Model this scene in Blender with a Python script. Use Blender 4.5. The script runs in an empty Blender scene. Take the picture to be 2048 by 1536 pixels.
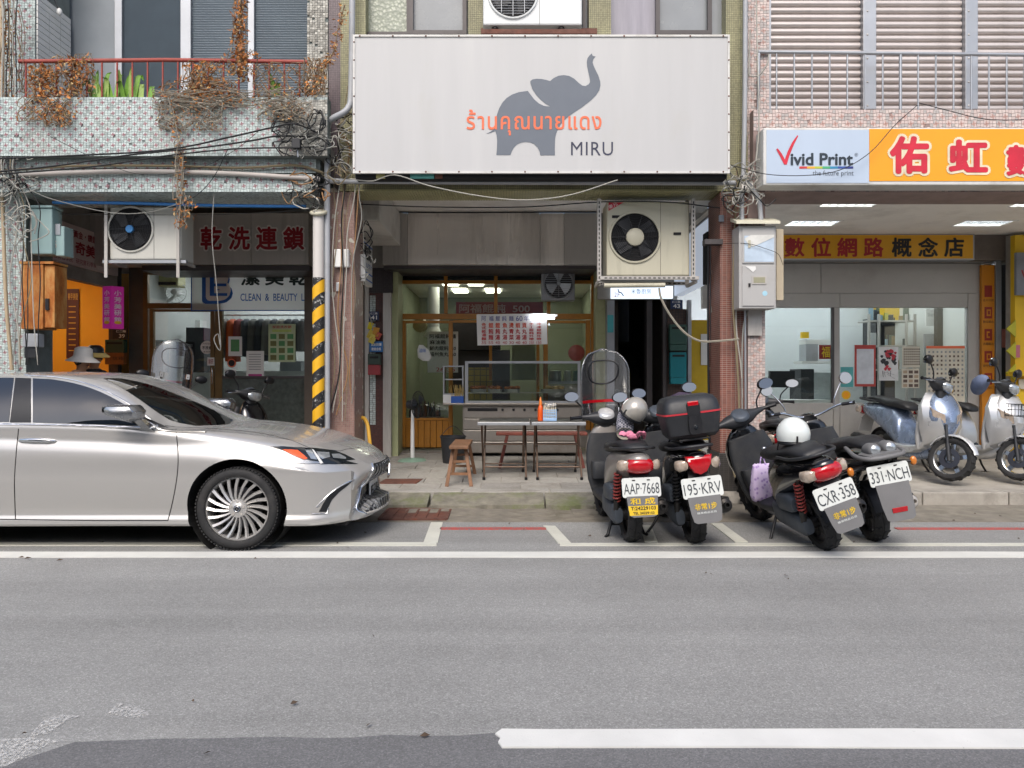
import bpy, bmesh, math, random
from mathutils import Vector, Matrix
random.seed(11)
SC = bpy.context.scene
C = SC.collection
R = math.radians
PI = math.pi
# ---------------------------------------------------------------- camera, sky, sun, exposure
FPX, HOR, CAMZ = 1539.0, 756.0, 1.39          # focal length and horizon of a 2048 px wide picture, eye height
cam_d = bpy.data.cameras.new('camera'); cam = bpy.data.objects.new('camera', cam_d); C.objects.link(cam)
cam_d.sensor_width = 36.0; cam_d.lens = 36.0*FPX/2048.0
cam_d.shift_y = -(768.0-HOR)/2048.0
cam_d.clip_start = 0.05; cam_d.clip_end = 600.0
cam.location = (0, 0, CAMZ); cam.rotation_euler = (R(90), 0, 0)
SC.camera = cam
SUN_EL, SUN_AZ = 48.0, 188.0                  # high, from behind the camera, veiled by cloud
wd = bpy.data.worlds.new("World"); SC.world = wd; wd.use_nodes = True
nt = wd.node_tree; bg = nt.nodes['Background']
sky = nt.nodes.new('ShaderNodeTexSky'); sky.sky_type = 'NISHITA'; sky.sun_disc = False
sky.sun_elevation = R(SUN_EL); sky.sun_rotation = R(SUN_AZ)
sky.air_density = 1.0; sky.dust_density = 3.5; sky.ozone_density = 1.0
nt.links.new(sky.outputs[0], bg.inputs[0]); bg.inputs[1].default_value = 0.15
sun_d = bpy.data.lights.new('sun', 'SUN'); sun_d.energy = 1.5; sun_d.angle = R(30); sun_d.color = (1.0, 0.965, 0.92)
sun = bpy.data.objects.new('sun', sun_d); C.objects.link(sun)
sv = Vector((math.sin(R(SUN_AZ))*math.cos(R(SUN_EL)), math.cos(R(SUN_AZ))*math.cos(R(SUN_EL)), math.sin(R(SUN_EL))))
sun.rotation_euler = sv.to_track_quat('Z', 'Y').to_euler()
SC.view_settings.view_transform = 'Standard'; SC.view_settings.look = 'None'
SC.view_settings.gamma = 1.0; SC.view_settings.use_curve_mapping = False
SC.view_settings.exposure = 0.52
SC.cycles.use_denoising = True
SC.cycles.max_bounces = 7; SC.cycles.diffuse_bounces = 4; SC.cycles.glossy_bounces = 4
SC.cycles.transparent_max_bounces = 16; SC.cycles.transmission_bounces = 4
SC.cycles.sample_clamp_indirect = 4.0

# ---------------------------------------------------------------- helpers
def X(px, d): return (px-1024.0)/FPX*d        # where a line of sight meets the plane at depth d
def Z(py, d): return CAMZ+(HOR-py)/FPX*d
def W(px, py, d): return Vector((X(px, d), d, Z(py, d)))
def hx(s):
    s = s.lstrip('#'); o = []
    for i in (0, 2, 4):
        c = int(s[i:i+2], 16)/255.0
        o.append(c/12.92 if c <= .04045 else ((c+.055)/1.055)**2.4)
    return tuple(o)

class NT:
    def __init__(s, name):
        s.m = bpy.data.materials.new(name); s.m.use_nodes = True
        s.t = s.m.node_tree; s.b = s.t.nodes['Principled BSDF']; s.out = s.t.nodes['Material Output']
    def n(s, ty, **kw):
        n = s.t.nodes.new('ShaderNode'+ty)
        for k, v in kw.items():
            if k.startswith('i_'):
                key = k[2:]
                n.inputs[int(key) if key.isdigit() else key.replace('_', ' ')].default_value = v
            else: setattr(n, k, v)
        return n
    def l(s, a, b): s.t.links.new(a, b)
    def math(s, op, a, b=None):
        n = s.n('Math', operation=op)
        for i, v in enumerate((a, b)):
            if v is None: continue
            if isinstance(v, (int, float)): n.inputs[i].default_value = v
            else: s.l(v, n.inputs[i])
        return n.outputs[0]
    def coord(s, kind='Object', scale=(1, 1, 1), rot=(0, 0, 0)):
        tc = s.n('TexCoord'); mp = s.n('Mapping'); mp.inputs['Scale'].default_value = scale; mp.inputs['Rotation'].default_value = rot
        s.l(tc.outputs[kind], mp.inputs[0]); return mp.outputs[0]
    def noise(s, v, scale, detail=4, rough=.6):
        n = s.n('TexNoise', i_Scale=scale, i_Detail=detail, i_Roughness=rough); s.l(v, n.inputs['Vector']); return n.outputs[0]
    def ramp(s, fac, stops):
        r = s.n('ValToRGB'); e = r.color_ramp.elements
        while len(e) < len(stops): e.new(.5)
        for k, (p, c) in enumerate(stops):
            e[k].position = p; e[k].color = (*c, 1) if len(c) == 3 else c
        s.l(fac, r.inputs[0]); return r.outputs[0]
    def mix(s, f, a, b, blend='MIX'):
        m = s.n('MixRGB', blend_type=blend)
        for i, v in enumerate((f, a, b)):
            if isinstance(v, (int, float)): m.inputs[i].default_value = v
            elif isinstance(v, tuple): m.inputs[i].default_value = (*v, 1) if len(v) == 3 else v
            else: s.l(v, m.inputs[i])
        return m.outputs[0]
    def bump(s, h, strength=.3, dist=.01):
        b = s.n('Bump', i_Strength=strength, i_Distance=dist); s.l(h, b.inputs['Height']); s.l(b.outputs[0], s.b.inputs['Normal'])
    def set(s, col=None, rough=None, metal=None, spec=None, coat=None):
        for k, v in (('Base Color', col), ('Roughness', rough), ('Metallic', metal), ('Specular IOR Level', spec), ('Coat Weight', coat)):
            if v is None: continue
            if isinstance(v, (int, float)): s.b.inputs[k].default_value = v
            elif isinstance(v, tuple): s.b.inputs[k].default_value = (*v, 1)
            else: s.l(v, s.b.inputs[k])

_M = {}
def M(name, col='#808080', rough=.55, metal=0, var=.18, scale=5, bump=0, bscale=80, spec=.5, coat=0, dirt=None, dscale=3, damt=.5, streak=False):
    """a painted / bare surface with uneven tone, optional patches of dirt and fine relief"""
    if name in _M: return _M[name]
    t = NT(name); c = hx(col) if isinstance(col, str) else col
    v = t.coord('Object', (1, 1, .12) if streak else (1, 1, 1))
    f = t.noise(v, scale, 5)
    lo = tuple(max(0, x*(1-var)) for x in c); hi = tuple(min(1, x*(1+var)) for x in c)
    cc = t.ramp(f, [(.3, lo), (.7, hi)])
    if dirt:
        g = t.ramp(t.noise(v, dscale, 8, .7), [(.5, (0, 0, 0)), (.68, (damt,)*3)])
        cc = t.mix(g, cc, hx(dirt))
    t.set(cc, None, metal, spec, coat)
    r = t.math('ADD', t.math('MULTIPLY', t.noise(v, scale*2.3, 3), .25), rough-.125)
    t.l(r, t.b.inputs['Roughness'])
    if bump: t.bump(t.noise(t.coord(), bscale, 3), bump, .004)
    _M[name] = t.m; return t.m
def EM(name, col, strength):
    if name in _M: return _M[name]
    t = NT(name); c = hx(col); t.set(c, .6)
    t.b.inputs['Emission Color'].default_value = (*c, 1); t.b.inputs['Emission Strength'].default_value = strength
    _M[name] = t.m; return t.m
def GLASS(name, tint=(.9, .95, .93), refl=1.0, rough=.015, alpha_fog=0.0, fog=(.6, .65, .65)):
    if name in _M: return _M[name]
    t = NT(name); t.t.nodes.remove(t.b)
    tr = t.n('BsdfTransparent'); tr.inputs[0].default_value = (*tint, 1)
    gl = t.n('BsdfGlossy'); gl.inputs['Roughness'].default_value = rough; gl.inputs[0].default_value = (refl, refl, refl, 1)
    fr = t.n('Fresnel', i_IOR=1.52); mx = t.n('MixShader'); t.l(fr.outputs[0], mx.inputs[0])
    src = tr.outputs[0]
    if alpha_fog:
        df = t.n('BsdfDiffuse'); df.inputs[0].default_value = (*fog, 1); m2 = t.n('MixShader'); m2.inputs[0].default_value = alpha_fog
        t.l(tr.outputs[0], m2.inputs[1]); t.l(df.outputs[0], m2.inputs[2]); src = m2.outputs[0]
    t.l(src, mx.inputs[1]); t.l(gl.outputs[0], mx.inputs[2]); t.l(mx.outputs[0], t.out.inputs[0])
    _M[name] = t.m; return t.m

OFF = {}
class MB:
    """collects shapes; build() links them as one mesh object"""
    def __init__(s, T=None): s.v = []; s.f = []; s.m = []; s.T = T
    def add(s, vs, fs, mi=0):
        k = len(s.v)
        vs = [Vector(v) for v in vs]
        if s.T is not None: vs = [s.T @ v for v in vs]
        s.v += vs
        for f in fs: s.f.append([k+i for i in f]); s.m.append(mi)
        return s
    def box(s, x0, x1, y0, y1, z0, z1, mi=0):
        return s.add([(x, y, z) for z in (z0, z1) for y in (y0, y1) for x in (x0, x1)],
                     [(0, 2, 3, 1), (4, 5, 7, 6), (0, 1, 5, 4), (1, 3, 7, 5), (3, 2, 6, 7), (2, 0, 4, 6)], mi)
    def obox(s, c, size, rot=(0, 0, 0), mi=0):
        m = Matrix.Translation(c) @ (Matrix.Rotation(rot[2], 4, 'Z') @ Matrix.Rotation(rot[1], 4, 'Y') @ Matrix.Rotation(rot[0], 4, 'X'))
        a, b, d = [q/2 for q in size]
        vs = [m @ Vector((x, y, z)) for z in (-d, d) for y in (-b, b) for x in (-a, a)]
        return s.add(vs, [(0, 2, 3, 1), (4, 5, 7, 6), (0, 1, 5, 4), (1, 3, 7, 5), (3, 2, 6, 7), (2, 0, 4, 6)], mi)
    def quad(s, a, b, c, d, mi=0): return s.add([a, b, c, d], [(0, 1, 2, 3)], mi)
    def bar(s, p0, p1, w, h, up=(0, 0, 1), mi=0):
        p0, p1 = Vector(p0), Vector(p1); ax = (p1-p0).normalized(); up = Vector(up)
        if abs(ax.dot(up)) > .98: up = Vector((0, 1, 0))
        u = ax.cross(up).normalized(); v = u.cross(ax)
        vs = [p+u*a*w/2+v*b*h/2 for p in (p0, p1) for a, b in ((-1, -1), (1, -1), (1, 1), (-1, 1))]
        return s.add(vs, [(0, 1, 2, 3), (7, 6, 5, 4), (0, 4, 5, 1), (1, 5, 6, 2), (2, 6, 7, 3), (3, 7, 4, 0)], mi)
    def tube(s, pts, r, n=8, mi=0, closed=False, cap=True, flat=None):
        pts = [Vector(p) for p in pts]; N = len(pts); rs = r if isinstance(r, (list, tuple)) else [r]*N
        rings = []; u = None
        for i, p in enumerate(pts):
            if closed: t = pts[(i+1) % N]-pts[i-1]
            else: t = pts[min(i+1, N-1)]-pts[max(i-1, 0)]
            if t.length < 1e-9: t = Vector((0, 0, 1))
            t.normalize()
            if u is None:
                a = Vector((0, 0, 1)) if abs(t.z) < .9 else Vector((1, 0, 0))
                u = t.cross(a).normalized()
            else:
                u = u-t*u.dot(t)
                u = u.normalized() if u.length > 1e-6 else t.orthogonal().normalized()
            w = t.cross(u)
            rings.append([p+(u*math.cos(2*PI*k/n)+w*math.sin(2*PI*k/n)*(flat or 1))*rs[i] for k in range(n)])
        return s.loft(rings, mi=mi, cap=cap and not closed, loop=closed)
    def loft(s, rings, mi=0, cap=True, loop=False, ringclosed=True):
        n = len(rings[0]); vs = [v for r in rings for v in r]; fs = []
        m = len(rings)
        for i in range(m if loop else m-1):
            a, b = i*n, ((i+1) % m)*n
            for k in range(n if ringclosed else n-1):
                k2 = (k+1) % n; fs.append((a+k, a+k2, b+k2, b+k))
        if cap: fs.append(tuple(range(n-1, -1, -1))); fs.append(tuple((m-1)*n+k for k in range(n)))
        return s.add(vs, fs, mi)
    def grid(s, rows, mi=0): return s.loft(rows, mi, cap=False, ringclosed=False)
    def lathe(s, prof, n=24, o=(0, 0, 0), axis=(0, 0, 1), mi=0, cap=False, loop=False):
        o = Vector(o); a = Vector(axis).normalized(); u = a.orthogonal().normalized(); w = a.cross(u)
        rings = [[o+a*h+(u*math.cos(2*PI*k/n)+w*math.sin(2*PI*k/n))*r for k in range(n)] for r, h in prof]
        return s.loft(rings, mi, cap=cap, loop=loop)
    def cyl(s, p0, p1, r, n=16, mi=0): return s.tube([p0, p1], r, n, mi)
    def sup(s, secs, n=16, mi=0, cap=True, axis='x'):
        """loft of super-ellipse sections: (pos, c1, c2, r1, r2, exponent); axis x: c = (y, z); axis z: c = (x, y); axis y: c = (x, z)"""
        rings = []
        for q in secs:
            p, c1, c2, r1, r2 = q[:5]; e = q[5] if len(q) > 5 else 2.6; ring = []
            for k in range(n):
                a = 2*PI*(k+.5)/n; ca, sa = math.cos(a), math.sin(a)
                x1 = c1+math.copysign(abs(ca)**(2/e), ca)*r1; x2 = c2+math.copysign(abs(sa)**(2/e), sa)*r2
                ring.append(Vector((p, x1, x2)) if axis == 'x' else Vector((x1, x2, p)) if axis == 'z' else Vector((x1, p, x2)))
            rings.append(ring)
        return s.loft(rings, mi, cap)
    def ell(s, c, r, nu=16, nv=10, mi=0, zmin=-1.0):
        c = Vector(c); prof = []
        for j in range(nv+1):
            a = -PI/2+PI*j/nv
            if math.sin(a) < zmin-1e-6: continue
            prof.append((max(.001, math.cos(a)), math.sin(a)))
        rings = [[c+Vector((r[0]*q*math.cos(2*PI*k/nu), r[1]*q*math.sin(2*PI*k/nu), r[2]*h)) for k in range(nu)] for q, h in prof]
        return s.loft(rings, mi, cap=True)
    def prism(s, poly, y0, y1, mi=0):
        """polygon in x-z pushed from y0 (front) to y1"""
        n = len(poly); vs = [(x, y0, z) for x, z in poly]+[(x, y1, z) for x, z in poly]
        fs = [tuple(range(n)), tuple(range(2*n-1, n-1, -1))]+[(i, i+n, (i+1) % n+n, (i+1) % n) for i in range(n)]
        return s.add(vs, fs, mi)
    def slab(s, poly, z0, z1, mi=0):
        """polygon in x-y raised from z0 to z1"""
        n = len(poly); vs = [(x, y, z1) for x, y in poly]+[(x, y, z0) for x, y in poly]
        fs = [tuple(range(n)), tuple(range(2*n-1, n-1, -1))]+[(i, i+n, (i+1) % n+n, (i+1) % n) for i in range(n)]
        return s.add(vs, fs, mi)
    def build(s, name, mats, parent=None, smooth=None, bev=0, sub=0, **tags):
        me = bpy.data.meshes.new(name)
        if parent is not None: off = OFF.get(parent.name, Vector((0, 0, 0)))
        else:
            xs = [v.x for v in s.v]; ys = [v.y for v in s.v]; zs = [v.z for v in s.v]
            off = Vector(((min(xs)+max(xs))/2, (min(ys)+max(ys))/2, min(zs)))
        me.from_pydata([v-off for v in s.v], [], s.f)
        mats = mats if isinstance(mats, (list, tuple)) else [mats]
        for m in mats: me.materials.append(m)
        if len(mats) > 1: me.polygons.foreach_set('material_index', s.m)
        bm = bmesh.new(); bm.from_mesh(me); bmesh.ops.recalc_face_normals(bm, faces=bm.faces); bm.to_mesh(me); bm.free()
        if smooth is not None:
            me.polygons.foreach_set('use_smooth', [True]*len(me.polygons))
            if smooth < 170: me.set_sharp_from_angle(angle=R(smooth))
        me.update()
        o = bpy.data.objects.new(name, me); C.objects.link(o)
        if parent is not None: o.parent = parent; OFF[o.name] = off.copy()
        else: o.location = off; OFF[o.name] = off.copy()
        if bev:
            b = o.modifiers.new('edge', 'BEVEL'); b.width = bev; b.segments = 2; b.limit_method = 'ANGLE'; b.angle_limit = R(40)
        if sub:
            q = o.modifiers.new('smooth', 'SUBSURF'); q.levels = sub; q.render_levels = sub
        tag(o, **tags)
        return o
def tag(o, label=None, cat=None, group=None, kind=None):
    if label: o['label'] = label
    if cat: o['category'] = cat
    if group: o['group'] = group
    if kind: o['kind'] = kind
    return o
def thing(name, loc, label, cat, group=None, rot=None, local=False):
    o = bpy.data.objects.new(name, None); C.objects.link(o); o.empty_display_size = .1
    o.location = loc
    if rot is not None: o.rotation_euler = rot
    OFF[o.name] = Vector((0, 0, 0)) if local else Vector(loc)
    return tag(o, label, cat, group)
def share(o, name, parent, T, kind=None):
    """another piece with the same mesh"""
    c = bpy.data.objects.new(name, o.data); C.objects.link(c); c.parent = parent
    c.matrix_local = T; OFF[c.name] = OFF[o.name]
    return c
def wbox(px0, py0, px1, py1, d, dep, name, mats, parent=None, bev=0, **t):
    """a box whose front face, at depth d, spans the given lines of sight"""
    return MB().box(X(px0, d), X(px1, d), d, d+dep, Z(py1, d), Z(py0, d)).build(name, mats, parent, bev=bev, **t)

def text_mesh(s, bold=0.0, res=3, shear=0.0, space=1.0):
    cu = bpy.data.curves.new('text', 'FONT'); cu.body = s; cu.offset = bold; cu.resolution_u = res; cu.shear = shear; cu.space_character = space
    o = bpy.data.objects.new('text', cu); C.objects.link(o)
    dg = bpy.context.evaluated_depsgraph_get(); me = bpy.data.meshes.new_from_object(o.evaluated_get(dg))
    bpy.data.objects.remove(o); bpy.data.curves.remove(cu)
    vs = [tuple(v.co) for v in me.vertices]; fs = [tuple(p.vertices) for p in me.polygons]
    bpy.data.meshes.remove(me); return vs, fs
_TX = {}
def letters(s, o, u, v, w, h, mat, parent, bold=0.0, name='lettering', lift=.003, res=3, shear=0.0, keep=False, mb=None, space=1.0):
    """flat lettering filling the box with corner o and sides u*w, v*h (u x v points at the reader)"""
    key = (s, 0.0, res, shear, space)
    if key not in _TX: _TX[key] = text_mesh(*key)
    vs, fs = _TX[key]
    if not vs: return None
    x0 = min(a[0] for a in vs); x1 = max(a[0] for a in vs); y0 = min(a[1] for a in vs); y1 = max(a[1] for a in vs)
    o, u, v = Vector(o), Vector(u).normalized(), Vector(v).normalized(); nrm = u.cross(v)
    bold = max(0, bold); b2 = 2*bold
    sx = w/max(1e-6, x1-x0+b2); sy = h/max(1e-6, y1-y0+b2); ox = oy = 0
    if keep:
        k = min(sx, sy); ox = (w-k*(x1-x0+b2))/2; oy = (h-k*(y1-y0+b2))/2; sx = sy = k
    b = MB() if mb is None else mb
    n = 1 if not bold else (8 if bold < .06 else 14)      # heavier weights: the strokes laid side by side, a hair apart in depth
    for k in range(n):
        dx = dy = 0
        if n > 1: dx, dy = math.cos(2*PI*k/n)*bold, math.sin(2*PI*k/n)*bold
        b.add([o+u*(ox+(a[0]-x0+bold+dx)*sx)+v*(oy+(a[1]-y0+bold+dy)*sy)+nrm*(lift+.00012*k) for a in vs], fs)
    if mb is not None: return None
    return b.build(name, mat, parent)
def wtext(s, px0, py0, px1, py1, d, mat, parent, **k):
    """lettering on a plane facing the street at depth d"""
    return letters(s, (X(px0, d), d, Z(py1, d)), (1, 0, 0), (0, 0, 1), X(px1, d)-X(px0, d), Z(py0, d)-Z(py1, d), mat, parent, **k)
def curve3(pts, n=6):
    """smooth path through points"""
    P = [Vector(p) for p in pts]
    if len(P) < 3: return P
    Q = [P[0]*2-P[1]]+P+[P[-1]*2-P[-2]]; out = []
    for i in range(1, len(Q)-2):
        a, b, c, d = Q[i-1:i+3]
        for k in range(n):
            t = k/n
            out.append(.5*((2*b)+(c-a)*t+(2*a-5*b+4*c-d)*t*t+(3*b-a-3*c+d)*t**3))
    out.append(P[-1]); return out
# ---------------------------------------------------------------- materials of the setting
def TILE(name, c1, c2, grout, w, h, bump=.5, offset=.0, rough=.45, dirt='#4a443c', damt=.6, miss=0.0, misscol='#b9b4a6', dsc=1.3):
    t = NT(name); tc = t.n('TexCoord'); sp = t.n('SeparateXYZ'); t.l(tc.outputs['Object'], sp.inputs[0])
    cb = t.n('CombineXYZ'); t.l(t.math('ADD', sp.outputs[0], sp.outputs[1]), cb.inputs[0]); t.l(sp.outputs[2], cb.inputs[1])
    b = t.n('TexBrick', offset=offset, squash=1.0, i_Scale=1.0, i_Mortar_Size=min(w, h)*.09, i_Mortar_Smooth=.2, i_Bias=0.0, i_Brick_Width=w, i_Row_Height=h)
    b.inputs['Color1'].default_value = (*hx(c1), 1); b.inputs['Color2'].default_value = (*hx(c2), 1); b.inputs['Mortar'].default_value = (*hx(grout), 1)
    t.l(cb.outputs[0], b.inputs['Vector'])
    col = b.outputs[0]
    if miss:
        vo = t.n('TexVoronoi', i_Scale=1.0); mp = t.n('Mapping'); mp.inputs['Scale'].default_value = (.5/w, .5/h, 1); t.l(cb.outputs[0], mp.inputs[0]); t.l(mp.outputs[0], vo.inputs['Vector'])
        sc_ = t.n('SeparateColor'); t.l(vo.outputs['Color'], sc_.inputs[0])
        col = t.mix(t.ramp(sc_.outputs[0], [(1-miss-.01, (0, 0, 0)), (1-miss, (1, 1, 1))]), col, hx(misscol))
    nz = t.coord('Object', (1, 1, .35))
    col = t.mix(t.ramp(t.noise(nz, dsc, 8, .7), [(.42, (0, 0, 0)), (.75, (damt,)*3)]), col, hx(dirt))
    t.set(col, rough); t.bump(t.math('SUBTRACT', 1.0, b.outputs['Fac']), bump, .004)
    _M[name] = t.m; return t.m
def asphalt(name, base, fleck, amt):
    t = NT(name); v = t.coord('Object'); c = hx(base)
    big = t.ramp(t.noise(v, .55, 6, .65), [(.3, tuple(x*.86 for x in c)), (.7, tuple(x*1.12 for x in c))])
    mid = t.noise(v, 70, 2); vo = t.n('TexVoronoi', i_Scale=170.0); t.l(v, vo.inputs['Vector'])
    sep = t.n('SeparateColor'); t.l(vo.outputs['Color'], sep.inputs[0])
    sp = t.ramp(sep.outputs[0], [(.0, (.74,)*3), (.55, (.95,)*3), (.86, (1.1,)*3), (.97, (amt,)*3)])
    col = t.mix(1.0, big, sp, 'MULTIPLY')
    lanes = t.ramp(t.noise(t.coord('Object', (.05, 1.1, 1)), 1.6, 4, .6), [(.32, (.86,)*3), (.68, (1.07,)*3)]); col = t.mix(1.0, col, lanes, 'MULTIPLY')
    drip = t.ramp(t.noise(v, 1.7, 9, .85), [(.30, (.72,)*3), (.36, (1.0,)*3)]); col = t.mix(.8, col, drip, 'MULTIPLY')
    col = t.mix(t.ramp(t.noise(v, 3.0, 7, .75), [(.6, (0, 0, 0)), (.8, (.35,)*3)]), col, hx(fleck))
    t.set(col, .82, 0, .35); t.bump(t.math('ADD', t.math('MULTIPLY', vo.outputs['Distance'], 1.0), t.math('MULTIPLY', mid, .5)), .28, .005)
    _M[name] = t.m; return t.m
def paint_line(name, col, under, wear=.55):
    t = NT(name); v = t.coord('Object')
    f = t.ramp(t.noise(v, 45, 6, .8), [(wear, (0, 0, 0)), (wear+.1, (1, 1, 1))])
    g = t.ramp(t.noise(v, 2.2, 5, .6), [(.35, tuple(x*.85 for x in hx(col))), (.7, hx(col))])
    t.set(t.mix(f, g, hx(under)), .7); t.bump(t.noise(v, 120, 3), .3, .004); _M[name] = t.m; return t.m
m_road = asphalt('asphalt', '#8f8f8d', '#a09e99', 1.35)
m_patch = asphalt('dark_asphalt', '#717172', '#7e7e80', 1.3)
m_conc = M('concrete', '#9b968d', .85, 0, .22, 3, .5, 140, dirt='#5d5850', dscale=2.2, damt=.6)
m_gutter = M('gutter_concrete', '#7d776c', .88, 0, .25, 5, .7, 110, dirt='#55503f', dscale=3, damt=.7)
m_moss = M('mossy_concrete', '#7b776b', .9, 0, .3, 9, .9, 90, dirt='#5f6b35', dscale=2.4, damt=.8)
m_paver = M('granite_paver', '#9f9c95', .8, 0, .12, 30, .5, 220, dirt='#6e675d', dscale=2, damt=.5)
m_paver2 = M('granite_paver_grey', '#94918b', .8, 0, .12, 30, .5, 220, dirt='#625c53', dscale=2, damt=.5)
m_white = paint_line('white_road_paint', '#d6d6d0', '#6b6a6b', .62)
m_cream = paint_line('cream_road_paint', '#cacabf', '#6b6a6b', .6)
m_red = paint_line('red_road_paint', '#b0504a', '#6b6a6b', .5)
m_rust = M('rusty_iron', '#6b4a40', .8, .3, .3, 14, .5, 90, dirt='#7a3f2a', dscale=6, damt=.6)
m_black = M('black_plastic', '#15161a', .45, 0, .15, 8)
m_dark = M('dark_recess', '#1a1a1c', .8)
m_stucco = M('grey_render', '#8f8c86', .9, 0, .15, 2, .4, 60, dirt='#5b564f', dscale=1.2, damt=.6)
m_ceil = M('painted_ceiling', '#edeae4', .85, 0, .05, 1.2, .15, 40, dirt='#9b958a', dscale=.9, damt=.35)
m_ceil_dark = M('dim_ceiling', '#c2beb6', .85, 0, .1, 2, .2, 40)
m_grout_l = M('pale_grout', '#6f7775', .9, 0, .2, 6, .3, 80, dirt='#433f38', dscale=2, damt=.7)
m_tw = [M('ceramic_tile_pale', '#bcc8c5', .35, 0, .05, 3, dirt='#9b998f', dscale=1.1, damt=.5),
        M('ceramic_tile_aqua', '#aebab7', .35, 0, .05, 3, dirt='#989489', dscale=1.1, damt=.5),
        M('ceramic_tile_grey', '#9ca6a3', .35, 0, .06, 3, dirt='#8c877c', dscale=1.1, damt=.5)]
m_tr = M('ceramic_tile_red', '#9b7378', .35, 0, .15, 6)
m_ts = [M('stone_tile_a', '#a7a59d', .6, 0, .15, 8, .4, 60, dirt='#55503f', dscale=2.5, damt=.6), M('stone_tile_b', '#8f8d86', .6, 0, .15, 8, .4, 60, dirt='#4b463c', dscale=2.5, damt=.6), M('stone_tile_c', '#bbb9b0', .6, 0, .12, 8, .4, 60)]
m_tp = [M('pink_tile_a', '#bfaea8', .35, 0, .08, 3), M('pink_tile_b', '#a8a19d', .35, 0, .08, 3), M('pink_tile_c', '#c6b8b1', .35, 0, .08, 3)]
m_tpr = M('salmon_tile', '#b08e84', .4, 0, .1, 5)
m_green = TILE('green_mosaic', '#a5a27c', '#908d6c', '#5f5b43', .021, .021, .7, dirt='#4d4838', damt=.75)
m_purple = TILE('plum_mosaic', '#7c6c70', '#6d5f63', '#484245', .02, .02, .6)
m_redtile = TILE('brick_red_mosaic', '#8d4f40', '#784036', '#a89d92', .05, .022, .6, .0, miss=.02)
m_rose = TILE('rose_mosaic', '#98786e', '#866359', '#8d8078', .021, .021, .7, miss=.03, dirt='#5c4a40', damt=.5)
m_blacktile = TILE('black_mosaic', '#2a2a2c', '#1e1e22', '#4b4a48', .05, .022, .5)
m_steel = M('brushed_steel', '#e0dad2', .30, .15, .16, 2, .06, 240, dirt='#6d655b', dscale=1.5, damt=.4, streak=True)
m_steel_d = M('aged_steel', '#b5b1ab', .42, .2, .15, 2, .06, 200, dirt='#4f473d', dscale=2, damt=.5, streak=True)
m_alu = M('window_aluminium', '#a3a6aa', .4, .6, .08, 3)
m_alu_d = M('dark_aluminium', '#4b4747', .45, .4, .1, 3)
m_wood = M('varnished_frame', '#b0741f', .4, 0, .25, 3, .15, 40, dirt='#5c3a12', dscale=3, damt=.5)
m_bronze = M('bronze_frame', '#6d5836', .4, .35, .18, 4)
m_grille = M('pale_green_paint', '#a7ab82', .7, 0, .12, 2, dirt='#6d6a4d', dscale=2, damt=.5)
m_ink = M('black_ink', '#17181b', .6); m_inkred = M('red_ink', '#b5202c', .55); m_inkblue = M('blue_ink', '#1f5fae', .55)
m_whitep = M('white_plastic', '#d9d9d6', .5, 0, .05, 2); m_cream_p = M('cream_enamel', '#b8b4a0', .5, 0, .08, 2.5, dirt='#7d7867', dscale=1.8, damt=.55, streak=True)
m_pvc = M('grey_pvc', '#a2a5a9', .5, 0, .08, 2, dirt='#6f6b63', dscale=2, damt=.4)

# ---------------------------------------------------------------- ground, road and road paint
def S(name, mb, mats, **k):
    k.setdefault('kind', 'structure'); return mb.build(name, mats, **k)
S('ground', MB().box(-120, 120, -90, 120, -.4, -.03), m_conc)
S('road', MB().box(-60, 60, -3.6, 7.42, -.03, 0), m_road)
S('gutter', MB().box(-60, 60, 7.42, 8.45, -.03, .004), m_gutter)
rnd = random.Random(3)
def jag(x0, x1, y, n, amp): return [(x0+(x1-x0)*i/n, y+rnd.uniform(-amp, amp)) for i in range(n+1)]
# the newer dark lane strip next to the camera, its ragged edge rising to the right
edge = [(X(px, 2.9)*1.0, y) for px, y in ((-400, 2.62), (40, 2.70), (95, 2.83), (140, 2.93))]+[(-1.6+.14*i, 2.95+.004*i+rnd.uniform(-.012, .012)) for i in range(1, 26)]+[(60, 3.06)]
S('asphalt_patch', MB().slab([(-60, -1)]+[(-60, 2.6)]+edge+[(60, -1)], -.002, .004), m_patch)
def line(poly, mat, z=.008): return S('road_marking', MB().slab(poly, -.001, z), mat)
line(jag(-60, 60, 5.95, 200, .006)+jag(60, -60, 6.13, 200, .006), m_white)
line([(X(x, y), y) for x, y in ((-3000, 6.36), (873, 6.36), (873, 6.48), (-3000, 6.48))], m_cream)
line([(X(846, 6.45), 6.485), (X(874, 6.42), 6.485), (X(882, 7.2), 7.38), (X(858, 7.2), 7.38)], m_cream)
line([(X(x, y), y) for x, y in ((1120, 6.36), (3300, 6.36), (3300, 6.45), (1120, 6.45))], m_cream)
line([(X(1117, 6.4), 6.455), (X(1143, 6.4), 6.455), (X(1111, 7.15), 7.2), (X(1087, 7.15), 7.22)], m_cream)
for xa, xb, ya, yb in ((1288, 1318, 1052, 1088), (1430, 1500, 1048, 1088), (1650, 1712, 1050, 1090)):
    d0, d1 = 2139/(yb-HOR), 2139/(ya-HOR)
    line([(X(xb-26, d0), d0+.06), (X(xb, d0), d0+.06), (X(xa+14, d1), d1), (X(xa-8, d1), d1)], m_cream)
line(jag(X(880, 7.1), X(1092, 7.1), 7.04, 14, .006)+jag(X(1092, 7.1), X(880, 7.1), 7.13, 14, .006), m_red)
line(jag(X(1790, 7.1), 20, 7.04, 60, .006)+jag(20, X(1790, 7.1), 7.12, 60, .006), m_red)
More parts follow.
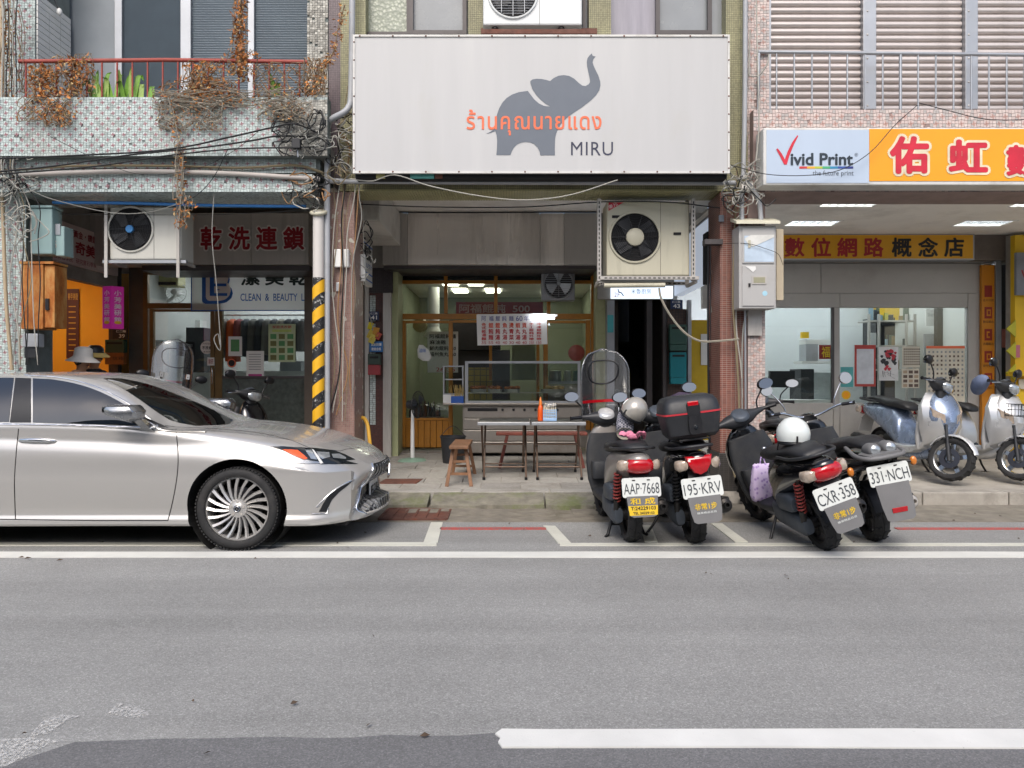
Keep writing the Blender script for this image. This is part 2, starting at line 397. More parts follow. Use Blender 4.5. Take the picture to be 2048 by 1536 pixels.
# centre dash near the camera with rounded worn ends
dash = [(X(990, 2.95), 2.99), (X(1004, 3), 3.03), (X(1100, 3.0), 3.025)]+[(1.5+i*.6, 3.03+rnd.uniform(-.006, .006)) for i in range(8)]+[(5.7, 2.885)]+[(5.1-i*.6, 2.88+rnd.uniform(-.006, .006)) for i in range(8)]+[(X(1004, 2.9), 2.88), (X(996, 2.9), 2.92), (X(1001, 2.93), 2.955)]
line(dash, paint_line('fresh_white_paint', '#dcdcd8', '#9a9998', .63), .010)
m_scuff = NT('chalky_scuff'); _t = m_scuff
_tr = _t.n('BsdfTransparent'); _mx = _t.n('MixShader'); _t.set(hx('#d8d7d4'), .9)
_t.l(_t.ramp(_t.noise(_t.coord(), 60, 6, .8), [(.47, (0, 0, 0)), (.66, (.75, .75, .75))]), _mx.inputs[0]); _t.l(_tr.outputs[0], _mx.inputs[1]); _t.l(_t.b.outputs[0], _mx.inputs[2]); _t.l(_mx.outputs[0], _t.out.inputs[0]); m_scuff = _t.m
def scuff(pts):
    S('paint_scuff', MB().slab([(X(px, 2139/(py-HOR)), 2139/(py-HOR)) for px, py in pts], 0.0045, .0065), m_scuff)
scuff([(213, 1428), (235, 1408), (246, 1410), (232, 1420), (262, 1414), (290, 1424), (300, 1432), (262, 1438), (235, 1432)])
scuff([(-60, 1485), (60, 1478), (120, 1484), (98, 1490), (60, 1512), (10, 1536), (-60, 1545)])
scuff([(60, 1474), (84, 1444), (118, 1432), (160, 1434), (130, 1446), (96, 1470)])

lt_ = MB(); rl_ = random.Random(8)
for k in range(46):
    x_, y_ = rl_.uniform(-4, 5), rl_.choice((rl_.uniform(2.7, 6), rl_.uniform(6.2, 8.0))); a_ = rl_.uniform(0, 6); q_ = rl_.uniform(.008, .028)
    lt_.add([(x_+q_*math.cos(a_), y_+q_*math.sin(a_), .013), (x_-q_*.5*math.sin(a_), y_+q_*.5*math.cos(a_), .022), (x_-q_*math.cos(a_), y_-q_*math.sin(a_), .013), (x_+q_*.4*math.sin(a_), y_-q_*.4*math.cos(a_), .012)], [(0, 1, 2), (0, 2, 3)])
lt_.build('leaf_litter', M('street_litter', '#4d3f33', .9, 0, .4, 9), kind='stuff')
# the raised arcade floor, rising a little towards the shops
S('arcade_floor', MB().add([(x, y, z) for x in (-14, 14) for y, z in ((8.5, .005), (8.56, .125), (12.0, .255), (12.0, -.03), (8.5, -.03))],
    [(0, 1, 6, 5), (1, 2, 7, 6), (2, 3, 8, 7), (3, 4, 9, 8), (4, 0, 5, 9), (0, 4, 3, 2, 1), (5, 6, 7, 8, 9)]), m_conc)
af = bpy.data.objects['arcade_floor']
def fz(y): return .125+(y-8.56)/(12.0-8.56)*.13
# pavers of the middle shop, one by one
pm = None
for r in range(9):
    y0 = 8.72+r*.36
    for k in range(9):
        w = .46; x0 = -1.74+k*w+(.23 if r % 2 else 0)
        x1 = min(x0+w, 2.28)
        if x1-x0 < .1: continue
        dz = rnd.uniform(-.003, .003); g = .005
        b = MB(); ps = [(x0+g, y0+g), (x1-g, y0+g), (x1-g, y0+.36-g), (x0+g, y0+.36-g)]
        vs = [(x, y, fz(y)+.011+dz) for x, y in ps]+[(x, y, fz(y)-.005) for x, y in ps]
        b.add(vs, [(0, 1, 2, 3), (0, 4, 5, 1), (1, 5, 6, 2), (2, 6, 7, 3), (3, 7, 4, 0)])
        b.build('paver', rnd.choice((m_paver, m_paver, m_paver2)), af)
# kerb stones along the right-hand platform and a granite strip along the middle one
xk = X(1490, 8.5)
while xk < 9:
    w = rnd.uniform(.9, 1.1)
    MB().box(xk+.006, xk+w-.006, 8.40, 8.70, -.02, .142).build('kerb_stone', m_conc, af, bev=.012); xk += w
for x0, x1 in ((-1.45, -.55), (-.54, .42), (.43, 1.1), (1.11, 1.75)):
    MB().slab([(x0, 8.50+rnd.uniform(-.02, .02)), (x0+.4*(x1-x0), 8.49+rnd.uniform(-.03, .03)), (x1-.01, 8.5+rnd.uniform(-.02, .02)), (x1-.01, 8.715), (x0, 8.715)], -.01, .139).build('kerb_stone', m_paver, af, bev=.006)
# broken mossy ramp between road and platform
ra = thing('broken_ramp', (0, 8.2, 0), 'cracked mossy concrete ramp sloping from the gutter up to the noodle shop floor', 'ramp')
def ramp_piece(xs, y0, y1, z0, z1, name='concrete_slab', mat=m_moss):
    n = len(xs)-1; fr = [(x, y0+rnd.uniform(-.035, .035)) for x in xs]; bk = [(x, y1+rnd.uniform(-.025, .025)) for x in xs]
    b = MB(); vs = [(x, y, z0) for x, y in fr]+[(x, y, z1) for x, y in bk]+[(x, y, -.02) for x, y in fr]+[(x, y, -.02) for x, y in bk]; m = n+1
    fs = [(i, i+1, m+i+1, m+i) for i in range(n)]+[(i, 2*m+i, 2*m+i+1, i+1) for i in range(n)]+[(m+i, m+i+1, 3*m+i+1, 3*m+i) for i in range(n)]+[(0, m, 3*m, 2*m), (n, 2*m+n, 3*m+n, m+n)]
    b.add(vs, fs); b.build(name, mat, ra)
ramp_piece([-1.5+.12*i for i in range(6)], 8.14, 8.48, .05, .128)
ramp_piece([-.86+.12*i for i in range(11)], 8.10, 8.48, .05, .128)
ramp_piece([.36+.12*i for i in range(9)], 8.09, 8.48, .05, .128)
ramp_piece([1.36+.12*i for i in range(8)], 8.12, 8.48, .04, .122)
ramp_piece([-1.1+.14*i for i in range(12)], 7.74, 8.06, .008, .022, 'mortar_skirt', m_gutter)
ramp_piece([.62+.14*i for i in range(12)], 7.76, 8.05, .008, .02, 'mortar_skirt', m_gutter)
# rubble heap under the car's nose
rb = MB()
for i in range(60):
    px, py = rnd.uniform(770, 838), rnd.uniform(990, 1012); d = 2139/(py-HOR)
    rb.ell((X(px, d), d, .03), (rnd.uniform(.012, .045), rnd.uniform(.012, .04), rnd.uniform(.01, .03)), 6, 4)
rb.build('asphalt_rubble', m_dark, kind='stuff')
# rusty drain grate of six bays
g = thing('drain_grate', (X(830, 7.8), 7.8, 0), 'rusty red-brown iron drain grate set in the gutter by the nose of the silver car', 'drain grate')
gx0, gx1, gy0, gy1 = -1.30, -.64, 7.5, 8.1
for a in (gy0, gy1): MB().box(gx0, gx1, a-.02, a+.02, 0, .022).build('frame_bar', m_rust, g)
for i in range(7):
    x = gx0+(gx1-gx0)*i/6; MB().box(x-.012, x+.012, gy0+.02, gy1-.02, 0, .021).build('frame_bar', m_rust, g)
for i in range(6):
    x0 = gx0+(gx1-gx0)*i/6
    MB().box(x0+.014, x0+.096, gy0+.022, gy1-.022, 0, .013+.003*(i % 2)).build('grate_plate', m_rust, g)
S('hatch_cover', MB().slab([(X(760, 9.1), 9.0), (X(835, 9.1), 9.0), (X(842, 9.1), 9.35), (X(765, 9.1), 9.35)], .13, .166), m_rust, kind='thing', label='brown iron hatch plate in the paving beside the car nose', cat='hatch')

# ---------------------------------------------------------------- tile sheets built tile by tile
def mosaic(mb, o, u, v, w, h, cell, nm=3, red=True, tilt=.10, gap=.045, lift=.004, miss=.01, redmi=3, seed=1):
    """pinwheel mosaic: every cell is four tapering tiles, red crosses on alternate corners"""
    rn = random.Random(seed); o, u, v = Vector(o), Vector(u), Vector(v); n = u.cross(v)*lift
    nx, ny = max(1, round(w/cell)), max(1, round(h/cell)); cx, cy = w/nx, h/ny
    for i in range(nx):
        for j in range(ny):
            t = tilt if (i+j) % 2 else -tilt; P = lambda a, b: o+u*((i+a)*cx)+v*((j+b)*cy)
            q = [[(0, 0), (.5+t, 0), (.5, .5), (0, .5-t)], [(.5+t, 0), (1, 0), (1, .5+t), (.5, .5)], [(.5, .5), (1, .5+t), (1, 1), (.5-t, 1)], [(0, .5-t), (.5, .5), (.5-t, 1), (0, 1)]]
            for k, c in enumerate(q):
                if rn.random() < miss: continue
                mx = sum(a for a, b in c)/4; my = sum(b for a, b in c)/4
                c = [(a+(mx-a)*gap*2.6, b+(my-b)*gap*2.6) for a, b in c]
                f = [P(a, b)+n*rn.uniform(.7, 1.2) for a, b in c]; g_ = [P(a, b) for a, b in c]
                mb.add(f+g_, [(0, 1, 2, 3), (0, 4, 5, 1), (1, 5, 6, 2), (2, 6, 7, 3), (3, 7, 4, 0)], rn.choice((0, 0, 0, 1, 1, 2)) if nm == 3 else rn.randrange(nm))
            if red and (i+j) % 2 == 0 and i and j:
                for s_ in range(4):
                    a = s_*PI/2+.3; d_ = Vector((math.cos(a), math.sin(a))); e_ = Vector((-d_.y, d_.x))
                    pts = [d_*.02-e_*.10, d_*.36-e_*.15, d_*.33+e_*.09, d_*.02+e_*.08]
                    mb.add([P(p.x, p.y)+n*1.45 for p in pts]+[P(p.x, p.y) for p in pts], [(0, 1, 2, 3), (0, 4, 5, 1), (1, 5, 6, 2), (2, 6, 7, 3), (3, 7, 4, 0)], redmi)
    return mb

# ================================================================ LEFT BUILDING
UX, UZ, UY = Vector((1, 0, 0)), Vector((0, 0, 1)), Vector((0, 1, 0))
lb = thing('tiled_shophouse', (-5, 10, 0), 'left shophouse with pale pinwheel mosaic balcony above a dry cleaner', 'building')
m_mos = m_tw+[m_tr]
XL, XLR = -13.0, X(655, 8.3)
zb0, zb1 = Z(312, 8.3), Z(194, 8.3)
MB().box(XL, XLR, 8.306, 8.46, zb0, zb1).build('parapet', m_grout_l, lb)
mosaic(MB(), (X(-160, 8.3), 8.305, zb0), UX, UZ, XLR-X(-160, 8.3), zb1-zb0, .058, seed=2).build('mosaic_tiles', m_mos, lb, kind='stuff')
MB().box(XL, XLR, 8.46, 9.5, zb0, zb0+.14).build('balcony_slab', m_stucco, lb)
# beam face, bulging lower beam and soffit
z1, z0 = zb0, Z(346, 8.42)
MB().box(XL, X(640, 8.42), 8.426, 9.1, z0, z1).build('beam', m_grout_l, lb)
mosaic(MB(), (X(-160, 8.42), 8.425, z0), UX, UZ, X(632, 8.42)-X(-160, 8.42), z1-z0, .058, seed=3).build('mosaic_tiles', m_mos, lb, kind='stuff')
z1, z0 = Z(348, 8.36), Z(384, 8.36)
MB().box(XL, X(626, 8.36), 8.366, 9.14, z0+.004, z1).build('beam', m_grout_l, lb)
mosaic(MB(), (X(-160, 8.36), 8.365, z0), UX, UZ, X(624, 8.36)-X(-160, 8.36), z1-z0, .062, seed=4).build('mosaic_tiles', m_mos, lb, kind='stuff')
mosaic(MB(), (X(-160, 8.45), 9.13, z0+.003), UX, -UY, X(620, 8.45)-X(-160, 8.45), .75, .062, red=False, seed=5).build('mosaic_tiles', m_mos, lb, kind='stuff')
# end pier (left edge of the picture), mosaic faced
MB().box(XL, X(52, 8.6), 8.606, 9.1, 0, z0).build('pier', m_grout_l, lb)
mosaic(MB(), (X(-160, 8.6), 8.605, .6), UX, UZ, X(52, 8.6)-X(-160, 8.6), z0-.6, .06, seed=6).build('mosaic_tiles', m_mos, lb, kind='stuff')
MB().box(XL, X(70, 8.7), 8.706, 9.38, zb0+.15, 8.0).build('pier', m_grout_l, lb)
mosaic(MB(), (X(-160, 8.7), 8.705, zb0+.3), UX, UZ, X(70, 8.7)-X(-160, 8.7), 2.0, .06, seed=7).build('mosaic_tiles', m_mos, lb, kind='stuff')
# white tiled reveal, tile by tile
rx = X(72, 8.71)
b = MB(); zz = zb1-.2
while zz < 6.6:
    for yy in (8.72, 8.94, 9.16):
        MB().box(rx-.01, rx+.012, yy+.004, yy+.216, zz+.004, zz+.066).build('tile', m_whitep, lb)
    zz += .07
    if zz > 5.75: break
for k in range(26):
    zt = zb1-.15+k*.07
    if zt > 5.8: break
    MB().box(X(75, 9.38)+.003, X(107, 9.38), 9.365, 9.39, zt+.003, zt+.067).build('tile', m_whitep, lb)
# upstairs window: four big panes behind the railing, three ribbed
wy = 9.40
MB().box(XL, X(112, wy), wy, 9.7, zb0+.14, 8).build('wall', m_stucco, lb)
MB().box(X(112, wy), -1.92, wy, 9.7, 6.9, 8).build('wall', m_stucco, lb)
MB().box(X(112, wy), X(615, wy), wy+.1, wy+.3, zb0+.14, Z(198, wy)).build('wall', m_stucco, lb)
m_ribg = M('ribbed_glass', '#929da6', .4, 0, .1, 1.5); m_plaing = M('hazed_glass', '#7d848a', .35, 0, .1, 2)  # pane greys lightened, with the sky's reflection put into the colour
panes = [(116, 228), (243, 360), (381, 495), (508, 615)]
for k, (a, c) in enumerate(panes):
    fr = MB(); zt, zl = 6.9, Z(198, wy)
    wn = MB().box(X(a, wy), X(c, wy), wy+.06, wy+.07, zl, zt).build('window', m_plaing if k == 0 else m_ribg, lb)
    if k:
        q = MB(); z = zl; st = .030 if k > 1 else .016
        while z < 6.1:
            q.add([(X(a, wy), wy+.058, z), (X(c, wy), wy+.058, z), (X(c, wy), wy+.042, z+st*.5), (X(a, wy), wy+.042, z+st*.5), (X(c, wy), wy+.058, z+st*.72), (X(a, wy), wy+.058, z+st*.72)], [(0, 1, 2, 3), (3, 2, 4, 5)]); z += st
        q.build('glass_ribs', m_ribg, wn, kind='stuff')
for a, c in ((108, 117), (228, 243), (360, 381), (495, 508)):
    MB().box(X(a, wy), X(c, wy), wy+.005, wy+.09, Z(200, wy), 6.9).build('mullion', m_alu, lb, bev=.006)
# rough stone-tiled pier right of the window and plum strip
px0, px1 = X(614, 8.62), X(656, 8.62)
MB().box(px0+.001, px1, 8.63, 9.5, zb0+.15, 8).build('pier', m_grout_l, lb)
mosaic(MB(), (px0, 8.629, zb0+.15), UX, UZ, px1-px0, 1.9, .055, red=False, tilt=.03, lift=.012, miss=.04, seed=8).build('stone_tiles', m_ts, lb, kind='stuff')
mosaic(MB(), (X(560, 8.295), 8.30, zb0), UX, UZ, XLR-X(560, 8.295), zb1-zb0-.03, .05, red=False, tilt=.04, lift=.010, miss=.05, seed=18).build('stone_tiles', m_ts, lb, kind='stuff')
MB().box(px1+.001, X(681, 8.64), 8.64, 9.5, z1, 8).build('pier', m_purple, lb)
# ground-floor shell: ceiling, wall above the shop fronts, left party wall with the orange doorway
ZCEIL = 3.78
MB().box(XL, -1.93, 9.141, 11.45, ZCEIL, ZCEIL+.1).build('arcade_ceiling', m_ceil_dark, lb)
MB().box(XL, -1.93, 8.64, 14.6, 6.95+1.05, 8.2).build('roof', m_stucco, lb)
d0 = 11.45
MB().box(-5.95, -2.2, d0+.001, d0+.119, Z(545, d0), ZCEIL+.1).build('wall', m_stucco, lb)
MB().box(-5.70, X(286, d0), d0, d0+.12, 0, ZCEIL).build('wall', M('dusky_wall', '#5a5650', .8, 0, .2, 3), lb)
# party wall (plane x = -5.82) with a doorway into an orange room
xw = -5.82
MB().box(xw-.12, xw, 9.1, 9.62, 0, ZCEIL).build('wall', m_stucco, lb)
MB().box(xw-.12, xw, 9.62, 11.35, Z(548, 9.7), ZCEIL).build('wall', m_stucco, lb)
MB().box(xw-.13, xw+.01, 11.35, 11.45, 0, ZCEIL).build('door_frame', m_alu_d, lb)
MB().box(xw-.05, xw+.012, 9.60, 9.66, 0, Z(548, 9.7)).build('door_frame', m_alu_d, lb)
m_orange = M('orange_wall', '#dc9a22', .8, 0, .06, 1.5)
MB().box(-9, xw-.13, 12.6, 12.7, 0, 3.3).build('room_wall', m_orange, lb)
MB().box(-9.1, -9, 9.2, 12.7, 0, 3.3).build('room_wall', m_orange, lb)
MB().box(-9, xw-.13, 9.1, 9.2, 0, 3.3).build('room_wall', m_orange, lb)
MB().box(-9, xw-.13, 9.2, 12.6, 3.2, 3.3).build('room_ceiling', m_ceil, lb)
MB().box(xw-.13, xw-.12, 11.45, 12.6, 0, 3.3).build('room_wall', m_orange, lb)
MB().box(-8.2, -7.0, 10.6, 11.6, 3.17, 3.198).build('lamp_panel', EM('warm_lamp', '#ffe9c8', 6), lb)
# dry cleaner's room
m_wwall = M('white_room_wall', '#c9cbc8', .8, 0, .05, 1)
MB().box(-5.6, -2.2, 14.4, 14.5, 0, 3.3).build('room_wall', m_wwall, lb)
MB().box(-5.7, -5.6, d0+.12, 14.5, 0, 3.3).build('room_wall', m_wwall, lb)
MB().box(-2.3, -2.2, d0+.13, 14.4, 0, 3.3).build('room_wall', m_wwall, lb)
MB().box(-5.6, -2.3, d0+.121, 14.4, 3.2, 3.3).build('room_ceiling', m_ceil, lb)
MB().box(-5.6, -2.3, d0+.13, 14.4, .1, .2).build('room_floor', m_conc, lb)
for yy in (12.6, 13.7): MB().box(-5.0, -2.9, yy, yy+.16, 3.17, 3.198).build('lamp_panel', EM('tube_light', '#f4f6ff', 11), lb)

# ================================================================ CENTRE BUILDING
cb = thing('green_tiled_shophouse', (0.3, 10, 0), 'middle shophouse with green mosaic upper wall behind the big white elephant sign', 'building')
XC0, XC1 = X(681, 8.62), X(1492, 8.62)
# columns
xa, xb = X(658, 8.6), X(709, 8.6)
MB().box(xa, xb, 8.6, 9.1, 0, Z(384, 8.6)).build('column', m_rose, cb, bev=.008)
xc, xd = X(1440, 8.6), X(1495, 8.6)
MB().box(xc, xd, 8.6, 9.12, .55, Z(384, 8.6)).build('column', m_redtile, cb, bev=.008)
MB().box(xc-.015, xd, 8.585, 9.12, 0, .55).build('column_base', m_blacktile, cb, bev=.008)
# beam with ribbed green soffit
zf0, zf1 = Z(381, 8.6), Z(346, 8.6)
MB().box(XC0, xd+.002, 8.598, 9.08, zf0+.012, 4.1).build('beam', m_green, cb)
so = MB(); x = XC0
while x < xd:
    so.box(x, x+.026, 8.6, 9.07, zf0-.004, zf0+.0115); x += .031
so.build('soffit_tiles', M('green_soffit_tile', '#b0ad82', .5, 0, .12, 6, dirt='#5d5a41', dscale=1.5, damt=.6), cb, kind='stuff')
# upper wall: green mosaic piers between windows
for a, c in ((681, 731), (936, 966), (1178, 1222), (1452, 1494)):
    MB().box(X(a, 8.62), X(c, 8.62), 8.62, 9.0, 4.101, 8).build('wall', m_green, cb)
MB().box(X(731, 8.62), X(1452, 8.62), 8.66, 9.0, 4.101, Z(70, 8.66)).build('wall', m_green, cb)
MB().box(X(731, 8.62), X(1452, 8.62), 8.66, 9.0, 6.9, 8).build('wall', m_green, cb)
MB().box(XC0, xd, 9.0, 14.8, 8.0, 8.2).build('roof', m_stucco, cb)
m_frost = NT('patterned_glass'); _t = m_frost; _v = _t.n('TexVoronoi', i_Scale=26.0); _t.l(_t.coord(), _v.inputs['Vector'])
_t.set(_t.ramp(_v.outputs['Distance'], [(.1, hx('#a8ae9c')), (.5, hx('#8d9385'))]), .3); _t.bump(_v.outputs['Distance'], .4, .01); m_frost = _t.m
m_haze = M('dusty_glass', '#83878a', .25, 0, .08, 2, spec=.6); m_curt = M('net_curtain_glass', '#8f8c96', .4, 0, .12, 14, streak=True)
for a, c, mm in ((731, 822, m_frost), (822, 934, m_haze), (966, 1178, m_haze), (1222, 1312, m_curt), (1312, 1452, m_haze)):
    wn = MB().box(X(a, 8.8), X(c, 8.8), 8.80, 8.81, Z(70, 8.7), 6.9).build('window', mm, cb)
def fr(parent, a, c, t, b_, d, w, mat, dep=.05):
    for q in ((a, a+w), (c-w, c)): MB().box(X(q[0], d), X(q[1], d), d, d+dep, Z(b_, d), Z(t, d)).build('frame', mat, parent)
    MB().box(X(a+w, d), X(c-w, d), d+.001, d+dep-.001, Z(b_, d), Z(b_-w, d)).build('frame', mat, parent)
    MB().box(X(a+w, d), X(c-w, d), d+.001, d+dep-.001, Z(t+w, d), Z(t, d)).build('frame', mat, parent)
fr(cb, 724, 818, -300, 68, 8.74, 5, m_alu_d); fr(cb, 818, 933, -300, 68, 8.72, 8, m_alu_d); fr(cb, 1312, 1424, -300, 68, 8.72, 8, m_alu_d); fr(cb, 1166, 1180, -300, 68, 8.72, 5, m_alu_d)
# arcade ceiling and steel fascia over the shop
MB().box(-1.93, xc+.4, 9.081, 11.05, ZCEIL-.02, ZCEIL+.08).build('arcade_ceiling', m_ceil, cb)
ds = 11.0
m_fasc = m_steel
cuts = [765, 815, 1080, 1128, 1196]
for k in range(4):
    MB().box(X(cuts[k], ds)+.002, X(cuts[k+1], ds)-.002, ds-.004*(k % 2), ds+.4, Z(529, ds), Z(426, ds)).build('fascia_panel', m_steel if k in (1, 2) else m_steel_d, cb, bev=.004)
MB().box(X(765, ds), X(1196, ds), ds+.1, ds+.9, Z(536, ds), Z(529.5, ds)).build('fascia_rail', m_alu_d, cb)
MB().box(X(1196, 11.2), 2.35, 11.2, 11.3, Z(598, 11.2), ZCEIL+.1).build('wall', m_stucco, cb)
# piers beside the shop front
dp = 11.3
MB().box(-3.05, X(729, dp), dp, dp+.3, 0, ZCEIL).build('pier', M('brown_metal', '#5b5148', .5, .3, .15, 3), cb)
MB().box(X(729, dp), X(737, dp), dp+.02, dp+.3, 0, ZCEIL).build('pier', m_steel_d, cb)
MB().box(X(737, dp), X(766, dp), dp+.06, dp+.3, 0, Z(585, dp)).build('pier', TILE('oxblood_mosaic', '#5d2f2a', '#4c2522', '#3a2c2a', .03, .03, .5), cb)
MB().box(-2.2, X(800, dp), dp+.06, dp+.3, Z(535, dp)+.001, ZCEIL+.1).build('wall', m_stucco, cb)
MB().box(X(737, dp), X(784, dp), dp+.05, dp+.3, Z(585, dp)+.001, Z(535, dp)).build('pier', TILE('dark_plum_mosaic', '#3d3436', '#332b2d', '#222020', .03, .03, .5), cb)
mosaic(MB(), (X(738, dp), dp+.059, Z(850, dp)), UX, UZ, X(750, dp)-X(738, dp), Z(590, dp)-Z(850, dp), .06, seed=31).build('mosaic_tiles', m_mos, cb, kind='stuff')
MB().box(X(766, dp), X(782, dp), dp, dp+.3, 0, Z(586, dp)).build('pier', m_steel_d, cb)
MB().box(X(782, dp), X(794, dp), dp+.1, dp+.6, 0, ZCEIL).build('pier', m_grille, cb)
MB().box(X(1192, 11.5), X(1214, 11.5), 11.5, 11.9, 0, ZCEIL).build('pier', m_grille, cb)
MB().box(X(1214, 11.3), X(1229, 11.3), 11.3, 11.6, 0, Z(580, 11.3)).build('pier', m_alu, cb)
# the timber shop front, frame by frame
dw = 11.85; sf = MB().box(X(795, dw), X(1192, dw), dw+.03, dw+.12, Z(638, dw), Z(627, dw)).build('shopfront', m_wood, cb, bev=.005)
def wood(a, t, c, b_, dd=0.0, dep=.08): return MB().box(X(a, dw), X(c, dw), dw+dd, dw+dd+dep, Z(b_, dw), Z(t, dw)).build('frame', m_wood, sf, bev=.005)
wood(794, 535, 803, 900); wood(1182, 535, 1192, 900); wood(803, 560.5, 1182, 567, .003); wood(803, 536, 1182, 541, .003)
for a in (888, 988, 1094): wood(a, 541.3, a+7, 626.7, .005)
wood(803, 641, 811, 895, .02); wood(897, 641, 905, 895, .02); wood(811, 641, 897, 646, .022); wood(811, 836, 897, 841, .022)
wood(978, 640, 984, 760, .02); wood(1073, 640, 1079, 860, .02); wood(1087, 640, 1096, 860, .02); wood(1172, 640, 1181, 860, .02); wood(1096, 641, 1172, 646, .022); wood(905.3, 640, 978, 645, .022)
for i in range(7):
    a = 811+i*12.3; MB().box(X(a, dw)+.003, X(a+12.3, dw)-.003, dw+.035, dw+.07, Z(895, dw), Z(841.3, dw)).build('panel_board', m_wood, sf, bev=.004)
m_gl = GLASS('shop_glass', (.88, .92, .9)); m_gl2 = GLASS('dark_transom_glass', (.12, .14, .15))
for a, t, c, b_, mm in ((803, 541, 1182, 560, m_gl2), (803, 567, 888, 626, m_gl), (895, 567, 988, 626, m_gl), (995, 567, 1094, 626, m_gl), (1101, 567, 1182, 626, m_gl), (811, 646, 897, 836, m_gl), (1096, 646, 1172, 760, m_gl), (984, 645, 1073, 760, m_gl)):
    MB().box(X(a, dw)-.01, X(c, dw)+.01, dw+.045, dw+.050, Z(b_, dw)-.01, Z(t, dw)+.01).build('pane', mm, sf)
# noodle shop room
m_mint = M('mint_wall', '#858a74', .8, 0, .08, 1.2)
MB().box(-1.9, 1.5, 15.4, 15.5, 0, 3.3).build('room_wall', m_mint, cb)
MB().box(-1.95, -1.85, 11.98, 15.5, 0, 3.3).build('room_wall', m_mint, cb)
MB().box(1.4, 1.5, 11.98, 15.4, 0, 3.3).build('room_wall', m_mint, cb)
MB().box(-1.85, 1.4, 11.98, 15.4, 3.0, 3.1).build('room_ceiling', m_ceil, cb)
MB().box(-1.85, 1.4, 11.98, 15.4, .15, .25).build('room_floor', m_conc, cb)
m_tube = EM('panel_light', '#fffbe8', 7)
for lx, ly in ((-1.05, 13.0), (-.62, 13.0), (-.95, 14.1), (-.35, 14.1), (.75, 13.3), (.75, 14.4)):
    MB().box(lx-.13, lx+.13, ly-.3, ly+.3, 2.98, 2.998).build('lamp_panel', m_tube, cb)
# stairwell: dark opening, treads going up, side walls
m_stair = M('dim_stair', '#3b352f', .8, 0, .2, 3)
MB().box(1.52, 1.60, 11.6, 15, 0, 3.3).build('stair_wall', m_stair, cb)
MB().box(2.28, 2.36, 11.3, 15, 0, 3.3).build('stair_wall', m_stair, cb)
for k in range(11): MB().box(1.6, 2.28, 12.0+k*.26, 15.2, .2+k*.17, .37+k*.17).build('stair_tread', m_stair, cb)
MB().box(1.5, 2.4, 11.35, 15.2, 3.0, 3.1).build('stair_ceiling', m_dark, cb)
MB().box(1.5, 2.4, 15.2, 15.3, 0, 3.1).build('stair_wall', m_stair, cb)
MB().box(1.98, 2.06, 11.3, 11.5, 0, 2.75).build('door_jamb', m_alu_d, cb)

# ================================================================ RIGHT BUILDING
rbd = thing('pink_tiled_shophouse', (5.5, 10, 0), 'right shophouse with grey-pink tiles and steel shutters over a print shop', 'building')
XR0, XR1 = X(1496, 8.62), 13.0
zt0, zt1 = Z(258, 8.5), Z(219, 8.5)
m_pk = m_tp+[m_tpr]; m_pgrout = M('pink_grout', '#8d7b76', .9, 0, .15, 5)
# column with pink tiles, individually laid low down, and band under the shutters
xe, xf = X(1496, 8.56), X(1531, 8.56)
MB().box(xe, xf, 8.57, 9.1, 0, Z(372, 8.56)).build('column', m_pgrout, rbd)
mosaic(MB(), (xe, 8.569, .13), UX, UZ, xf-xe, Z(440, 8.56)-.13, .065, seed=41).build('pink_tiles', m_pk, rbd, kind='stuff')
MB().box(X(1492, 8.6), X(1541, 8.6), 8.64, 9.2, Z(372, 8.6), 8).build('pier', m_pgrout, rbd)
mosaic(MB(), (X(1492, 8.6), 8.639, Z(372, 8.6)), UX, UZ, X(1541, 8.6)-X(1492, 8.6), 2.4, .065, seed=42).build('pink_tiles', m_pk, rbd, kind='stuff')
MB().box(X(1507, 8.5), XR1, 8.506, 9.1, Z(384, 8.5), zt1).build('beam', m_pgrout, rbd)
mosaic(MB(), (X(1507, 8.5), 8.505, zt0-.02), UX, UZ, X(2200, 8.5)-X(1507, 8.5), zt1-zt0+.02, .07, seed=43).build('pink_tiles', m_pk, rbd, kind='stuff')
mosaic(MB(), (X(1530, 8.5), 8.505, Z(384, 8.5)), UX, UZ, X(2200, 8.5)-X(1530, 8.5), .08, .07, seed=44).build('pink_tiles', m_pk, rbd, kind='stuff')
# shutters: three bays of rounded steel slats, each slat a piece
dl = 8.9
m_slat = M('shutter_steel', '#c2bab6', .38, .35, .06, 3, dirt='#8f867f', dscale=4, damt=.4)
bays = [(1541, 1722), (1748, 1925), (1950, 2127), (2152, 2330)]
pitch = 14.05
for a, c in bays:
    sh = MB().box(X(a, dl), X(c, dl), dl+.08, dl+.1, Z(222, dl), 8).build('shutter', m_alu_d, rbd)
    q = MB(); xa_, xb_ = X(a, dl)+.004, X(c, dl)-.004; zp = pitch/FPX*dl
    prof = [(.06, .0), (.018, .004), (.002, .020), (0, .034), (.004, .054), (.02, .070), (.06, .0755)]
    q.loft([[Vector((xx, dl+p, zz_)) for p, zz_ in prof] for xx in (xa_, xb_)], cap=True)
    s0 = None; z = Z(222, dl); k = 0
    while z < 6.3:
        if s0 is None:
            s0 = q.build('slat', m_slat, sh, smooth=60); s0.location = (0, 0, z)
        else: share(s0, 'slat', sh, Matrix.Translation((0, 0, z)))
        z += zp; k += 1
for a, c in ((1722, 1748), (1925, 1950), (2127, 2152)):
    pf = MB().box(X(a, dl), X(c, dl), dl-.06, dl+.1, Z(222, dl), 8).build('shutter_post', m_alu, rbd, bev=.006)
    bq = MB()
    for k in range(12): bq.ell((X((a+c)/2, dl-.06), dl-.061, Z(215-k*47, dl)), (.012, .008, .012), 8, 4)
    bq.build('bolt_heads', m_steel_d, pf, kind='stuff')
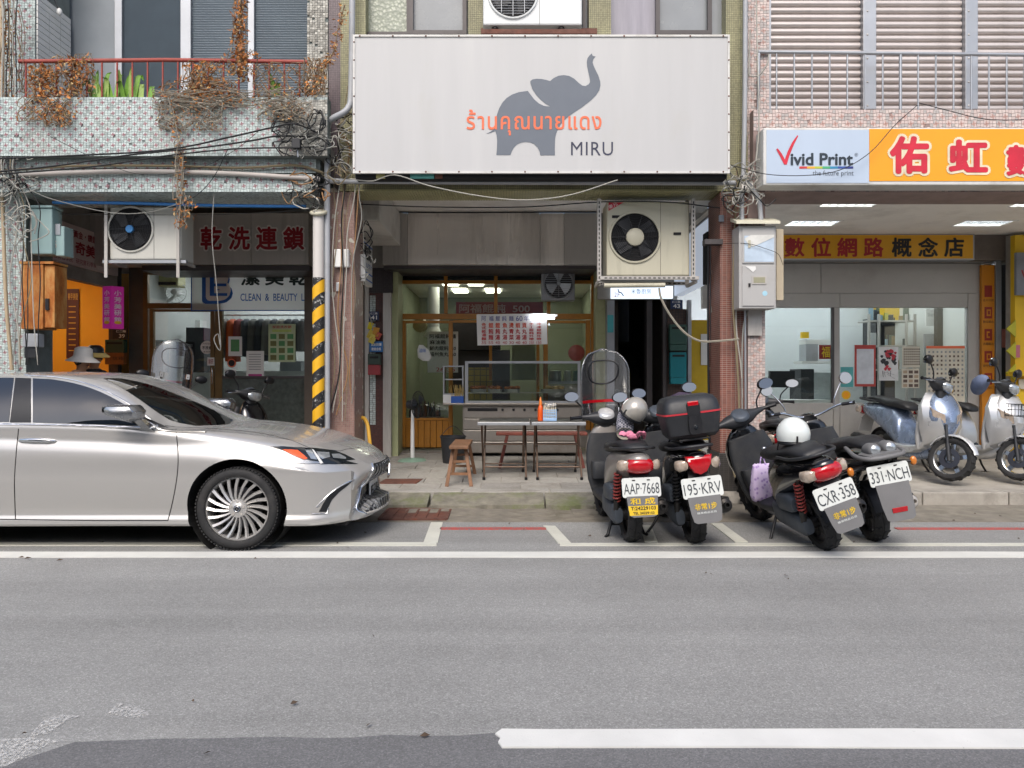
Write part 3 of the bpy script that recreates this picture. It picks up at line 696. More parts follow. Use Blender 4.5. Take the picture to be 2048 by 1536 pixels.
MB().box(X(1507, dl), X(1541, dl), dl-.02, dl+.3, Z(222, dl), 8).build('jamb', m_alu, rbd)
MB().box(XR0, XR1, 9.2, 14.8, 8.0, 8.2).build('roof', m_stucco, rbd)
MB().box(X(1507, dl), XR1, dl+.31, 9.4, Z(230, dl), 8).build('wall', m_stucco, rbd)
# arcade ceiling with four louvred light boxes let in
zc = Z(380, 8.5)
lights = [(4.02, 9.05, .62), (6.42, 9.05, .62), (4.28, 10.35, .62), (6.65, 10.35, .62)]
cbx = MB()
xs = [XR0, 3.75, 4.45, 6.1, 6.8, XR1]
lx = [(3.72, 4.36), (6.02, 6.66)]; ly = [(8.98, 9.32), (10.15, 10.5)]
xcs = [XR0-.1]+[v for p in lx for v in p]+[XR1]; ycs = [8.52]+[v for p in ly for v in p]+[11.4]
for i in range(5):
    for j in range(5):
        if i % 2 and j % 2: continue
        cbx.box(xcs[i], xcs[i+1], ycs[j], ycs[j+1], zc, zc+.1)
cbx.build('arcade_ceiling', m_ceil, rbd)
m_mirror = M('bright_reflector', '#d4d6d8', .2, .9, .03, 2)
for xa_, xb_ in lx:
    for ya_, yb_ in ly:
        lt = MB().box(xa_, xb_, ya_, yb_, zc+.10, zc+.12).build('light_box', EM('arcade_light', '#f3f5f2', 9.0), rbd)
        for k in range(7):
            x = xa_+(xb_-xa_)*k/6; MB().bar((x, ya_, zc+.05), (x, yb_, zc+.05), .008, .09).build('louvre_blade', m_mirror, lt)
        for k in range(1, 4):
            y = ya_+(yb_-ya_)*k/4; MB().bar((xa_, y, zc+.04), (xb_, y, zc+.04), .008, .06).build('louvre_blade', m_mirror, lt)
        for y in (ya_, yb_): MB().box(xa_-.02, xb_+.02, y-.012, y+.012, zc-.006, zc+.0995).build('light_frame', m_whitep, lt)
# shop front in grey panels
dr = 11.3; m_grey = M('grey_laminate', '#a5a29d', .5, 0, .05, 1.5, dirt='#75716a', dscale=1, damt=.3)
for a, t, c, b_ in ((1500, 527, 1642, 586), (1642, 527, 1963, 586), (1500, 586.5, 1680, 615), (1680, 586.5, 1936, 615), (1667, 615.3, 1680, 880), (1936, 586.5, 1963, 880), (1680, 806, 1936, 880), (1500, 806, 1667, 880)):
    MB().box(X(a, dr)+.003, X(c, dr)-.003, dr, dr+.1, Z(b_, dr) if b_ < 870 else .1, Z(t, dr)).build('wall_panel', m_grey, rbd, bev=.004)
MB().box(X(1405, dr), X(1500, dr), dr, dr+.1, Z(616, dr), Z(527, dr)).build('wall_panel', m_grey, rbd)
MB().box(2.36, 13, dr-.02, dr+.2, Z(526, dr), ZCEIL+.1).build('wall', m_stucco, rbd)
MB().box(X(1664, dr), X(1668, dr), dr-.012, dr+.05, Z(806, dr), Z(615, dr)).build('window_frame', m_alu_d, rbd)
for a, c in ((1500, 1664), (1680, 1936)):
    MB().box(X(a, dr), X(c, dr), dr+.045, dr+.05, Z(806, dr), Z(615, dr)).build('pane', m_gl, rbd)
# print shop room
MB().box(2.45, 7.9, 14.2, 14.3, 0, 3.3).build('room_wall', M('cool_white_wall', '#ccd0d2', .8, 0, .04, 1), rbd)
MB().box(2.37, 2.45, 11.41, 14.3, 0, 3.3).build('room_wall', m_wwall, rbd)
MB().box(7.0, 7.08, 11.41, 14.2, 0, 3.3).build('room_wall', m_wwall, rbd)
MB().box(2.45, 7.0, 11.41, 14.2, 3.2, 3.3).build('room_ceiling', m_ceil, rbd)
MB().box(2.45, 7.0, 11.41, 14.2, .15, .25).build('room_floor', m_conc, rbd)
for yy in (12.1, 13.2): MB().box(2.9, 6.6, yy, yy+.2, 3.17, 3.198).build('lamp_panel', EM('cool_tube', '#f4f8ff', 11), rbd)
# far right: dark passage and yellow shop next door
MB().box(X(1965, dr), X(2200, dr), dr+1.2, dr+1.3, 0, zc).build('wall', m_dark, rbd)
MB().box(X(1992, 11.2), X(2003, 11.2), 11.2, 11.3, 0, Z(520, 11.2)).build('door_jamb', m_alu, rbd)
MB().box(X(2022, 11.0), X(2030, 11.0), 11.0, 11.12, 0, Z(470, 11)).build('door_jamb', m_stucco, rbd)
MB().box(X(1945, 11.15), X(2030, 11.15), 11.15, 11.3, Z(520, 11.15), Z(466, 11.15)).build('door_head', M('taupe_panel', '#6b625a', .7, 0, .2, 3), rbd)
m_yel = M('yellow_panel', '#d9b21c', .6, 0, .08, 2)
MB().box(X(2030, 10.9), 9.5, 10.9, 11.0, 0, Z(470, 10.9)).build('wall_panel', m_yel, rbd)

# ================================================================ the far side of the street, seen only in reflections
ob = thing('apartment_block', (0, -6.2, 0), 'plain grey apartment block across the street mirrored in car windows', 'building')
MB().box(-16, 14, -8.5, -6.2, 0, 5.6).build('wall', M('pale_render', '#a09c95', .9, 0, .12, .8), ob)
for fl in range(1):
    MB().box(-16, 14, -6.2, -5.4, 3.3+fl*2.7, 3.45+fl*2.7).build('canopy_slab', m_stucco, ob)
    for k in range(8):
        x = -14.6+k*3.5
        f = MB().box(x, x+2.3, -6.22, -6.15, 3.9, 5.2).build('window', m_alu, ob)
        MB().box(x+.08, x+1.1, -6.16, -6.14, 3.98, 5.12).build('pane', m_ribg, f)
        MB().box(x+1.2, x+2.2, -6.16, -6.14, 3.98, 5.12).build('pane', m_ribg, f)
for k in range(8): MB().box(-15+k*3.5, -12.2+k*3.5, -6.21, -6.15, .1, 3.0).build('shutter', m_alu_d if k % 2 else m_steel_d, ob)
S('far_pavement', MB().box(-60, 60, -6.2, -3.6, -.03, .12), m_conc)
# ================================================================ SILVER SEDAN
from mathutils.bvhtree import BVHTree
from mathutils.geometry import delaunay_2d_cdt
def crow(vals, t):
    """Catmull-Rom through equally weighted values"""
    n = len(vals)-1; u = t*n; i = min(int(u), n-1); f = u-i
    a, b, c, d = vals[max(i-1, 0)], vals[i], vals[i+1], vals[min(i+2, n)]
    return .5*(2*b+(c-a)*f+(2*a-5*b+4*c-d)*f*f+(3*b-a-3*c+d)*f**3)
def interp(tab, x):
    """piecewise smooth lookup in a table of (x, value)"""
    if x <= tab[0][0]: return tab[0][1]
    if x >= tab[-1][0]: return tab[-1][1]
    for i in range(len(tab)-1):
        if tab[i][0] <= x <= tab[i+1][0]:
            x0, v0 = tab[i]; x1, v1 = tab[i+1]; h = x1-x0
            m0 = (v1-tab[i-1][1])/(x1-tab[i-1][0]) if i else (v1-v0)/h
            m1 = (tab[i+2][1]-v0)/(tab[i+2][0]-x0) if i+2 < len(tab) else (v1-v0)/h
            t = (x-x0)/h
            return (2*t**3-3*t**2+1)*v0+(t**3-2*t**2+t)*h*m0+(-2*t**3+3*t**2)*v1+(t**3-t**2)*h*m1
m_paint = NT('silver_car_paint'); _t = m_paint; _n = _t.noise(_t.coord(), 900, 1)
_t.set(_t.ramp(_n, [(.3, hx('#bcbab6')), (.7, hx('#c8c6c2'))]), .27, .55, .5, .5); _t.b.inputs['Coat Roughness'].default_value = .03; m_paint = _t.m
m_tint = NT('tinted_glass'); m_tint.set(hx('#060809'), .02, 0, .9, 1.0); m_tint = m_tint.m
m_chrome = M('chrome', '#d5d7d9', .08, 1.0, .03, 3); m_satin = M('satin_chrome', '#a9abad', .25, .95, .05, 3)
m_tyre = M('tyre_rubber', '#222223', .75, 0, .2, 12, .3, 160, dirt='#4d4944', dscale=5, damt=.4)
m_rim = M('alloy_rim', '#bfbdba', .3, .55, .06, 4); m_orange_l = M('amber_lens', '#e0561a', .15, 0, .08, 20, coat=.6)
m_lens = M('headlamp_lens', '#1c2126', .08, 0, .3, 16, spec=.5, coat=.3); m_clear = M('clear_reflector', '#aeb4b8', .12, .6, .25, 30, coat=.8)
m_well = M('wheel_well', '#0b0b0c', .9)
m_disc = M('brake_disc', '#55555a', .4, .9, .1, 6)
AX, YC = -2.216, 7.095
car = thing('sedan', (AX, YC, 0), 'silver four-door sedan parked at the kerb on the left, its nose by the drain grate', 'car')
OFF[car.name] = Vector((0, 0, 0))            # children are given in the car's own space: x forward from the front axle, y to the far side
XS = [-4.02, -3.92, -3.7, -3.3, -2.87, -2.3, -1.7, -1.1, -.62, -.3, 0, .3, .55, .78, .94, 1.03]
T_b = [(-4.02, .36), (-3.7, .26), (-3.2, .19), (-.3, .185), (.35, .19), (.75, .185), (1.03, .20)]
T_ym = [(-4.02, .70), (-3.92, .80), (-3.7, .86), (-3.3, .905), (-2.87, .93), (-2.2, .925), (-1.2, .92), (-.3, .925), (0, .932), (.35, .922), (.6, .895), (.8, .85), (.94, .78), (1.03, .70)]
T_yl = [(-4.02, .66), (-3.7, .82), (-3.3, .88), (-2.87, .92), (-2.2, .885), (-1.2, .88), (-.3, .90), (0, .925), (.35, .925), (.6, .90), (.8, .86), (.94, .80), (1.03, .72)]
T_zt = [(-4.02, .93), (-3.7, 1.03), (-3.2, 1.04), (-2.3, 1.02), (-1.1, .99), (-.62, .965), (-.3, .955), (0, .93), (.3, .885), (.55, .835), (.78, .765), (.94, .69), (1.03, .62)]
T_zc = [(-4.02, .95), (-3.7, 1.06), (-3.2, 1.06), (-2.3, 1.04), (-1.1, 1.0), (-.62, .985), (-.3, .985), (0, .965), (.3, .925), (.55, .875), (.78, .80), (.94, .72), (1.03, .645)]
T_yt = [(-4.02, .62), (-3.7, .76), (-3.2, .82), (-2.3, .845), (-1.1, .845), (-.62, .835), (-.3, .80), (0, .76), (.3, .72), (.55, .66), (.78, .57), (.94, .47), (1.03, .38)]
def bulge(x): return 0 if x < .1 else .32*((x-.1)/.93)**2.2
def section(x):
    zb, ym, yl, zt, zc, yt = (interp(t, x) for t in (T_b, T_ym, T_yl, T_zt, T_zc, T_yt))
    hz = zt-.165
    pts = [(0, zb), (yl*.5, zb), (yl-.10, zb), (yl-.012, zb+.012), (yl, zb+.05), (yl-.012, zb+.085), (yl-.02, zb+.12), ((yl+ym)/2-.012, .40), (ym-.004, .55), (ym, .62), (ym-.004, (.62+hz)/2+.01), (ym-.022, hz), (ym-.045, hz+.055), ((ym*2+yt)/3-.016, zt-.045), (yt+.03, zt-.008), (yt, zt+.002), (yt-.03, zt+.004), (yt*.7, zt*.35+zc*.65), (yt*.35, zc-.004), (0, zc)]
    k = bulge(x)
    return [Vector((x-k*(abs(y)/.93)**2.6, y, z)) for y, z in pts]
def dense(secs, nx, ny):
    cols = []
    for s_ in secs: cols.append([crow(s_, j/ny) for j in range(ny+1)])
    return cols
xs = []
for a, b_ in zip(XS, XS[1:]): xs += [a+(b_-a)*i/5 for i in range(5)]
xs.append(XS[-1])
NP = 19*2
half = [[crow(section(x), j/NP) for j in range(NP+1)] for x in xs]
rings = [h_+[Vector((p.x, -p.y, p.z)) for p in h_[-2:0:-1]] for h_ in half]
for kx, sc_ in ((.018, .93), (.028, .8), (.032, .5)):
    rings.append([Vector((p.x+kx*(1 if p.x > .9 else .6), p.y*sc_, .43+(p.z-.43)*sc_)) for p in rings[-1 if kx == .018 else -2 if kx == .028 else -3]])
bb = MB(); bb.loft(rings)
def boolcut(mb, cutters, mats):
    me = bpy.data.meshes.new('body'); me.from_pydata(mb.v, [], mb.f)
    for m in mats: me.materials.append(m)
    bm = bmesh.new(); bm.from_mesh(me); bmesh.ops.recalc_face_normals(bm, faces=bm.faces); bm.to_mesh(me); bm.free()
    o = bpy.data.objects.new('body', me); C.objects.link(o); tmp = []
    for cmb in cutters:
        cm = bpy.data.meshes.new('cut'); cm.from_pydata(cmb.v, [], cmb.f)
        for m in mats: cm.materials.append(m)
        bm = bmesh.new(); bm.from_mesh(cm); bmesh.ops.recalc_face_normals(bm, faces=bm.faces)
        for f in bm.faces: f.material_index = 1
        bm.to_mesh(cm); bm.free()
        co = bpy.data.objects.new('cut', cm); C.objects.link(co); tmp.append(co)
        md = o.modifiers.new('cut', 'BOOLEAN'); md.object = co; md.operation = 'DIFFERENCE'; md.solver = 'EXACT'
    dg = bpy.context.evaluated_depsgraph_get(); me2 = bpy.data.meshes.new_from_object(o.evaluated_get(dg))
    for co in tmp: bpy.data.objects.remove(co)
    bpy.data.objects.remove(o); return me2
cut = []
for xa_ in (0, -2.87):
    for s_ in (-1, 1):
        cut.append(MB().lathe([(.405, s_*.60), (.405, s_*1.3)], 56, (xa_, 0, .335), (0, 1, 0), cap=True))
bvh_body = BVHTree.FromPolygons(bb.v, bb.f)
me = boolcut(bb, cut, [m_paint, m_well])
me.polygons.foreach_set('use_smooth', [True]*len(me.polygons)); me.set_sharp_from_angle(angle=R(32))
body = bpy.data.objects.new('body', me); C.objects.link(body); body.parent = car; OFF[body.name] = Vector((0, 0, 0)); me.name = 'body'
# cabin shell
CX = [-3.55, -3.3, -3.0, -2.7, -2.3, -1.8, -1.5, -1.28, -1.1, -.94, -.76, -.62, -.45, -.28]
T_rz = [(-3.55, 1.03), (-3.3, 1.13), (-3.0, 1.27), (-2.7, 1.35), (-2.3, 1.395), (-1.8, 1.41), (-1.5, 1.395), (-1.28, 1.362), (-1.1, 1.305), (-.94, 1.225), (-.76, 1.09), (-.62, .975), (-.45, .955), (-.28, .95)]
T_ry = [(-3.55, .70), (-3.3, .655), (-3.0, .62), (-2.7, .595), (-2.3, .585), (-1.8, .59), (-1.5, .605), (-1.28, .635), (-1.1, .665), (-.94, .70), (-.76, .75), (-.62, .79), (-.45, .79), (-.28, .76)]
T_cz = [(-3.55, 1.05), (-3.3, 1.17), (-3.0, 1.31), (-2.7, 1.395), (-2.3, 1.437), (-1.8, 1.447), (-1.5, 1.44), (-1.28, 1.425), (-1.1, 1.37), (-.94, 1.30), (-.76, 1.215), (-.62, 1.15), (-.45, 1.07), (-.28, .985)]
cxs = []
for a, b_ in zip(CX, CX[1:]): cxs += [a+(b_-a)*i/4 for i in range(4)]
cxs.append(CX[-1])
def csec(x):
    rz, ry, cz = interp(T_rz, x), interp(T_ry, x), interp(T_cz, x); by, bz = interp(T_yt, x)+.012, interp(T_zt, x)-.02
    rz = max(rz, bz+.005); ry = min(ry, by)
    o_ = []
    for k in range(7):
        t = k/6; bow = math.sin(t*PI)*.05
        o_.append(Vector((x, by+(ry-by)*t+bow, bz+(rz-bz)*t+bow*.3)))
    for k in range(1, 9):
        t = k/8; cr = 1-(1-t)**2.2
        o_.append(Vector((x, ry*(1-t), rz+(cz-rz)*cr)))
    return o_
ch = [csec(x) for x in cxs]
crings = [h_+[Vector((p.x, -p.y, p.z)) for p in h_[-2::-1]] for h_ in ch]
cbm = MB(); cbm.grid(crings); cabin = cbm.build('cabin', m_paint, car, smooth=50)
bvh_cab = BVHTree.FromPolygons(cbm.v, cbm.f)
eye = Vector((0, 0, CAMZ))-Vector((AX, YC, 0))
def hit(px, py, which=None):
    d = Vector(((px-1024)/FPX, 1, (HOR-py)/FPX)).normalized(); best = None
    for tr in ((bvh_body, bvh_cab) if which is None else (which,)):
        p, n, i, dist = tr.ray_cast(eye, d)
        if p is not None and (best is None or dist < best[2]): best = (p, n if n.dot(d) < 0 else -n, dist)
    return best
def patch(name, poly, mat, off=.003, step=9, which=None, both=True, smooth=60, thick=.004):
    """a panel lying on the bodywork, traced along sight lines; its twin goes on the far flank"""
    pl = []
    for a, b_ in zip(poly, poly[1:]+poly[:1]):
        n = max(1, int(math.hypot(b_[0]-a[0], b_[1]-a[1])/step))
        pl += [(a[0]+(b_[0]-a[0])*i/n, a[1]+(b_[1]-a[1])*i/n) for i in range(n)]
    x0, x1 = min(p[0] for p in pl), max(p[0] for p in pl); y0, y1 = min(p[1] for p in pl), max(p[1] for p in pl)
    vs = [Vector(p) for p in pl]; yy = y0+step*.5
    while yy < y1:
        xx = x0+step*.37
        while xx < x1: vs.append(Vector((xx, yy))); xx += step
        yy += step
    r = delaunay_2d_cdt(vs, [], [list(range(len(pl)))], 1, 1e-4)
    P = []
    for v in r[0]:
        h_ = hit(v[0], v[1], which); P.append(None if h_ is None else h_[0]+h_[1]*off)
    fs = [f for f in r[2] if all(P[i] is not None for i in f)]
    if not fs: return None
    used = sorted({i for f in fs for i in f}); mp = {i: k for k, i in enumerate(used)}
    pts = [P[i] for i in used]; fs = [[mp[i] for i in f] for f in fs]; res = []
    for s_ in ((1, -1) if both else (1,)):
        b_ = MB(); b_.add([Vector((p.x, p.y*s_, p.z)) for p in pts], fs); o = b_.build(name, mat, car, smooth=smooth); res.append(o)
    return res[0]
def trace(name, pts, mat, r=.004, off=.0, which=None, both=True, n=6, flat=None):
    P = []
    for a, b_ in zip(pts, pts[1:]):
        k = max(1, int(math.hypot(b_[0]-a[0], b_[1]-a[1])/8))
        for i in range(k):
            h_ = hit(a[0]+(b_[0]-a[0])*i/k, a[1]+(b_[1]-a[1])*i/k, which)
            if h_: P.append(h_[0]+h_[1]*off)
    h_ = hit(*pts[-1], which)
    if h_: P.append(h_[0]+h_[1]*off)
    if len(P) < 2: return
    for s_ in ((1, -1) if both else (1,)):
        MB().tube([Vector((p.x, p.y*s_, p.z)) for p in P], r, n).build(name, mat, car, smooth=60)
def smoothpx(pts, n=6): return [(p.x, p.y) for p in curve3([Vector((a, b_, 0)) for a, b_ in pts], n)]
# glass
top = smoothpx([(66, 757), (110, 760), (160, 770), (205, 786), (250, 810), (286, 835), (306, 851)])
patch('front_window', [(66, 845)]+top+[(306, 852), (240, 850)], m_tint, .004, 9, bvh_cab)
patch('rear_window', [(-190, 843), (-190, 775), (-120, 761), (-40, 756), (28, 756), (18, 844)], m_tint, .004, 9, bvh_cab)
patch('pillar_cover', [(20, 845), (31, 756), (62, 757), (62, 845)], m_black, .004, 9, bvh_cab)
patch('windscreen', smoothpx([(207, 757), (245, 758), (300, 770), (350, 788), (420, 817), (478, 846)])+[(440, 850), (392, 852)]+smoothpx([(392, 852), (348, 843), (318, 827), (280, 800), (240, 774), (207, 757)]), m_tint, .003, 8, bvh_cab, both=False)
trace('chrome_trim', [(-190, 848), (18, 849), (160, 851), (312, 856)], m_chrome, .009, .004)
trace('chrome_trim', [(50, 751)]+smoothpx([(64, 752), (112, 755), (164, 765), (210, 782), (256, 807), (292, 833), (316, 853)]), m_chrome, .006, .004)
# doors: shut lines, handle
trace('shut_line', smoothpx([(352, 858), (356, 905), (355, 945), (347, 995), (336, 1041)])+[(336, 1041), (200, 1041), (30, 1039), (-150, 1036)], m_well, .0042, -.001)
trace('shut_line', smoothpx([(38, 850), (33, 900), (29, 960), (30, 1010), (31, 1039)]), m_well, .0042, -.001)
trace('shut_line', [(312, 856), (352, 860)], m_well, .003, -.001)
hp = hit(75, 882)[0]
for s_ in (1, -1):
    y_ = hp.y*s_; e_ = -s_
    hd = MB(); hd.sup([(hp.x-.152, y_+.0, hp.z, .006, .006), (hp.x-.13, y_-.010*s_, hp.z+.006, .016, .016), (hp.x-.04, y_-.022*s_, hp.z+.008, .014, .018), (hp.x+.08, y_-.022*s_, hp.z+.006, .014, .017), (hp.x+.14, y_-.008*s_, hp.z, .012, .012), (hp.x+.155, y_, hp.z, .004, .004)], 10)
    ho = hd.build('door_handle', m_chrome, car, smooth=60)
    MB().ell((hp.x-.01, y_, hp.z-.012), (.13, .006, .03), 20, 8).build('handle_recess', m_paint, ho, smooth=60)
# headlamps and lower fins (traced on the nose)
q5 = lambda pts: [(500+.14648*a, 860+.14648*b_) for a, b_ in pts]
patch('headlight', q5([(300, 228), (430, 226), (700, 240), (920, 258), (1150, 280), (1300, 335), (1435, 405), (1300, 418), (1475, 465), (1250, 466), (980, 468), (890, 428), (780, 405), (600, 345), (440, 275)]), m_lens, .004, 5)
patch('turn_signal', q5([(440, 270), (560, 272), (650, 278), (720, 335), (785, 390), (745, 408), (590, 345)]), m_orange_l, .007, 4)
patch('light_strip', q5([(838, 268), (865, 280), (930, 360), (995, 455), (960, 466), (900, 370)]), m_whitep, .008, 4)
patch('lamp_reflector', q5([(750, 280), (830, 272), (880, 340), (920, 410), (830, 395)]), m_clear, .006, 4)
patch('lamp_reflector', q5([(900, 300), (1080, 310), (1090, 375), (980, 400), (940, 370)]), m_clear, .006, 4)
patch('lamp_reflector', q5([(1110, 330), (1220, 330), (1310, 380), (1300, 400), (1130, 385)]), m_clear, .006, 4)
patch('lamp_trim', q5([(480, 408), (700, 415), (940, 435), (1010, 458), (800, 462), (580, 448)]), m_satin, .006, 4)
patch('bumper_fin', q5([(940, 1115), (1000, 1000), (1080, 890), (1190, 800), (1300, 745), (1410, 685), (1330, 760), (1215, 850), (1120, 950), (1068, 1060), (1052, 1118)]), m_black, .003, 5)
trace('chrome_trim', q5([(905, 1055), (1040, 910), (1180, 798), (1300, 728), (1415, 680)]), m_chrome, .006, .003)
trace('chrome_trim', q5([(845, 1142), (940, 1146), (1050, 1140), (1070, 1060)]), m_satin, .005, .002)
trace('shut_line', q5([(120, 335), (220, 272), (300, 228)]), m_well, .003, -.001)
trace('shut_line', [(330, 851)]+smoothpx([(352, 854), (440, 858), (520, 866), (580, 880), (617, 895)])+q5([(1000, 258), (1230, 288), (1310, 262), (1420, 250), (1510, 238)]), m_well, .003, -.0005)
# door mirror
for s_ in (1, -1):
    mp_ = MB()
    poly = [(-.985, 1.155), (-.96, 1.18), (-.74, 1.178), (-.70, 1.13), (-.715, 1.07), (-.78, 1.045), (-.85, 1.06), (-.975, 1.105)]
    r0 = [Vector((x, s_*.90, z)) for x, z in poly]; cx_ = sum(p[0] for p in poly)/8; cz_ = sum(p[1] for p in poly)/8
    mk = lambda y, k: [Vector((cx_+(x-cx_)*k, s_*y, cz_+(z-cz_)*k)) for x, z in poly]
    mp_.loft([mk(.90, .55), mk(.93, .9), mk(.98, 1.0), mk(1.06, .98), mk(1.12, .8), mk(1.135, .5)])
    mo = mp_.build('door_mirror', m_satin, car, smooth=40, bev=.004)
    st = MB(); st.loft([[Vector((x, s_*y, z)) for x, y, z in rg] for rg in (
        [(-.80, .80, .95), (-.66, .80, .945), (-.66, .86, .945), (-.80, .86, .95)], [(-.775, .85, .99), (-.70, .85, .985), (-.70, .90, .985), (-.775, .90, .99)], [(-.80, .92, 1.07), (-.72, .92, 1.06), (-.72, 1.0, 1.06), (-.80, 1.0, 1.07)])])
    st.build('mirror_stalk', m_satin, mo, smooth=40)
    MB().add([(-.982, s_*.94, 1.115), (-.985, s_*1.09, 1.12), (-.985, s_*1.09, 1.165), (-.982, s_*.94, 1.162)], [(0, 1, 2, 3)]).build('mirror_glass', m_chrome, mo)
    MB().add([(-.70, s_*.845, 1.0), (-.57, s_*.84, .985), (-.83, s_*.835, 1.10), (-.86, s_*.84, 1.01)], [(0, 1, 2, 3)]).build('quarter_cover', m_black, car)
# spindle grille
def front(y, z):
    p, n, i, d = bvh_body.ray_cast(Vector((2.5, y, z)), Vector((-1, 0, 0))); return None if p is None else p
def gy(z): return interp([(.225, .50), (.26, .545), (.34, .50), (.44, .415), (.50, .385), (.555, .41), (.60, .40), (.64, .36)], z)
gm = MB(); rows = []
for i in range(22):
    z = .225+(.64-.225)*i/21; row = []
    for j in range(25):
        y = gy(z)*(-1+2*j/24); p = front(y, z); row.append(Vector((p.x+.003, p.y, p.z)) if p else Vector((.9, y, z)))
    rows.append(row)
gm.grid(rows); gr = gm.build('grille', m_black, car, smooth=60)
for k in range(-8, 9):
    if k == 0: continue
    y = k*.062; P = []
    for i in range(22):
        z = .235+(.63-.235)*i/21
        if abs(y) < gy(z)-.012:
            p = front(y, z)
            if p: P.append(Vector((p.x+.008, y, z)))
    if len(P) > 2: MB().tube(P, .007, 5).build('grille_slat', m_satin, gr, smooth=60)
for s_ in (1, -1):
    P = []
    for i in range(30):
        z = .225+(.64-.225)*i/29; p = front(s_*gy(z), z)
        if p: P.append(Vector((p.x+.005, p.y, p.z)))
    MB().tube(P, .012, 8).build('grille_surround', m_chrome, gr, smooth=60)
P = [front(y, .228) for y in [-.5+.05*i for i in range(21)]]
MB().tube([p+Vector((.006, 0, 0)) for p in P if p], .012, 8).build('grille_surround', m_steel_d, gr, smooth=60)
fx = front(0, .545).x
em = MB(); em.lathe([(.055, 0), (.07, .008), (.082, 0)], 28, (fx+.012, 0, .545), (1, 0, 0)); em.tube([(fx+.02, .02, .60), (fx+.022, -.02, .51), (fx+.02, -.05, .515)], .011, 6)
em.build('emblem', m_chrome, gr, smooth=60)
px_ = front(0, .385).x+.035
pl = MB().box(px_, px_+.012, -.19, .19, .305, .465).build('licence_plate', m_whitep, car, bev=.004)
MB().box(px_-.09, px_, -.15, .15, .31, .455).build('plate_bracket', m_black, pl)
letters('BFE-7158', (px_+.012, -.165, .325), (0, 1, 0), (0, 0, 1), .33, .095, m_ink, pl, bold=.02, lift=.002)
# belly
MB().box(-3.9, .85, -.72, .72, .17, .30).build('underbody', m_well, car)
# wheels
def wheel(x, y, s_):
    w = MB(); h_ = .115
    prof = [(.258, -h_+.01), (.270, -h_), (.30, -h_), (.322, -h_+.014), (.3335, -h_+.04), (.335, -.05), (.328, -.047), (.328, -.041), (.335, -.038), (.335, 0), (.335, .038), (.328, .041), (.328, .047), (.335, .05), (.3335, h_-.04), (.322, h_-.014), (.30, h_), (.270, h_), (.258, h_-.01), (.25, 0)]
    w.lathe(prof, 72, (x, y, .335), (0, 1, 0), loop=True)
    for k in range(72):
        a = 2*PI*(k+.5)/72
        for zz in (-.095, .075):
            c_ = Vector((x+math.cos(a)*.331, y+zz+.01, .335+math.sin(a)*.331)); w.obox(c_, (.010, .045, .016), (0, -a, 0))
    wo = w.build('wheel', m_tyre, car, smooth=40)
    f = y-s_*.095            # s_: -1 far, 1 near; the outer face looks to -y on the near side
    o = lambda r, a, d: Vector((x+r*math.cos(a), f+s_*d, .335+r*math.sin(a)))
    b_ = MB(); b_.lathe([(.262, -.015*1), (.266, .0), (.258, .008), (.246, .006), (.240, .03), (.235, .15), (.255, .19)], 60, (x, f, .335), (0, s_, 0))
    b_.build('rim', m_rim, wo, smooth=50)
    sp = MB()
    for k in range(20):
        a = 2*PI*k/20; tw = .26
        r_ = []
        for t in (0, .3, .65, 1.0):
            rr = .055+.190*t; aa = a+tw*(1-t)*1.0; wd_ = (.014+.013*t)/rr; dd = .018-.012*t
            r_.append([o(rr, aa-wd_*.55, dd+.004), o(rr, aa+wd_*.25, dd-.006), o(rr, aa+wd_*.55, dd+.018), o(rr, aa-wd_*.5, dd+.03)])
        sp.loft(r_)
    sp.build('spokes', m_rim, wo, smooth=30)
    hb = MB(); hb.lathe([(.0, .0), (.030, .002), (.036, .008), (.072, .012), (.078, .022), (.078, .05)], 36, (x, f, .335), (0, s_, 0)); hb.build('hub', m_rim, wo, smooth=50)
    cp = MB(); cp.lathe([(.0, -.004), (.024, -.003), (.030, .002)], 28, (x, f, .335), (0, s_, 0)); co = cp.build('hub_cap', m_black, wo, smooth=40)
    er = MB(); er.lathe([(.019, -.0065), (.021, -.008), (.023, -.0065)], 24, (x, f, .335), (0, s_, 0)); er.tube([(x+.008, f-s_*.0065, .350), (x-.006, f-s_*.0065, .328), (x+.014, f-s_*.0065, .328)], .0024, 5); er.build('hub_emblem', m_chrome, wo)
    for k in range(5):
        a = PI/2+2*PI*k/5; p = o(.055, a, .008)
        MB().lathe([(.0, -.004), (.010, -.004), (.011, .01)], 10, p, (0, s_, 0)).build('wheel_nut', m_steel_d, wo)
    dk = MB(); dk.lathe([(.02, .075), (.165, .075), (.165, .1), (.02, .1)], 40, (x, f, .335), (0, s_, 0)); dk.build('brake_disc', m_disc, wo, smooth=40)
    MB().box(x+.08, x+.18, min(f+s_*.06, f+s_*.12), max(f+s_*.06, f+s_*.12), .30, .46).build('brake_calliper', m_black, wo, bev=.01)
for x in (0, -2.87):
    wheel(x, -.80, 1); wheel(x, .80, -1)
    for s_ in (-1, 1):
        a_ = MB(); a_.lathe([(.404, s_*.58), (.404, s_*.86)], 40, (x, 0, .335), (0, 1, 0)); a_.build('wheel_arch_liner', m_well, car)
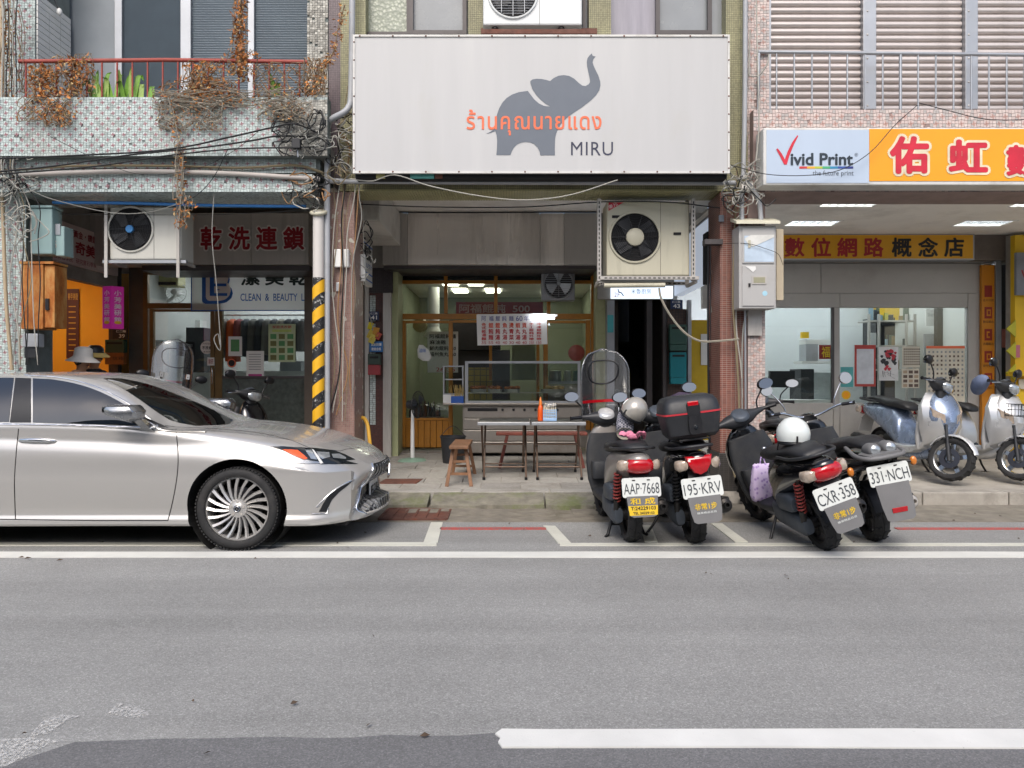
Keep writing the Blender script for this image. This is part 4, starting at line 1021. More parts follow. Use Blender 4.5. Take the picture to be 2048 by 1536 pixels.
# ================================================================ SCOOTERS
m_sdark = M('scooter_black_plastic', '#25272b', .5, 0, .12, 6, .15, 300, dirt='#4a4842', dscale=4, damt=.3)
m_gloss = M('gloss_black_paint', '#0c0d10', .12, 0, .1, 4, coat=.8)
m_silver = M('scooter_silver', '#c6c7c8', .32, .45, .06, 4, coat=.5)
m_greyp = M('scooter_warm_grey', '#8f8a85', .35, .3, .08, 4, coat=.4)
m_bluep = M('scooter_slate_blue', '#8190a8', .28, .5, .08, 4, coat=.6)
m_eng = M('engine_casing', '#4b525b', .5, .4, .15, 6, dirt='#3a3833', dscale=5, damt=.5)
m_seat = M('seat_vinyl', '#1c1d20', .5, 0, .15, 12, .2, 200); m_redl = M('red_lens', '#b0101c', .12, 0, .15, 25, coat=.8)
m_spring = M('red_spring', '#8d3a36', .45, .2, .15, 8); m_exh = M('muffler_black', '#2c2b2b', .45, .5, .2, 8, dirt='#5a5047', dscale=5, damt=.4)
m_mir = M('mirror_face', '#6b7177', .05, 1.0, .02, 2); m_grey = m_grey
m_plate = M('plate_white', '#cfd3d0', .45, 0, .05, 6, dirt='#8d8c84', dscale=6, damt=.35); m_plink = M('plate_ink', '#3a3f45', .5)
m_flap = M('mud_flap_grey', '#6a6a6b', .6, 0, .1, 5); m_yink = M('yellow_ink', '#d9b51c', .5); m_acr = GLASS('smoky_acrylic', (.90, .91, .92), 1.0, .03, .06, (.66, .68, .70))  # pale fog mixed into the smoky windscreen acrylic stands in for its reflections
m_amber = M('amber_signal', '#c9772a', .15, 0, .1, 20, coat=.6); m_signal = M('clear_signal', '#b9a999', .12, .2, .2, 30, coat=.8)
RW, WB = .232, 1.22
def scooter(label, loc, heading, lean=0.0, steer=0.0, body=None, side=None, plate=None, flap=None, kind='std', wind=False, spring=None, stand='side', lamp='wide', mir=True, dash=None, group='scooters parked in front of the shops', flapcol=None, basket=False, cast=None, tail='wide', sport=False):
    body = body or m_gloss; side = side or m_sdark; spring = spring or m_black
    t = thing('scooter', loc, label, 'scooter', group, local=True)
    t.rotation_euler = (Matrix.Rotation(heading, 4, 'Z') @ Matrix.Rotation(-lean, 4, 'X')).to_euler()
    B = lambda mb, n, m, p=None, **k: mb.build(n, m, p or t, **k)
    ax0, ax1 = Vector((1.06, 0, .88)), Vector((WB, 0, RW)); sa = (ax0-ax1).normalized()
    ST = Matrix.Translation(ax1) @ Matrix.Rotation(steer, 4, sa) @ Matrix.Translation(-ax1)
    # wheels
    for x, T, wd_ in ((0, None, .060), (WB, ST, .052)):
        w = MB(T); prof = [(RW-.062, -wd_*.8), (RW-.045, -wd_), (RW-.022, -wd_*.98), (RW-.006, -wd_*.62), (RW, -.006), (RW-.005, 0), (RW, .006), (RW-.006, wd_*.62), (RW-.022, wd_*.98), (RW-.045, wd_), (RW-.062, wd_*.8), (RW-.068, 0)]
        w.lathe(prof, 44, (x, 0, RW), (0, 1, 0), loop=True)
        for k in range(30):
            a = 2*PI*k/30; s_ = 1 if k % 2 else -1
            for rr, q in ((RW-.0015, .022), (RW-.012, .044)):
                c_ = Vector((x+math.cos(a)*rr, s_*q, RW+math.sin(a)*rr)); w.obox(c_, (.008, .026, .026), (s_*.5, -a, 0))
        wo = B(w, 'wheel', m_tyre, smooth=40)
        r_ = MB(T); r_.lathe([(RW-.060, -wd_*.78), (RW-.072, -wd_*.6), (RW-.074, wd_*.6), (RW-.060, wd_*.78)], 36, (x, 0, RW), (0, 1, 0))
        for k in range(5):
            a = 2*PI*k/5+.3; e = Vector((math.cos(a), 0, math.sin(a))); p = Vector((x, 0, RW))
            r_.bar(p+e*.03, p+e*(RW-.07), .045, .03, (0, 1, 0))
        r_.lathe([(.001, -.05), (.04, -.05), (.045, 0), (.04, .05), (.001, .05)], 16, (x, 0, RW), (0, 1, 0))
        B(r_, 'rim', cast or m_exh, wo, smooth=40)
        if x:
            d_ = MB(T); d_.lathe([(.05, -.062), (.105, -.062), (.105, -.058), (.05, -.058)], 28, (x, 0, RW), (0, 1, 0), loop=True); B(d_, 'brake_disc', m_disc, wo, smooth=40)
    # fork and front mudguard
    fk = MB(ST)
    for s_ in (-1, 1):
        p0 = Vector((WB, s_*.075, RW)); p1 = p0+sa*.36; fk.tube([p0-sa*.03, p0+sa*.16], .022, 10); fk.tube([p0+sa*.15, p1], .015, 10)
    B(fk, 'fork', m_sdark, smooth=50)
    fd = MB(ST); rows = []
    for k in range(15):
        a = R(18)+R(135)*k/14; rr = RW+.035; hw = .062*(1 if 1 < k < 13 else .7)
        rows.append([Vector((WB+math.cos(a)*(rr-.03*q*q), y_, RW+math.sin(a)*(rr-.03*q*q))) for q, y_ in ((1, -hw), (.6, -hw*.75), (0, 0), (.6, hw*.75), (1, hw))])
    fd.grid(rows); B(fd, 'front_mudguard', side, smooth=60)
    # leg shield: coloured nose outside, dark panel inside
    ex = (lambda q: q-.75) if sport else (lambda q: q)
    n_ = MB(); n_.sup([(.34, 1.00, 0, .055, .075, ex(2.2)), (.42, 1.005, 0, .085, .13, ex(2.4)), (.52, 1.03, 0, .12, .165, ex(2.4)), (.62, 1.055, 0, .135, .185, ex(2.3)), (.72, 1.055, 0, .115, .185, ex(2.3)), (.82, 1.03, 0, .085, .165, ex(2.4)), (.90, 1.00, 0, .055, .12, ex(2.4)), (.94, .985, 0, .03, .08, ex(2.2))], 24, axis='z')
    B(n_, 'front_cover', body, smooth=30 if sport else 70)
    if sport:
        for s_ in (-1, 1):
            ap = MB(); ap.loft([[Vector(p) for p in q] for q in (((.99, s_*.10, .93), (.95, s_*.17, .92), (.93, s_*.17, .90), (.96, s_*.10, .91)), ((1.10, s_*.13, .76), (.99, s_*.235, .78), (.93, s_*.23, .76), (1.0, s_*.13, .74)), ((1.17, s_*.10, .60), (1.04, s_*.22, .58), (.95, s_*.22, .55), (1.03, s_*.10, .56)), ((1.17, s_*.03, .44), (1.06, s_*.13, .40), (.95, s_*.16, .38), (1.02, s_*.04, .40)), ((.95, s_*.05, .30), (.86, s_*.17, .30), (.80, s_*.17, .26), (.86, s_*.06, .26)), ((.55, s_*.12, .27), (.55, s_*.19, .27), (.55, s_*.19, .22), (.55, s_*.12, .22)))])
            B(ap, 'side_apron', side, smooth=40)
    if lamp == 'wide':
        for s_ in (-1, 1):
            ll = MB(); ll.loft([[Vector((1.115+.0, s_*.075, .70)), Vector((1.09, s_*.135, .735)), Vector((1.05, s_*.18, .77)), Vector((1.065, s_*.172, .68)), Vector((1.12, s_*.10, .60)), Vector((1.15, s_*.06, .60))], [Vector((1.16, s_*.07, .695)), Vector((1.135, s_*.13, .72)), Vector((1.085, s_*.178, .75)), Vector((1.10, s_*.165, .67)), Vector((1.155, s_*.09, .61)), Vector((1.175, s_*.065, .61))]])
            B(ll, 'turn_signal', m_signal, smooth=40)
    sh = MB(); sh.sup([(.30, .875, 0, .035, .17, 3), (.42, .885, 0, .03, .205, 3), (.60, .905, 0, .03, .215, 3), (.75, .915, 0, .035, .20, 3), (.86, .925, 0, .04, .165, 3)], 20, axis='z')
    sho = B(sh, 'leg_shield', side, smooth=60)
    kh = MB(); kh.lathe([(.0, .016), (.012, .016), (.02, .01), (.024, 0)], 16, (.872, -.10, .70), (-1, 0, 0)); B(kh, 'key_switch', m_satin, sho, smooth=40)
    kb = MB(); kb.sup([(.44, .80, .10, .05, .075, 3.4), (.50, .80, .10, .062, .082, 3.4), (.60, .815, .10, .05, .08, 3.4)], 16, axis='z'); B(kb, 'glove_box', side, smooth=60)
    # floorboard and underside
    fb = MB(); fb.sup([(.30, 0, .315, .12, .03, 5), (.40, 0, .30, .155, .035, 5), (.62, 0, .29, .165, .035, 5), (.85, 0, .31, .17, .04, 5), (.95, 0, .36, .15, .05, 4)], 20)
    B(fb, 'floorboard', side, smooth=50)
    ub = MB(); ub.sup([(.15, 0, .30, .05, .05, 3), (.35, 0, .24, .10, .06, 3), (.7, 0, .225, .11, .05, 3), (.92, 0, .27, .09, .06, 3), (1.0, 0, .34, .06, .05, 3)], 16); B(ub, 'belly_pan', body if kind != 'fat' else side, smooth=60)
    # rear bodywork, seat
    if kind == 'fat':
        rb_ = MB()
        for s_ in (-1, 1):
            rb_.tube([(-.34, s_*.10, .66), (-.05, s_*.14, .60), (.25, s_*.15, .52), (.42, s_*.13, .36)], .02, 8)
        rb_.sup([(-.30, 0, .69, .10, .05), (-.1, 0, .66, .12, .07), (.2, 0, .60, .13, .12), (.38, 0, .52, .13, .20), (.44, 0, .46, .12, .16)], 16)
        B(rb_, 'rear_cover', body, smooth=60)
    else:
        rb_ = MB(); rb_.sup([(-.47, 0, .735, .05, .03, 2.2), (-.43, 0, .725, .085, .06, 2.3), (-.30, 0, .70, .125, .085, 2.5), (-.10, 0, .665, .150, .12, 2.6), (.12, 0, .61, .158, .165, 2.8), (.30, 0, .54, .150, .20, 3), (.40, 0, .47, .14, .17, 3), (.45, 0, .42, .125, .11, 3)], 24)
        B(rb_, 'rear_cover', body, smooth=70)
    se = MB(); se.sup([(-.36, 0, .815, .075, .018, 2.4), (-.32, 0, .825, .105, .034, 2.5), (-.12, 0, .835, .135, .042, 2.8), (.05, 0, .812, .142, .045, 3), (.18, 0, .785, .150, .048, 3), (.36, 0, .775, .135, .05, 3), (.47, 0, .755, .10, .042, 2.6), (.51, 0, .735, .06, .02, 2.4)], 20)
    B(se, 'seat', m_seat, smooth=70)
    # tail
    if kind == 'fat':
        for s_ in (-1, 1):
            for q in (0,):
                tl = MB(); tl.lathe([(.0, .055), (.03, .055), (.046, .045), (.052, .02), (.055, -.06), (.045, -.10)], 24, (-.43, s_*.058, .80), (-1, 0, .08)); to = B(tl, 'tail_lamp_pod', m_flap, smooth=50)
                l2 = MB(); l2.lathe([(0, .063), (.025, .061), (.036, .054)], 20, (-.43, s_*.058, .80), (-1, 0, .08)); B(l2, 'lens', m_clear, to, smooth=50)
            am = MB(); am.ell((-.40, s_*.24, .66), (.02, .026, .036), 12, 8); B(am, 'turn_signal', m_amber, smooth=60)
            MBt = MB(); MBt.tube([(-.38, s_*.10, .68), (-.40, s_*.22, .66)], .012, 8); B(MBt, 'signal_stalk', m_black, smooth=60)
        gr_ = MB(); gr_.tube(curve3([(-.1, -.13, .80), (-.36, -.17, .765), (-.50, -.13, .75), (-.52, 0, .745), (-.50, .13, .75), (-.36, .17, .765), (-.1, .13, .80)], 5), .018, 8); gr_.sup([(-.52, 0, .76, .12, .02, 3), (-.36, 0, .77, .15, .02, 3)], 14); B(gr_, 'tail_rack', m_flap, smooth=60)
    else:
        tl = MB(); tl.sup([(-.485, 0, .70, .05, .03, 2.4), (-.465, 0, .695, .10, .055, 2.5), (-.42, 0, .69, .118, .068, 2.6), (-.37, 0, .69, .12, .05, 2.6)], 20)
        if tail == 'vee':
            tl = MB(); pv = [(-.105, .765), (.105, .765), (.092, .70), (.05, .635), (0, .615), (-.05, .635), (-.092, .70)]
            tl.loft([[Vector((xx, y_*k_, .70+(z_-.70)*k_)) for y_, z_ in pv] for xx, k_ in ((-.36, .9), (-.44, 1.0), (-.468, .9), (-.478, .6))])
        B(tl, 'tail_light', m_redl, smooth=50)
        for s_ in (-1, 1):
            sg = MB(); sg.sup([(-.455, s_*.115, .70, .025, .034, 2.4), (-.41, s_*.138, .695, .034, .046, 2.4), (-.34, s_*.150, .69, .022, .04, 2.4)], 12); B(sg, 'turn_signal', m_signal, smooth=70)
        gr_ = MB(); gr_.tube(curve3([(.02, -.145, .80), (-.25, -.155, .815), (-.44, -.10, .835), (-.48, 0, .84), (-.44, .10, .835), (-.25, .155, .815), (.02, .145, .80)], 5), .013, 8); B(gr_, 'grab_rail', m_sdark, smooth=60)
    # rear mudguard, plate, flap
    zp, xp = (.60, -.43) if kind != 'fat' else (.69, -.48)
    mg = MB(); mg.loft([[Vector((x, s_*w_, z)) for s_, x, w_, z in ((-1, x0, w0, z0), (1, x0, w0, z0), (1, x0+.014, w0, z0), (-1, x0+.014, w0, z0))] for x0, w0, z0 in ((-.33, .07, .66), (-.40, .085, .60), (-.435, .085, .50), (-.455, .09, .42))]); B(mg, 'rear_mudguard', side, smooth=40)
    rc = MB(); rows = []
    for k in range(9):
        a = R(75)+R(95)*k/8; rr = RW+.03; rows.append([Vector((math.cos(a)*rr, y_, RW+math.sin(a)*rr)) for y_ in (-.06, 0, .06)])
    rc.grid(rows); B(rc, 'wheel_guard', m_black, smooth=60)
    pw, ph = .31, .155; tz = Vector((-.22, 0, .975)).normalized(); tn = Vector((-.975, 0, -.22)).normalized()
    if plate:
        c0 = Vector((xp+.0, 0, zp-.02)); lo = c0-tz*ph
        lo.x, = (xp+.035,) ; tz = (Vector((xp, 0, zp))-Vector((xp-.03+.0, 0, zp-ph))).normalized(); base = Vector((xp-.03, 0, zp-ph))
        tn = Vector((0, -1, 0)).cross(tz)
        pb = MB(); n8 = []
        for sx, sz in ((-1, -1), (1, -1), (1, 1), (-1, 1)):
            for k in range(4):
                a = {(-1, -1): PI, (1, -1): 1.5*PI, (1, 1): 0, (-1, 1): .5*PI}[(sx, sz)]+k*PI/6
                n8.append((sx*(pw/2-.018)+.018*math.cos(a), ph/2+sz*(ph/2-.018)+.018*math.sin(a)))
        f_ = [base+Vector((0, -1, 0))*a+tz*b_+tn*.006 for a, b_ in n8]; g_ = [base+Vector((0, -1, 0))*a+tz*b_ for a, b_ in n8]
        pb.loft([f_, g_]); po = B(pb, 'licence_plate', m_plate)
        letters(plate, base+Vector((0, pw*.46, 0))+tz*.026, (0, -1, 0), tz, pw*.92, ph*.55, m_plink, po, bold=-.004, lift=.0085)
        sc_ = MB()
        for s_ in (-1, 1): sc_.bar(base+Vector((0, s_*.06-.012, 0))+tz*(ph*.87)+tn*.008, base+Vector((0, s_*.06+.012, 0))+tz*(ph*.87)+tn*.008, .006, .008)
        B(sc_, 'plate_bolts', m_exh, po)
    if flap:
        b0 = Vector((xp-.035, 0, zp-ph+.01)); dn = Vector((.12 if kind == 'fat' else -.10, 0, -1)).normalized(); dn = Vector((-.22, 0, -1)).normalized()
        L = {'yellow': .165, 'shop': .20}.get(flap, .28); fn = Vector((0, -1, 0)).cross(-dn)
        fl_ = MB(); fl_.loft([[b0+Vector((0, s_*w_, 0))+dn*q+fn*e for s_, e in ((-1, 0), (1, 0), (1, .006), (-1, .006))] for q, w_ in ((0, .125), (L*.6, .118), (L*.93, .105), (L, .08))])
        fo = B(fl_, 'mud_flap', flapcol or m_flap, smooth=30)
        if flap == 'yellow':
            letters('和 成', b0+Vector((0, .10, 0))+dn*.066, (0, -1, 0), -dn, .20, .052, m_yink, fo, bold=.02, lift=.009)
            yb = MB(); q0 = b0+dn*.075+fn*.0075; yb.add([q0+Vector((0, .118, 0)), q0+Vector((0, -.118, 0)), q0+Vector((0, -.112, 0))+dn*.075, q0+Vector((0, .112, 0))+dn*.075], [(0, 1, 2, 3)]); B(yb, 'flap_print', m_yink, fo)
            letters('T:24229103', b0+Vector((0, .10, 0))+dn*.109, (0, -1, 0), -dn, .20, .028, m_ink, fo, bold=.02, lift=.0095)
            letters('TEL 24229103', b0+Vector((0, .085, 0))+dn*.143, (0, -1, 0), -dn, .17, .020, m_ink, fo, bold=.02, lift=.0095)
        elif flap == 'shop':
            letters('非常1步', b0+Vector((0, .085, 0))+dn*.10, (0, -1, 0), -dn, .17, .05, m_yink, fo, bold=.015, lift=.009)
            letters('機車精品百貨', b0+Vector((0, .075, 0))+dn*.13, (0, -1, 0), -dn, .15, .016, m_plate, fo, lift=.009)
        elif flap == 'reflector':
            rf = MB(); q0 = b0+dn*.20+fn*.012; rf.obox(q0, (.01, .11, .036), (0, -.2, 0)); B(rf, 'reflector', m_redl, fo)
    # engine, transmission case, shock absorber, muffler
    en = MB(); en.sup([(-.07, .11, .235, .035, .06, 3), (-.02, .115, .24, .045, .085, 3), (.10, .115, .25, .05, .085, 3), (.26, .115, .27, .05, .09, 3), (.40, .115, .285, .05, .095, 3), (.46, .115, .285, .03, .07, 3)], 18); eo = B(en, 'transmission_case', m_eng, smooth=60)
    af_ = MB(); af_.sup([(-.02, .12, .41, .05, .05, 3.5), (.03, .125, .42, .06, .075, 3.5), (.22, .125, .41, .06, .07, 3.5), (.28, .12, .39, .045, .045, 3.5)], 16); B(af_, 'air_filter_box', m_eng, smooth=50)
    eb = MB(); eb.sup([(.10, 0, .33, .09, .10, 4), (.40, 0, .33, .10, .12, 4)], 14); eb.cyl((0, -.02, RW), (0, .10, RW), .05, 16); B(eb, 'engine', m_exh, smooth=50)
    mf = MB(); mf.tube([(.34, -.10, .22), (.20, -.15, .20), (.08, -.165, .25)], .02, 8)
    mp0, mp1 = Vector((.12, -.165, .27)), Vector((-.36, -.185, .345)); dd = (mp1-mp0).normalized(); q = (mp1-mp0).length
    mf.lathe([(.028, 0), (.058, .05), (.066, .12), (.066, q-.07), (.056, q-.01), (.05, q)], 20, mp0, dd); mo = B(mf, 'muffler', m_exh, smooth=50)
    tp = MB(); tp.lathe([(.05, 0), (.035, .008), (.024, .014), (.022, .05), (.017, .05), (.017, -.02)], 18, mp1, dd); tp.lathe([(0, .012), (.017, .012)], 12, mp1, dd); B(tp, 'muffler_end', m_steel_d if kind == 'fat' else m_exh, mo, smooth=40)
    hs = MB(); hs.sup([(-.30, -.225, .355, .012, .045, 3), (-.05, -.235, .315, .014, .05, 3), (.05, -.23, .30, .01, .03, 3)], 10); B(hs, 'heat_shield', m_sdark, mo, smooth=60)
    for s_ in ((1,) if kind != 'fat' else (1, -1)):
        p0, p1 = Vector((-.04, s_*.125, .27)), Vector((-.17, s_*.125, .63)); q = p1-p0; u1 = q.normalized(); a1 = u1.cross(Vector((0, 1, 0))).normalized(); a2 = u1.cross(a1)
        so_ = MB(); so_.tube([p0, p1], .014, 8); so_.tube([p0+q*.0, p0+q*.28], .026, 10); do = B(so_, 'shock_absorber', m_steel_d if kind == 'fat' else m_exh, smooth=50)
        sp_ = MB(); sp_.tube([p0+q*(.27+.66*k/63)+(a1*math.cos(k*.8)+a2*math.sin(k*.8))*.031 for k in range(64)], .0075, 6); B(sp_, 'spring', spring, do, smooth=60)
    # stands
    cs = MB(); cs.tube([(.30, -.12, .20), (.36, -.14, .12)], .014, 8)
    if stand == 'centre':
        for s_ in (-1, 1): cs.tube([(.22, s_*.10, .20), (.20, s_*.16, .02), (.17, s_*.185, .012)], .014, 8)
        cs.tube([(.21, -.12, .11), (.21, .12, .11)], .012, 8)
    else: cs.tube([(.45, .14, .24), (.40, .26, .10), (.37, .30+.05, .02+.0)], .012, 8); cs.box(.33, .41, .32, .38, .01, .022)
    B(cs, 'stand', m_black, smooth=50)
    # handlebar cover, grips, levers, dash, headlamp, mirrors (turn with the steering)
    hb = MB(ST)
    if kind == 'fat':
        hb.tube(curve3([(.86, -.37, 1.06), (.92, -.25, 1.05), (1.0, -.08, .98), (1.0, .08, .98), (.92, .25, 1.05), (.86, .37, 1.06)], 5), .013, 8); hbo = B(hb, 'handlebar', m_chrome, smooth=60)
        hl = MB(ST); hl.sup([(.99, 0, .93, .07, .06), (1.06, 0, .93, .09, .08), (1.12, 0, .93, .08, .07)], 16); B(hl, 'lamp_housing', m_gloss, smooth=60)
    else:
        hb.sup([(-.235, .955, 1.02, .022, .02, 2.2), (-.17, .97, 1.015, .04, .032, 2.4), (-.10, .985, 1.005, .075, .06, 2.5), (0, .99, 1.0, .095, .075, 2.5), (.10, .985, 1.005, .075, .06, 2.5), (.17, .97, 1.015, .04, .032, 2.4), (.235, .955, 1.02, .022, .02, 2.2)], 20, axis='y')
        hb.sup([(.86, 1.0, 0, .045, .07, 2.4), (.96, .995, 0, .055, .08, 2.4)], 16, axis='z')
        hbo = B(hb, 'handlebar_cover', side if body is not m_silver and body is not m_bluep else m_sdark, smooth=70)
        hl = MB(ST); hl.sup([(-.115, 1.045, 1.0, .02, .02, 2.2), (-.07, 1.06, .99, .035, .05, 2.4), (0, 1.065, .985, .042, .06, 2.5), (.07, 1.06, .99, .035, .05, 2.4), (.115, 1.045, 1.0, .02, .02, 2.2)], 16, axis='y'); B(hl, 'headlight', m_clear, smooth=70)
        ds_ = MB(ST); ds_.lathe([(0, .012), (.06, .012), (.075, .006), (.085, -.02)], 24, (.93, 0, 1.055), Vector((-.55, 0, .83))); B(ds_, 'instrument_panel', dash or m_eng, hbo, smooth=50)
    for s_ in (-1, 1):
        g_ = MB(ST); e0, e1 = (Vector((.955, s_*.235, 1.02)), Vector((.925, s_*.355, 1.015))) if kind != 'fat' else (Vector((.90, s_*.28, 1.055)), Vector((.86, s_*.39, 1.06)))
        g_.tube([e0, e0.lerp(e1, .1), e0.lerp(e1, .92), e1], [.016, .0165, .0165, .02], 10); B(g_, 'grip', m_black, smooth=60)
        lv = MB(ST); lv.tube(curve3([e0+Vector((.04, -.03*s_, 0)), e0.lerp(e1, .5)+Vector((.055, 0, -.01)), e1+Vector((.04, 0, -.02))], 4), .007, 6); B(lv, 'brake_lever', m_satin, smooth=60)
        if mir:
            ms = MB(ST); b0 = Vector((.975, s_*.20, 1.035)) if kind != 'fat' else Vector((.93, s_*.22, 1.06)); c_ = Vector((.945, s_*.335, 1.225)) if kind != 'fat' else Vector((.93, s_*.36, 1.29))
            ms.tube(curve3([b0, b0+Vector((0, s_*.02, .07)), c_+Vector((.02, -s_*.05, -.05)), c_+Vector((.015, 0, 0))], 4), .0075, 7); mso = B(ms, 'mirror_stem', m_black if kind != 'fat' else m_chrome, smooth=60)
            rx_, rz_ = (.075, .05) if kind != 'fat' else (.058, .058)
            hd = MB(ST); hd.ell(c_+Vector((.012, 0, 0)), (.028, rx_, rz_), 20, 10); B(hd, 'mirror_shell', m_black if kind != 'fat' else m_chrome, mso, smooth=70)
            mf_ = MB(ST); mf_.lathe([(0, 0), (.5, 0), (.98, 0)], 24, (0, 0, 0), (-1, 0, 0))
            T0 = mf_.T; mf2 = MB(ST); ring = [c_+Vector((-.021+math.sin(2*PI*k/24)*rz_*.24, math.cos(2*PI*k/24)*rx_*.90, math.sin(2*PI*k/24)*rz_*.88)) for k in range(24)]
            mf2.add(ring+[p+Vector((.02, 0, 0)) for p in ring], [tuple(range(24))]+[(k, (k+1) % 24, 24+(k+1) % 24, 24+k) for k in range(24)]); B(mf2, 'mirror_glass', m_mir, mso)
    if wind:
        ws = MB(ST); rows = []; lw = 26
        def wsp(u, v):   # u across -1..1, v up 0..1
            hw = .235*(1-.0*v) if v < .62 else .235*math.sqrt(max(0, 1-((v-.62)/.38)**2.3)); hw = max(hw, .004)
            y_ = u*hw; return Vector((1.10-.10*v-.16*(y_/.235)**2*.9, y_, .98+.70*v))
        for j in range(15): rows.append([wsp(-1+2*k/lw, j/14) for k in range(lw+1)])
        ws.grid(rows); wo = B(ws, 'windscreen', m_acr, smooth=80); md = wo.modifiers.new('sheet', 'SOLIDIFY'); md.thickness = .004
        rim_ = MB(ST); P = [wsp(-1, j/14) for j in range(15)]+[wsp(1, j/14) for j in range(13, -1, -1)]; rim_.tube(P, .007, 6); B(rim_, 'screen_edge', m_acr, wo, smooth=70)
        wr = MB(ST); P = []
        for k in range(40):
            a = 2*PI*k/40; y_ = math.copysign(abs(math.cos(a))**.75, math.cos(a))*.150*(1+.12*math.sin(a)); z_ = 1.45+math.copysign(abs(math.sin(a))**.75, math.sin(a))*.115
            v = (z_-.98)/.70; P.append(Vector((1.10-.10*v-.144*(y_/.235)**2-.004, y_, z_)))
        wr.tube(P, .008, 6, closed=True); B(wr, 'screen_window_rim', m_black, wo, smooth=70)
        rs = MB(ST); rows = [[wsp(-.98+1.96*k/16, v)-Vector((.006, 0, 0)) for k in range(17)] for v in (.245, .285)]; rs.grid(rows); B(rs, 'red_band', m_redl, wo, smooth=60)
        for s_ in (-1, 1):
            br = MB(ST); br.tube([(1.0, s_*.14, 1.0), (1.02, s_*.15, 1.12), (1.045, s_*.15, 1.24)], .009, 7); br.obox((1.04, s_*.15, 1.24), (.02, .04, .06)); B(br, 'screen_bracket', m_chrome, wo, smooth=50)
    if basket:
        bk = MB(); n1 = 10
        for z_ in (.70, .76, .82): bk.tube([(1.13, -.15, z_), (1.36, -.17, z_), (1.36, .17, z_), (1.13, .15, z_)], .004, 5, closed=True)
        for k in range(9):
            y_ = -.15+.0375*k; bk.tube([(1.13, y_, .69), (1.35, y_*1.1, .69), (1.36, y_*1.13, .82)], .003, 5)
        for k in range(6):
            x_ = 1.13+.045*k
            for s_ in (-1, 1): bk.tube([(x_, s_*.15, .69), (x_, s_*.16, .82)], .003, 5)
        B(bk, 'front_basket', m_black, smooth=60)
    return t
def yaw(p0, p1): return math.atan2(p1[1]-p0[1], p1[0]-p0[0])
# the four along the kerb, tails to the road
aap = scooter('warm grey scooter with a tall clear windscreen, plate AAP-7668, nearest the noodle shop tables', (1.014, 6.56, 0), R(94), R(2), R(3), m_greyp, m_sdark, 'AAP·7668', 'yellow', wind=True, spring=m_spring, stand='centre', dash=m_silver)
krv = scooter('black scooter with a top box on its rack, plate 195-KRV, by the red brick column', (1.55, 6.50, 0), R(91), R(7), R(4), m_gloss, m_sdark, '195·KRV', 'shop', stand='side', tail='vee')
cxr = scooter('black scooter leaning on its stand with a white helmet on the seat, plate CXR-358', (2.57, 6.27, 0), R(95), R(19), R(6), m_gloss, m_sdark, 'CXR·358', 'shop', spring=m_spring)
nch = scooter('black fat-tyred scooter with twin round tail lamps and chrome handlebar, plate 331-NCH', (3.12, 6.60, 0), R(88), R(11), R(-6), m_gloss, m_sdark, '331·NCH', 'reflector', kind='fat')
maxi = scooter('glossy black scooter behind the white-helmet one, nose to the print shop window', (2.80, 8.0, 0.10), R(80), R(3), R(-8), m_gloss, m_sdark, None, None)
blue = scooter('slate blue and silver scooter on the raised floor with bare front, before the paper posters', (4.96, 10.30, fz(10.3)), R(-84), R(5), R(34), m_bluep, m_silver, None, None, cast=m_satin, sport=True)
silv = scooter('silver scooter with a wire front basket, nearest the yellow shop next door', (5.70, 10.30, fz(10.3)), R(-80), R(5), R(28), m_silver, m_silver, None, None, basket=True, cast=m_satin, sport=True)
wnd = scooter('dark scooter with a scratched windscreen standing behind the silver car in the dry cleaner arcade', (-4.62, 10.1, fz(10.1)), R(-62), R(4), R(10), m_gloss, m_sdark, None, None, wind=True)
lft = scooter('black scooter with a bright headlamp peeping over the silver car bonnet', (-4.0, 9.95, fz(9.9)), R(-38), R(4), R(14), m_gloss, m_sdark, None, None, lamp='none')
for o_, k_ in ((cxr, 1.05), (nch, 1.05), (krv, 1.03), (blue, 1.10), (silv, 1.08)): o_.scale = (k_, k_, k_)
# things carried by them, and other loose things on them
def helmet(loc, heading, mat, label, scale=1.0, tilt=0.0):
    t = thing('helmet', loc, label, 'helmet', local=True); t.rotation_euler = (tilt, 0, heading)
    s = MB(); s.ell((0, 0, .09*scale), (.135*scale, .125*scale, .135*scale), 28, 16, zmin=-.52); s.build('shell', mat, t, smooth=70)
    r = MB(); r.tube([(math.cos(2*PI*k/30)*.118*scale, math.sin(2*PI*k/30)*.108*scale, .022*scale) for k in range(30)], .011*scale, 6, closed=True); r.build('edge_trim', m_black, t, smooth=60)
    v = MB(); v.sup([(.10*scale, 0, .075*scale, .10*scale, .012*scale, 3), (.19*scale, 0, .05*scale, .07*scale, .008*scale, 3)], 12); v.build('peak', m_sdark, t, smooth=50)
    c = MB(); c.obox((-.125*scale, .03, .06*scale), (.015, .014, .05)); c.build('goggle_clip', m_black, t)
    st = MB(); st.tube(curve3([(.02, .11*scale, .03), (.05, .10*scale, -.06), (.08, .02, -.10)], 4), .006, 5); st.build('strap', m_black, t); return t
m_helw = M('helmet_white', '#d5dbd9', .2, 0, .04, 3, coat=.6); m_helc = M('helmet_champagne', '#aeaaa2', .25, .3, .05, 3, coat=.6)
def on(sc, p): return sc.matrix_world @ Vector(p)
bpy.context.view_layer.update()
helmet(on(cxr, (.0, 0, .845)), R(95), m_helw, 'white open-face helmet resting on the seat of the leaning CXR-358 scooter', 1.05)
helmet(on(aap, (.80, -.20, 1.0)), R(60), m_helc, 'champagne helmet hung on the right handlebar of the windscreen scooter', 1.0, R(35))
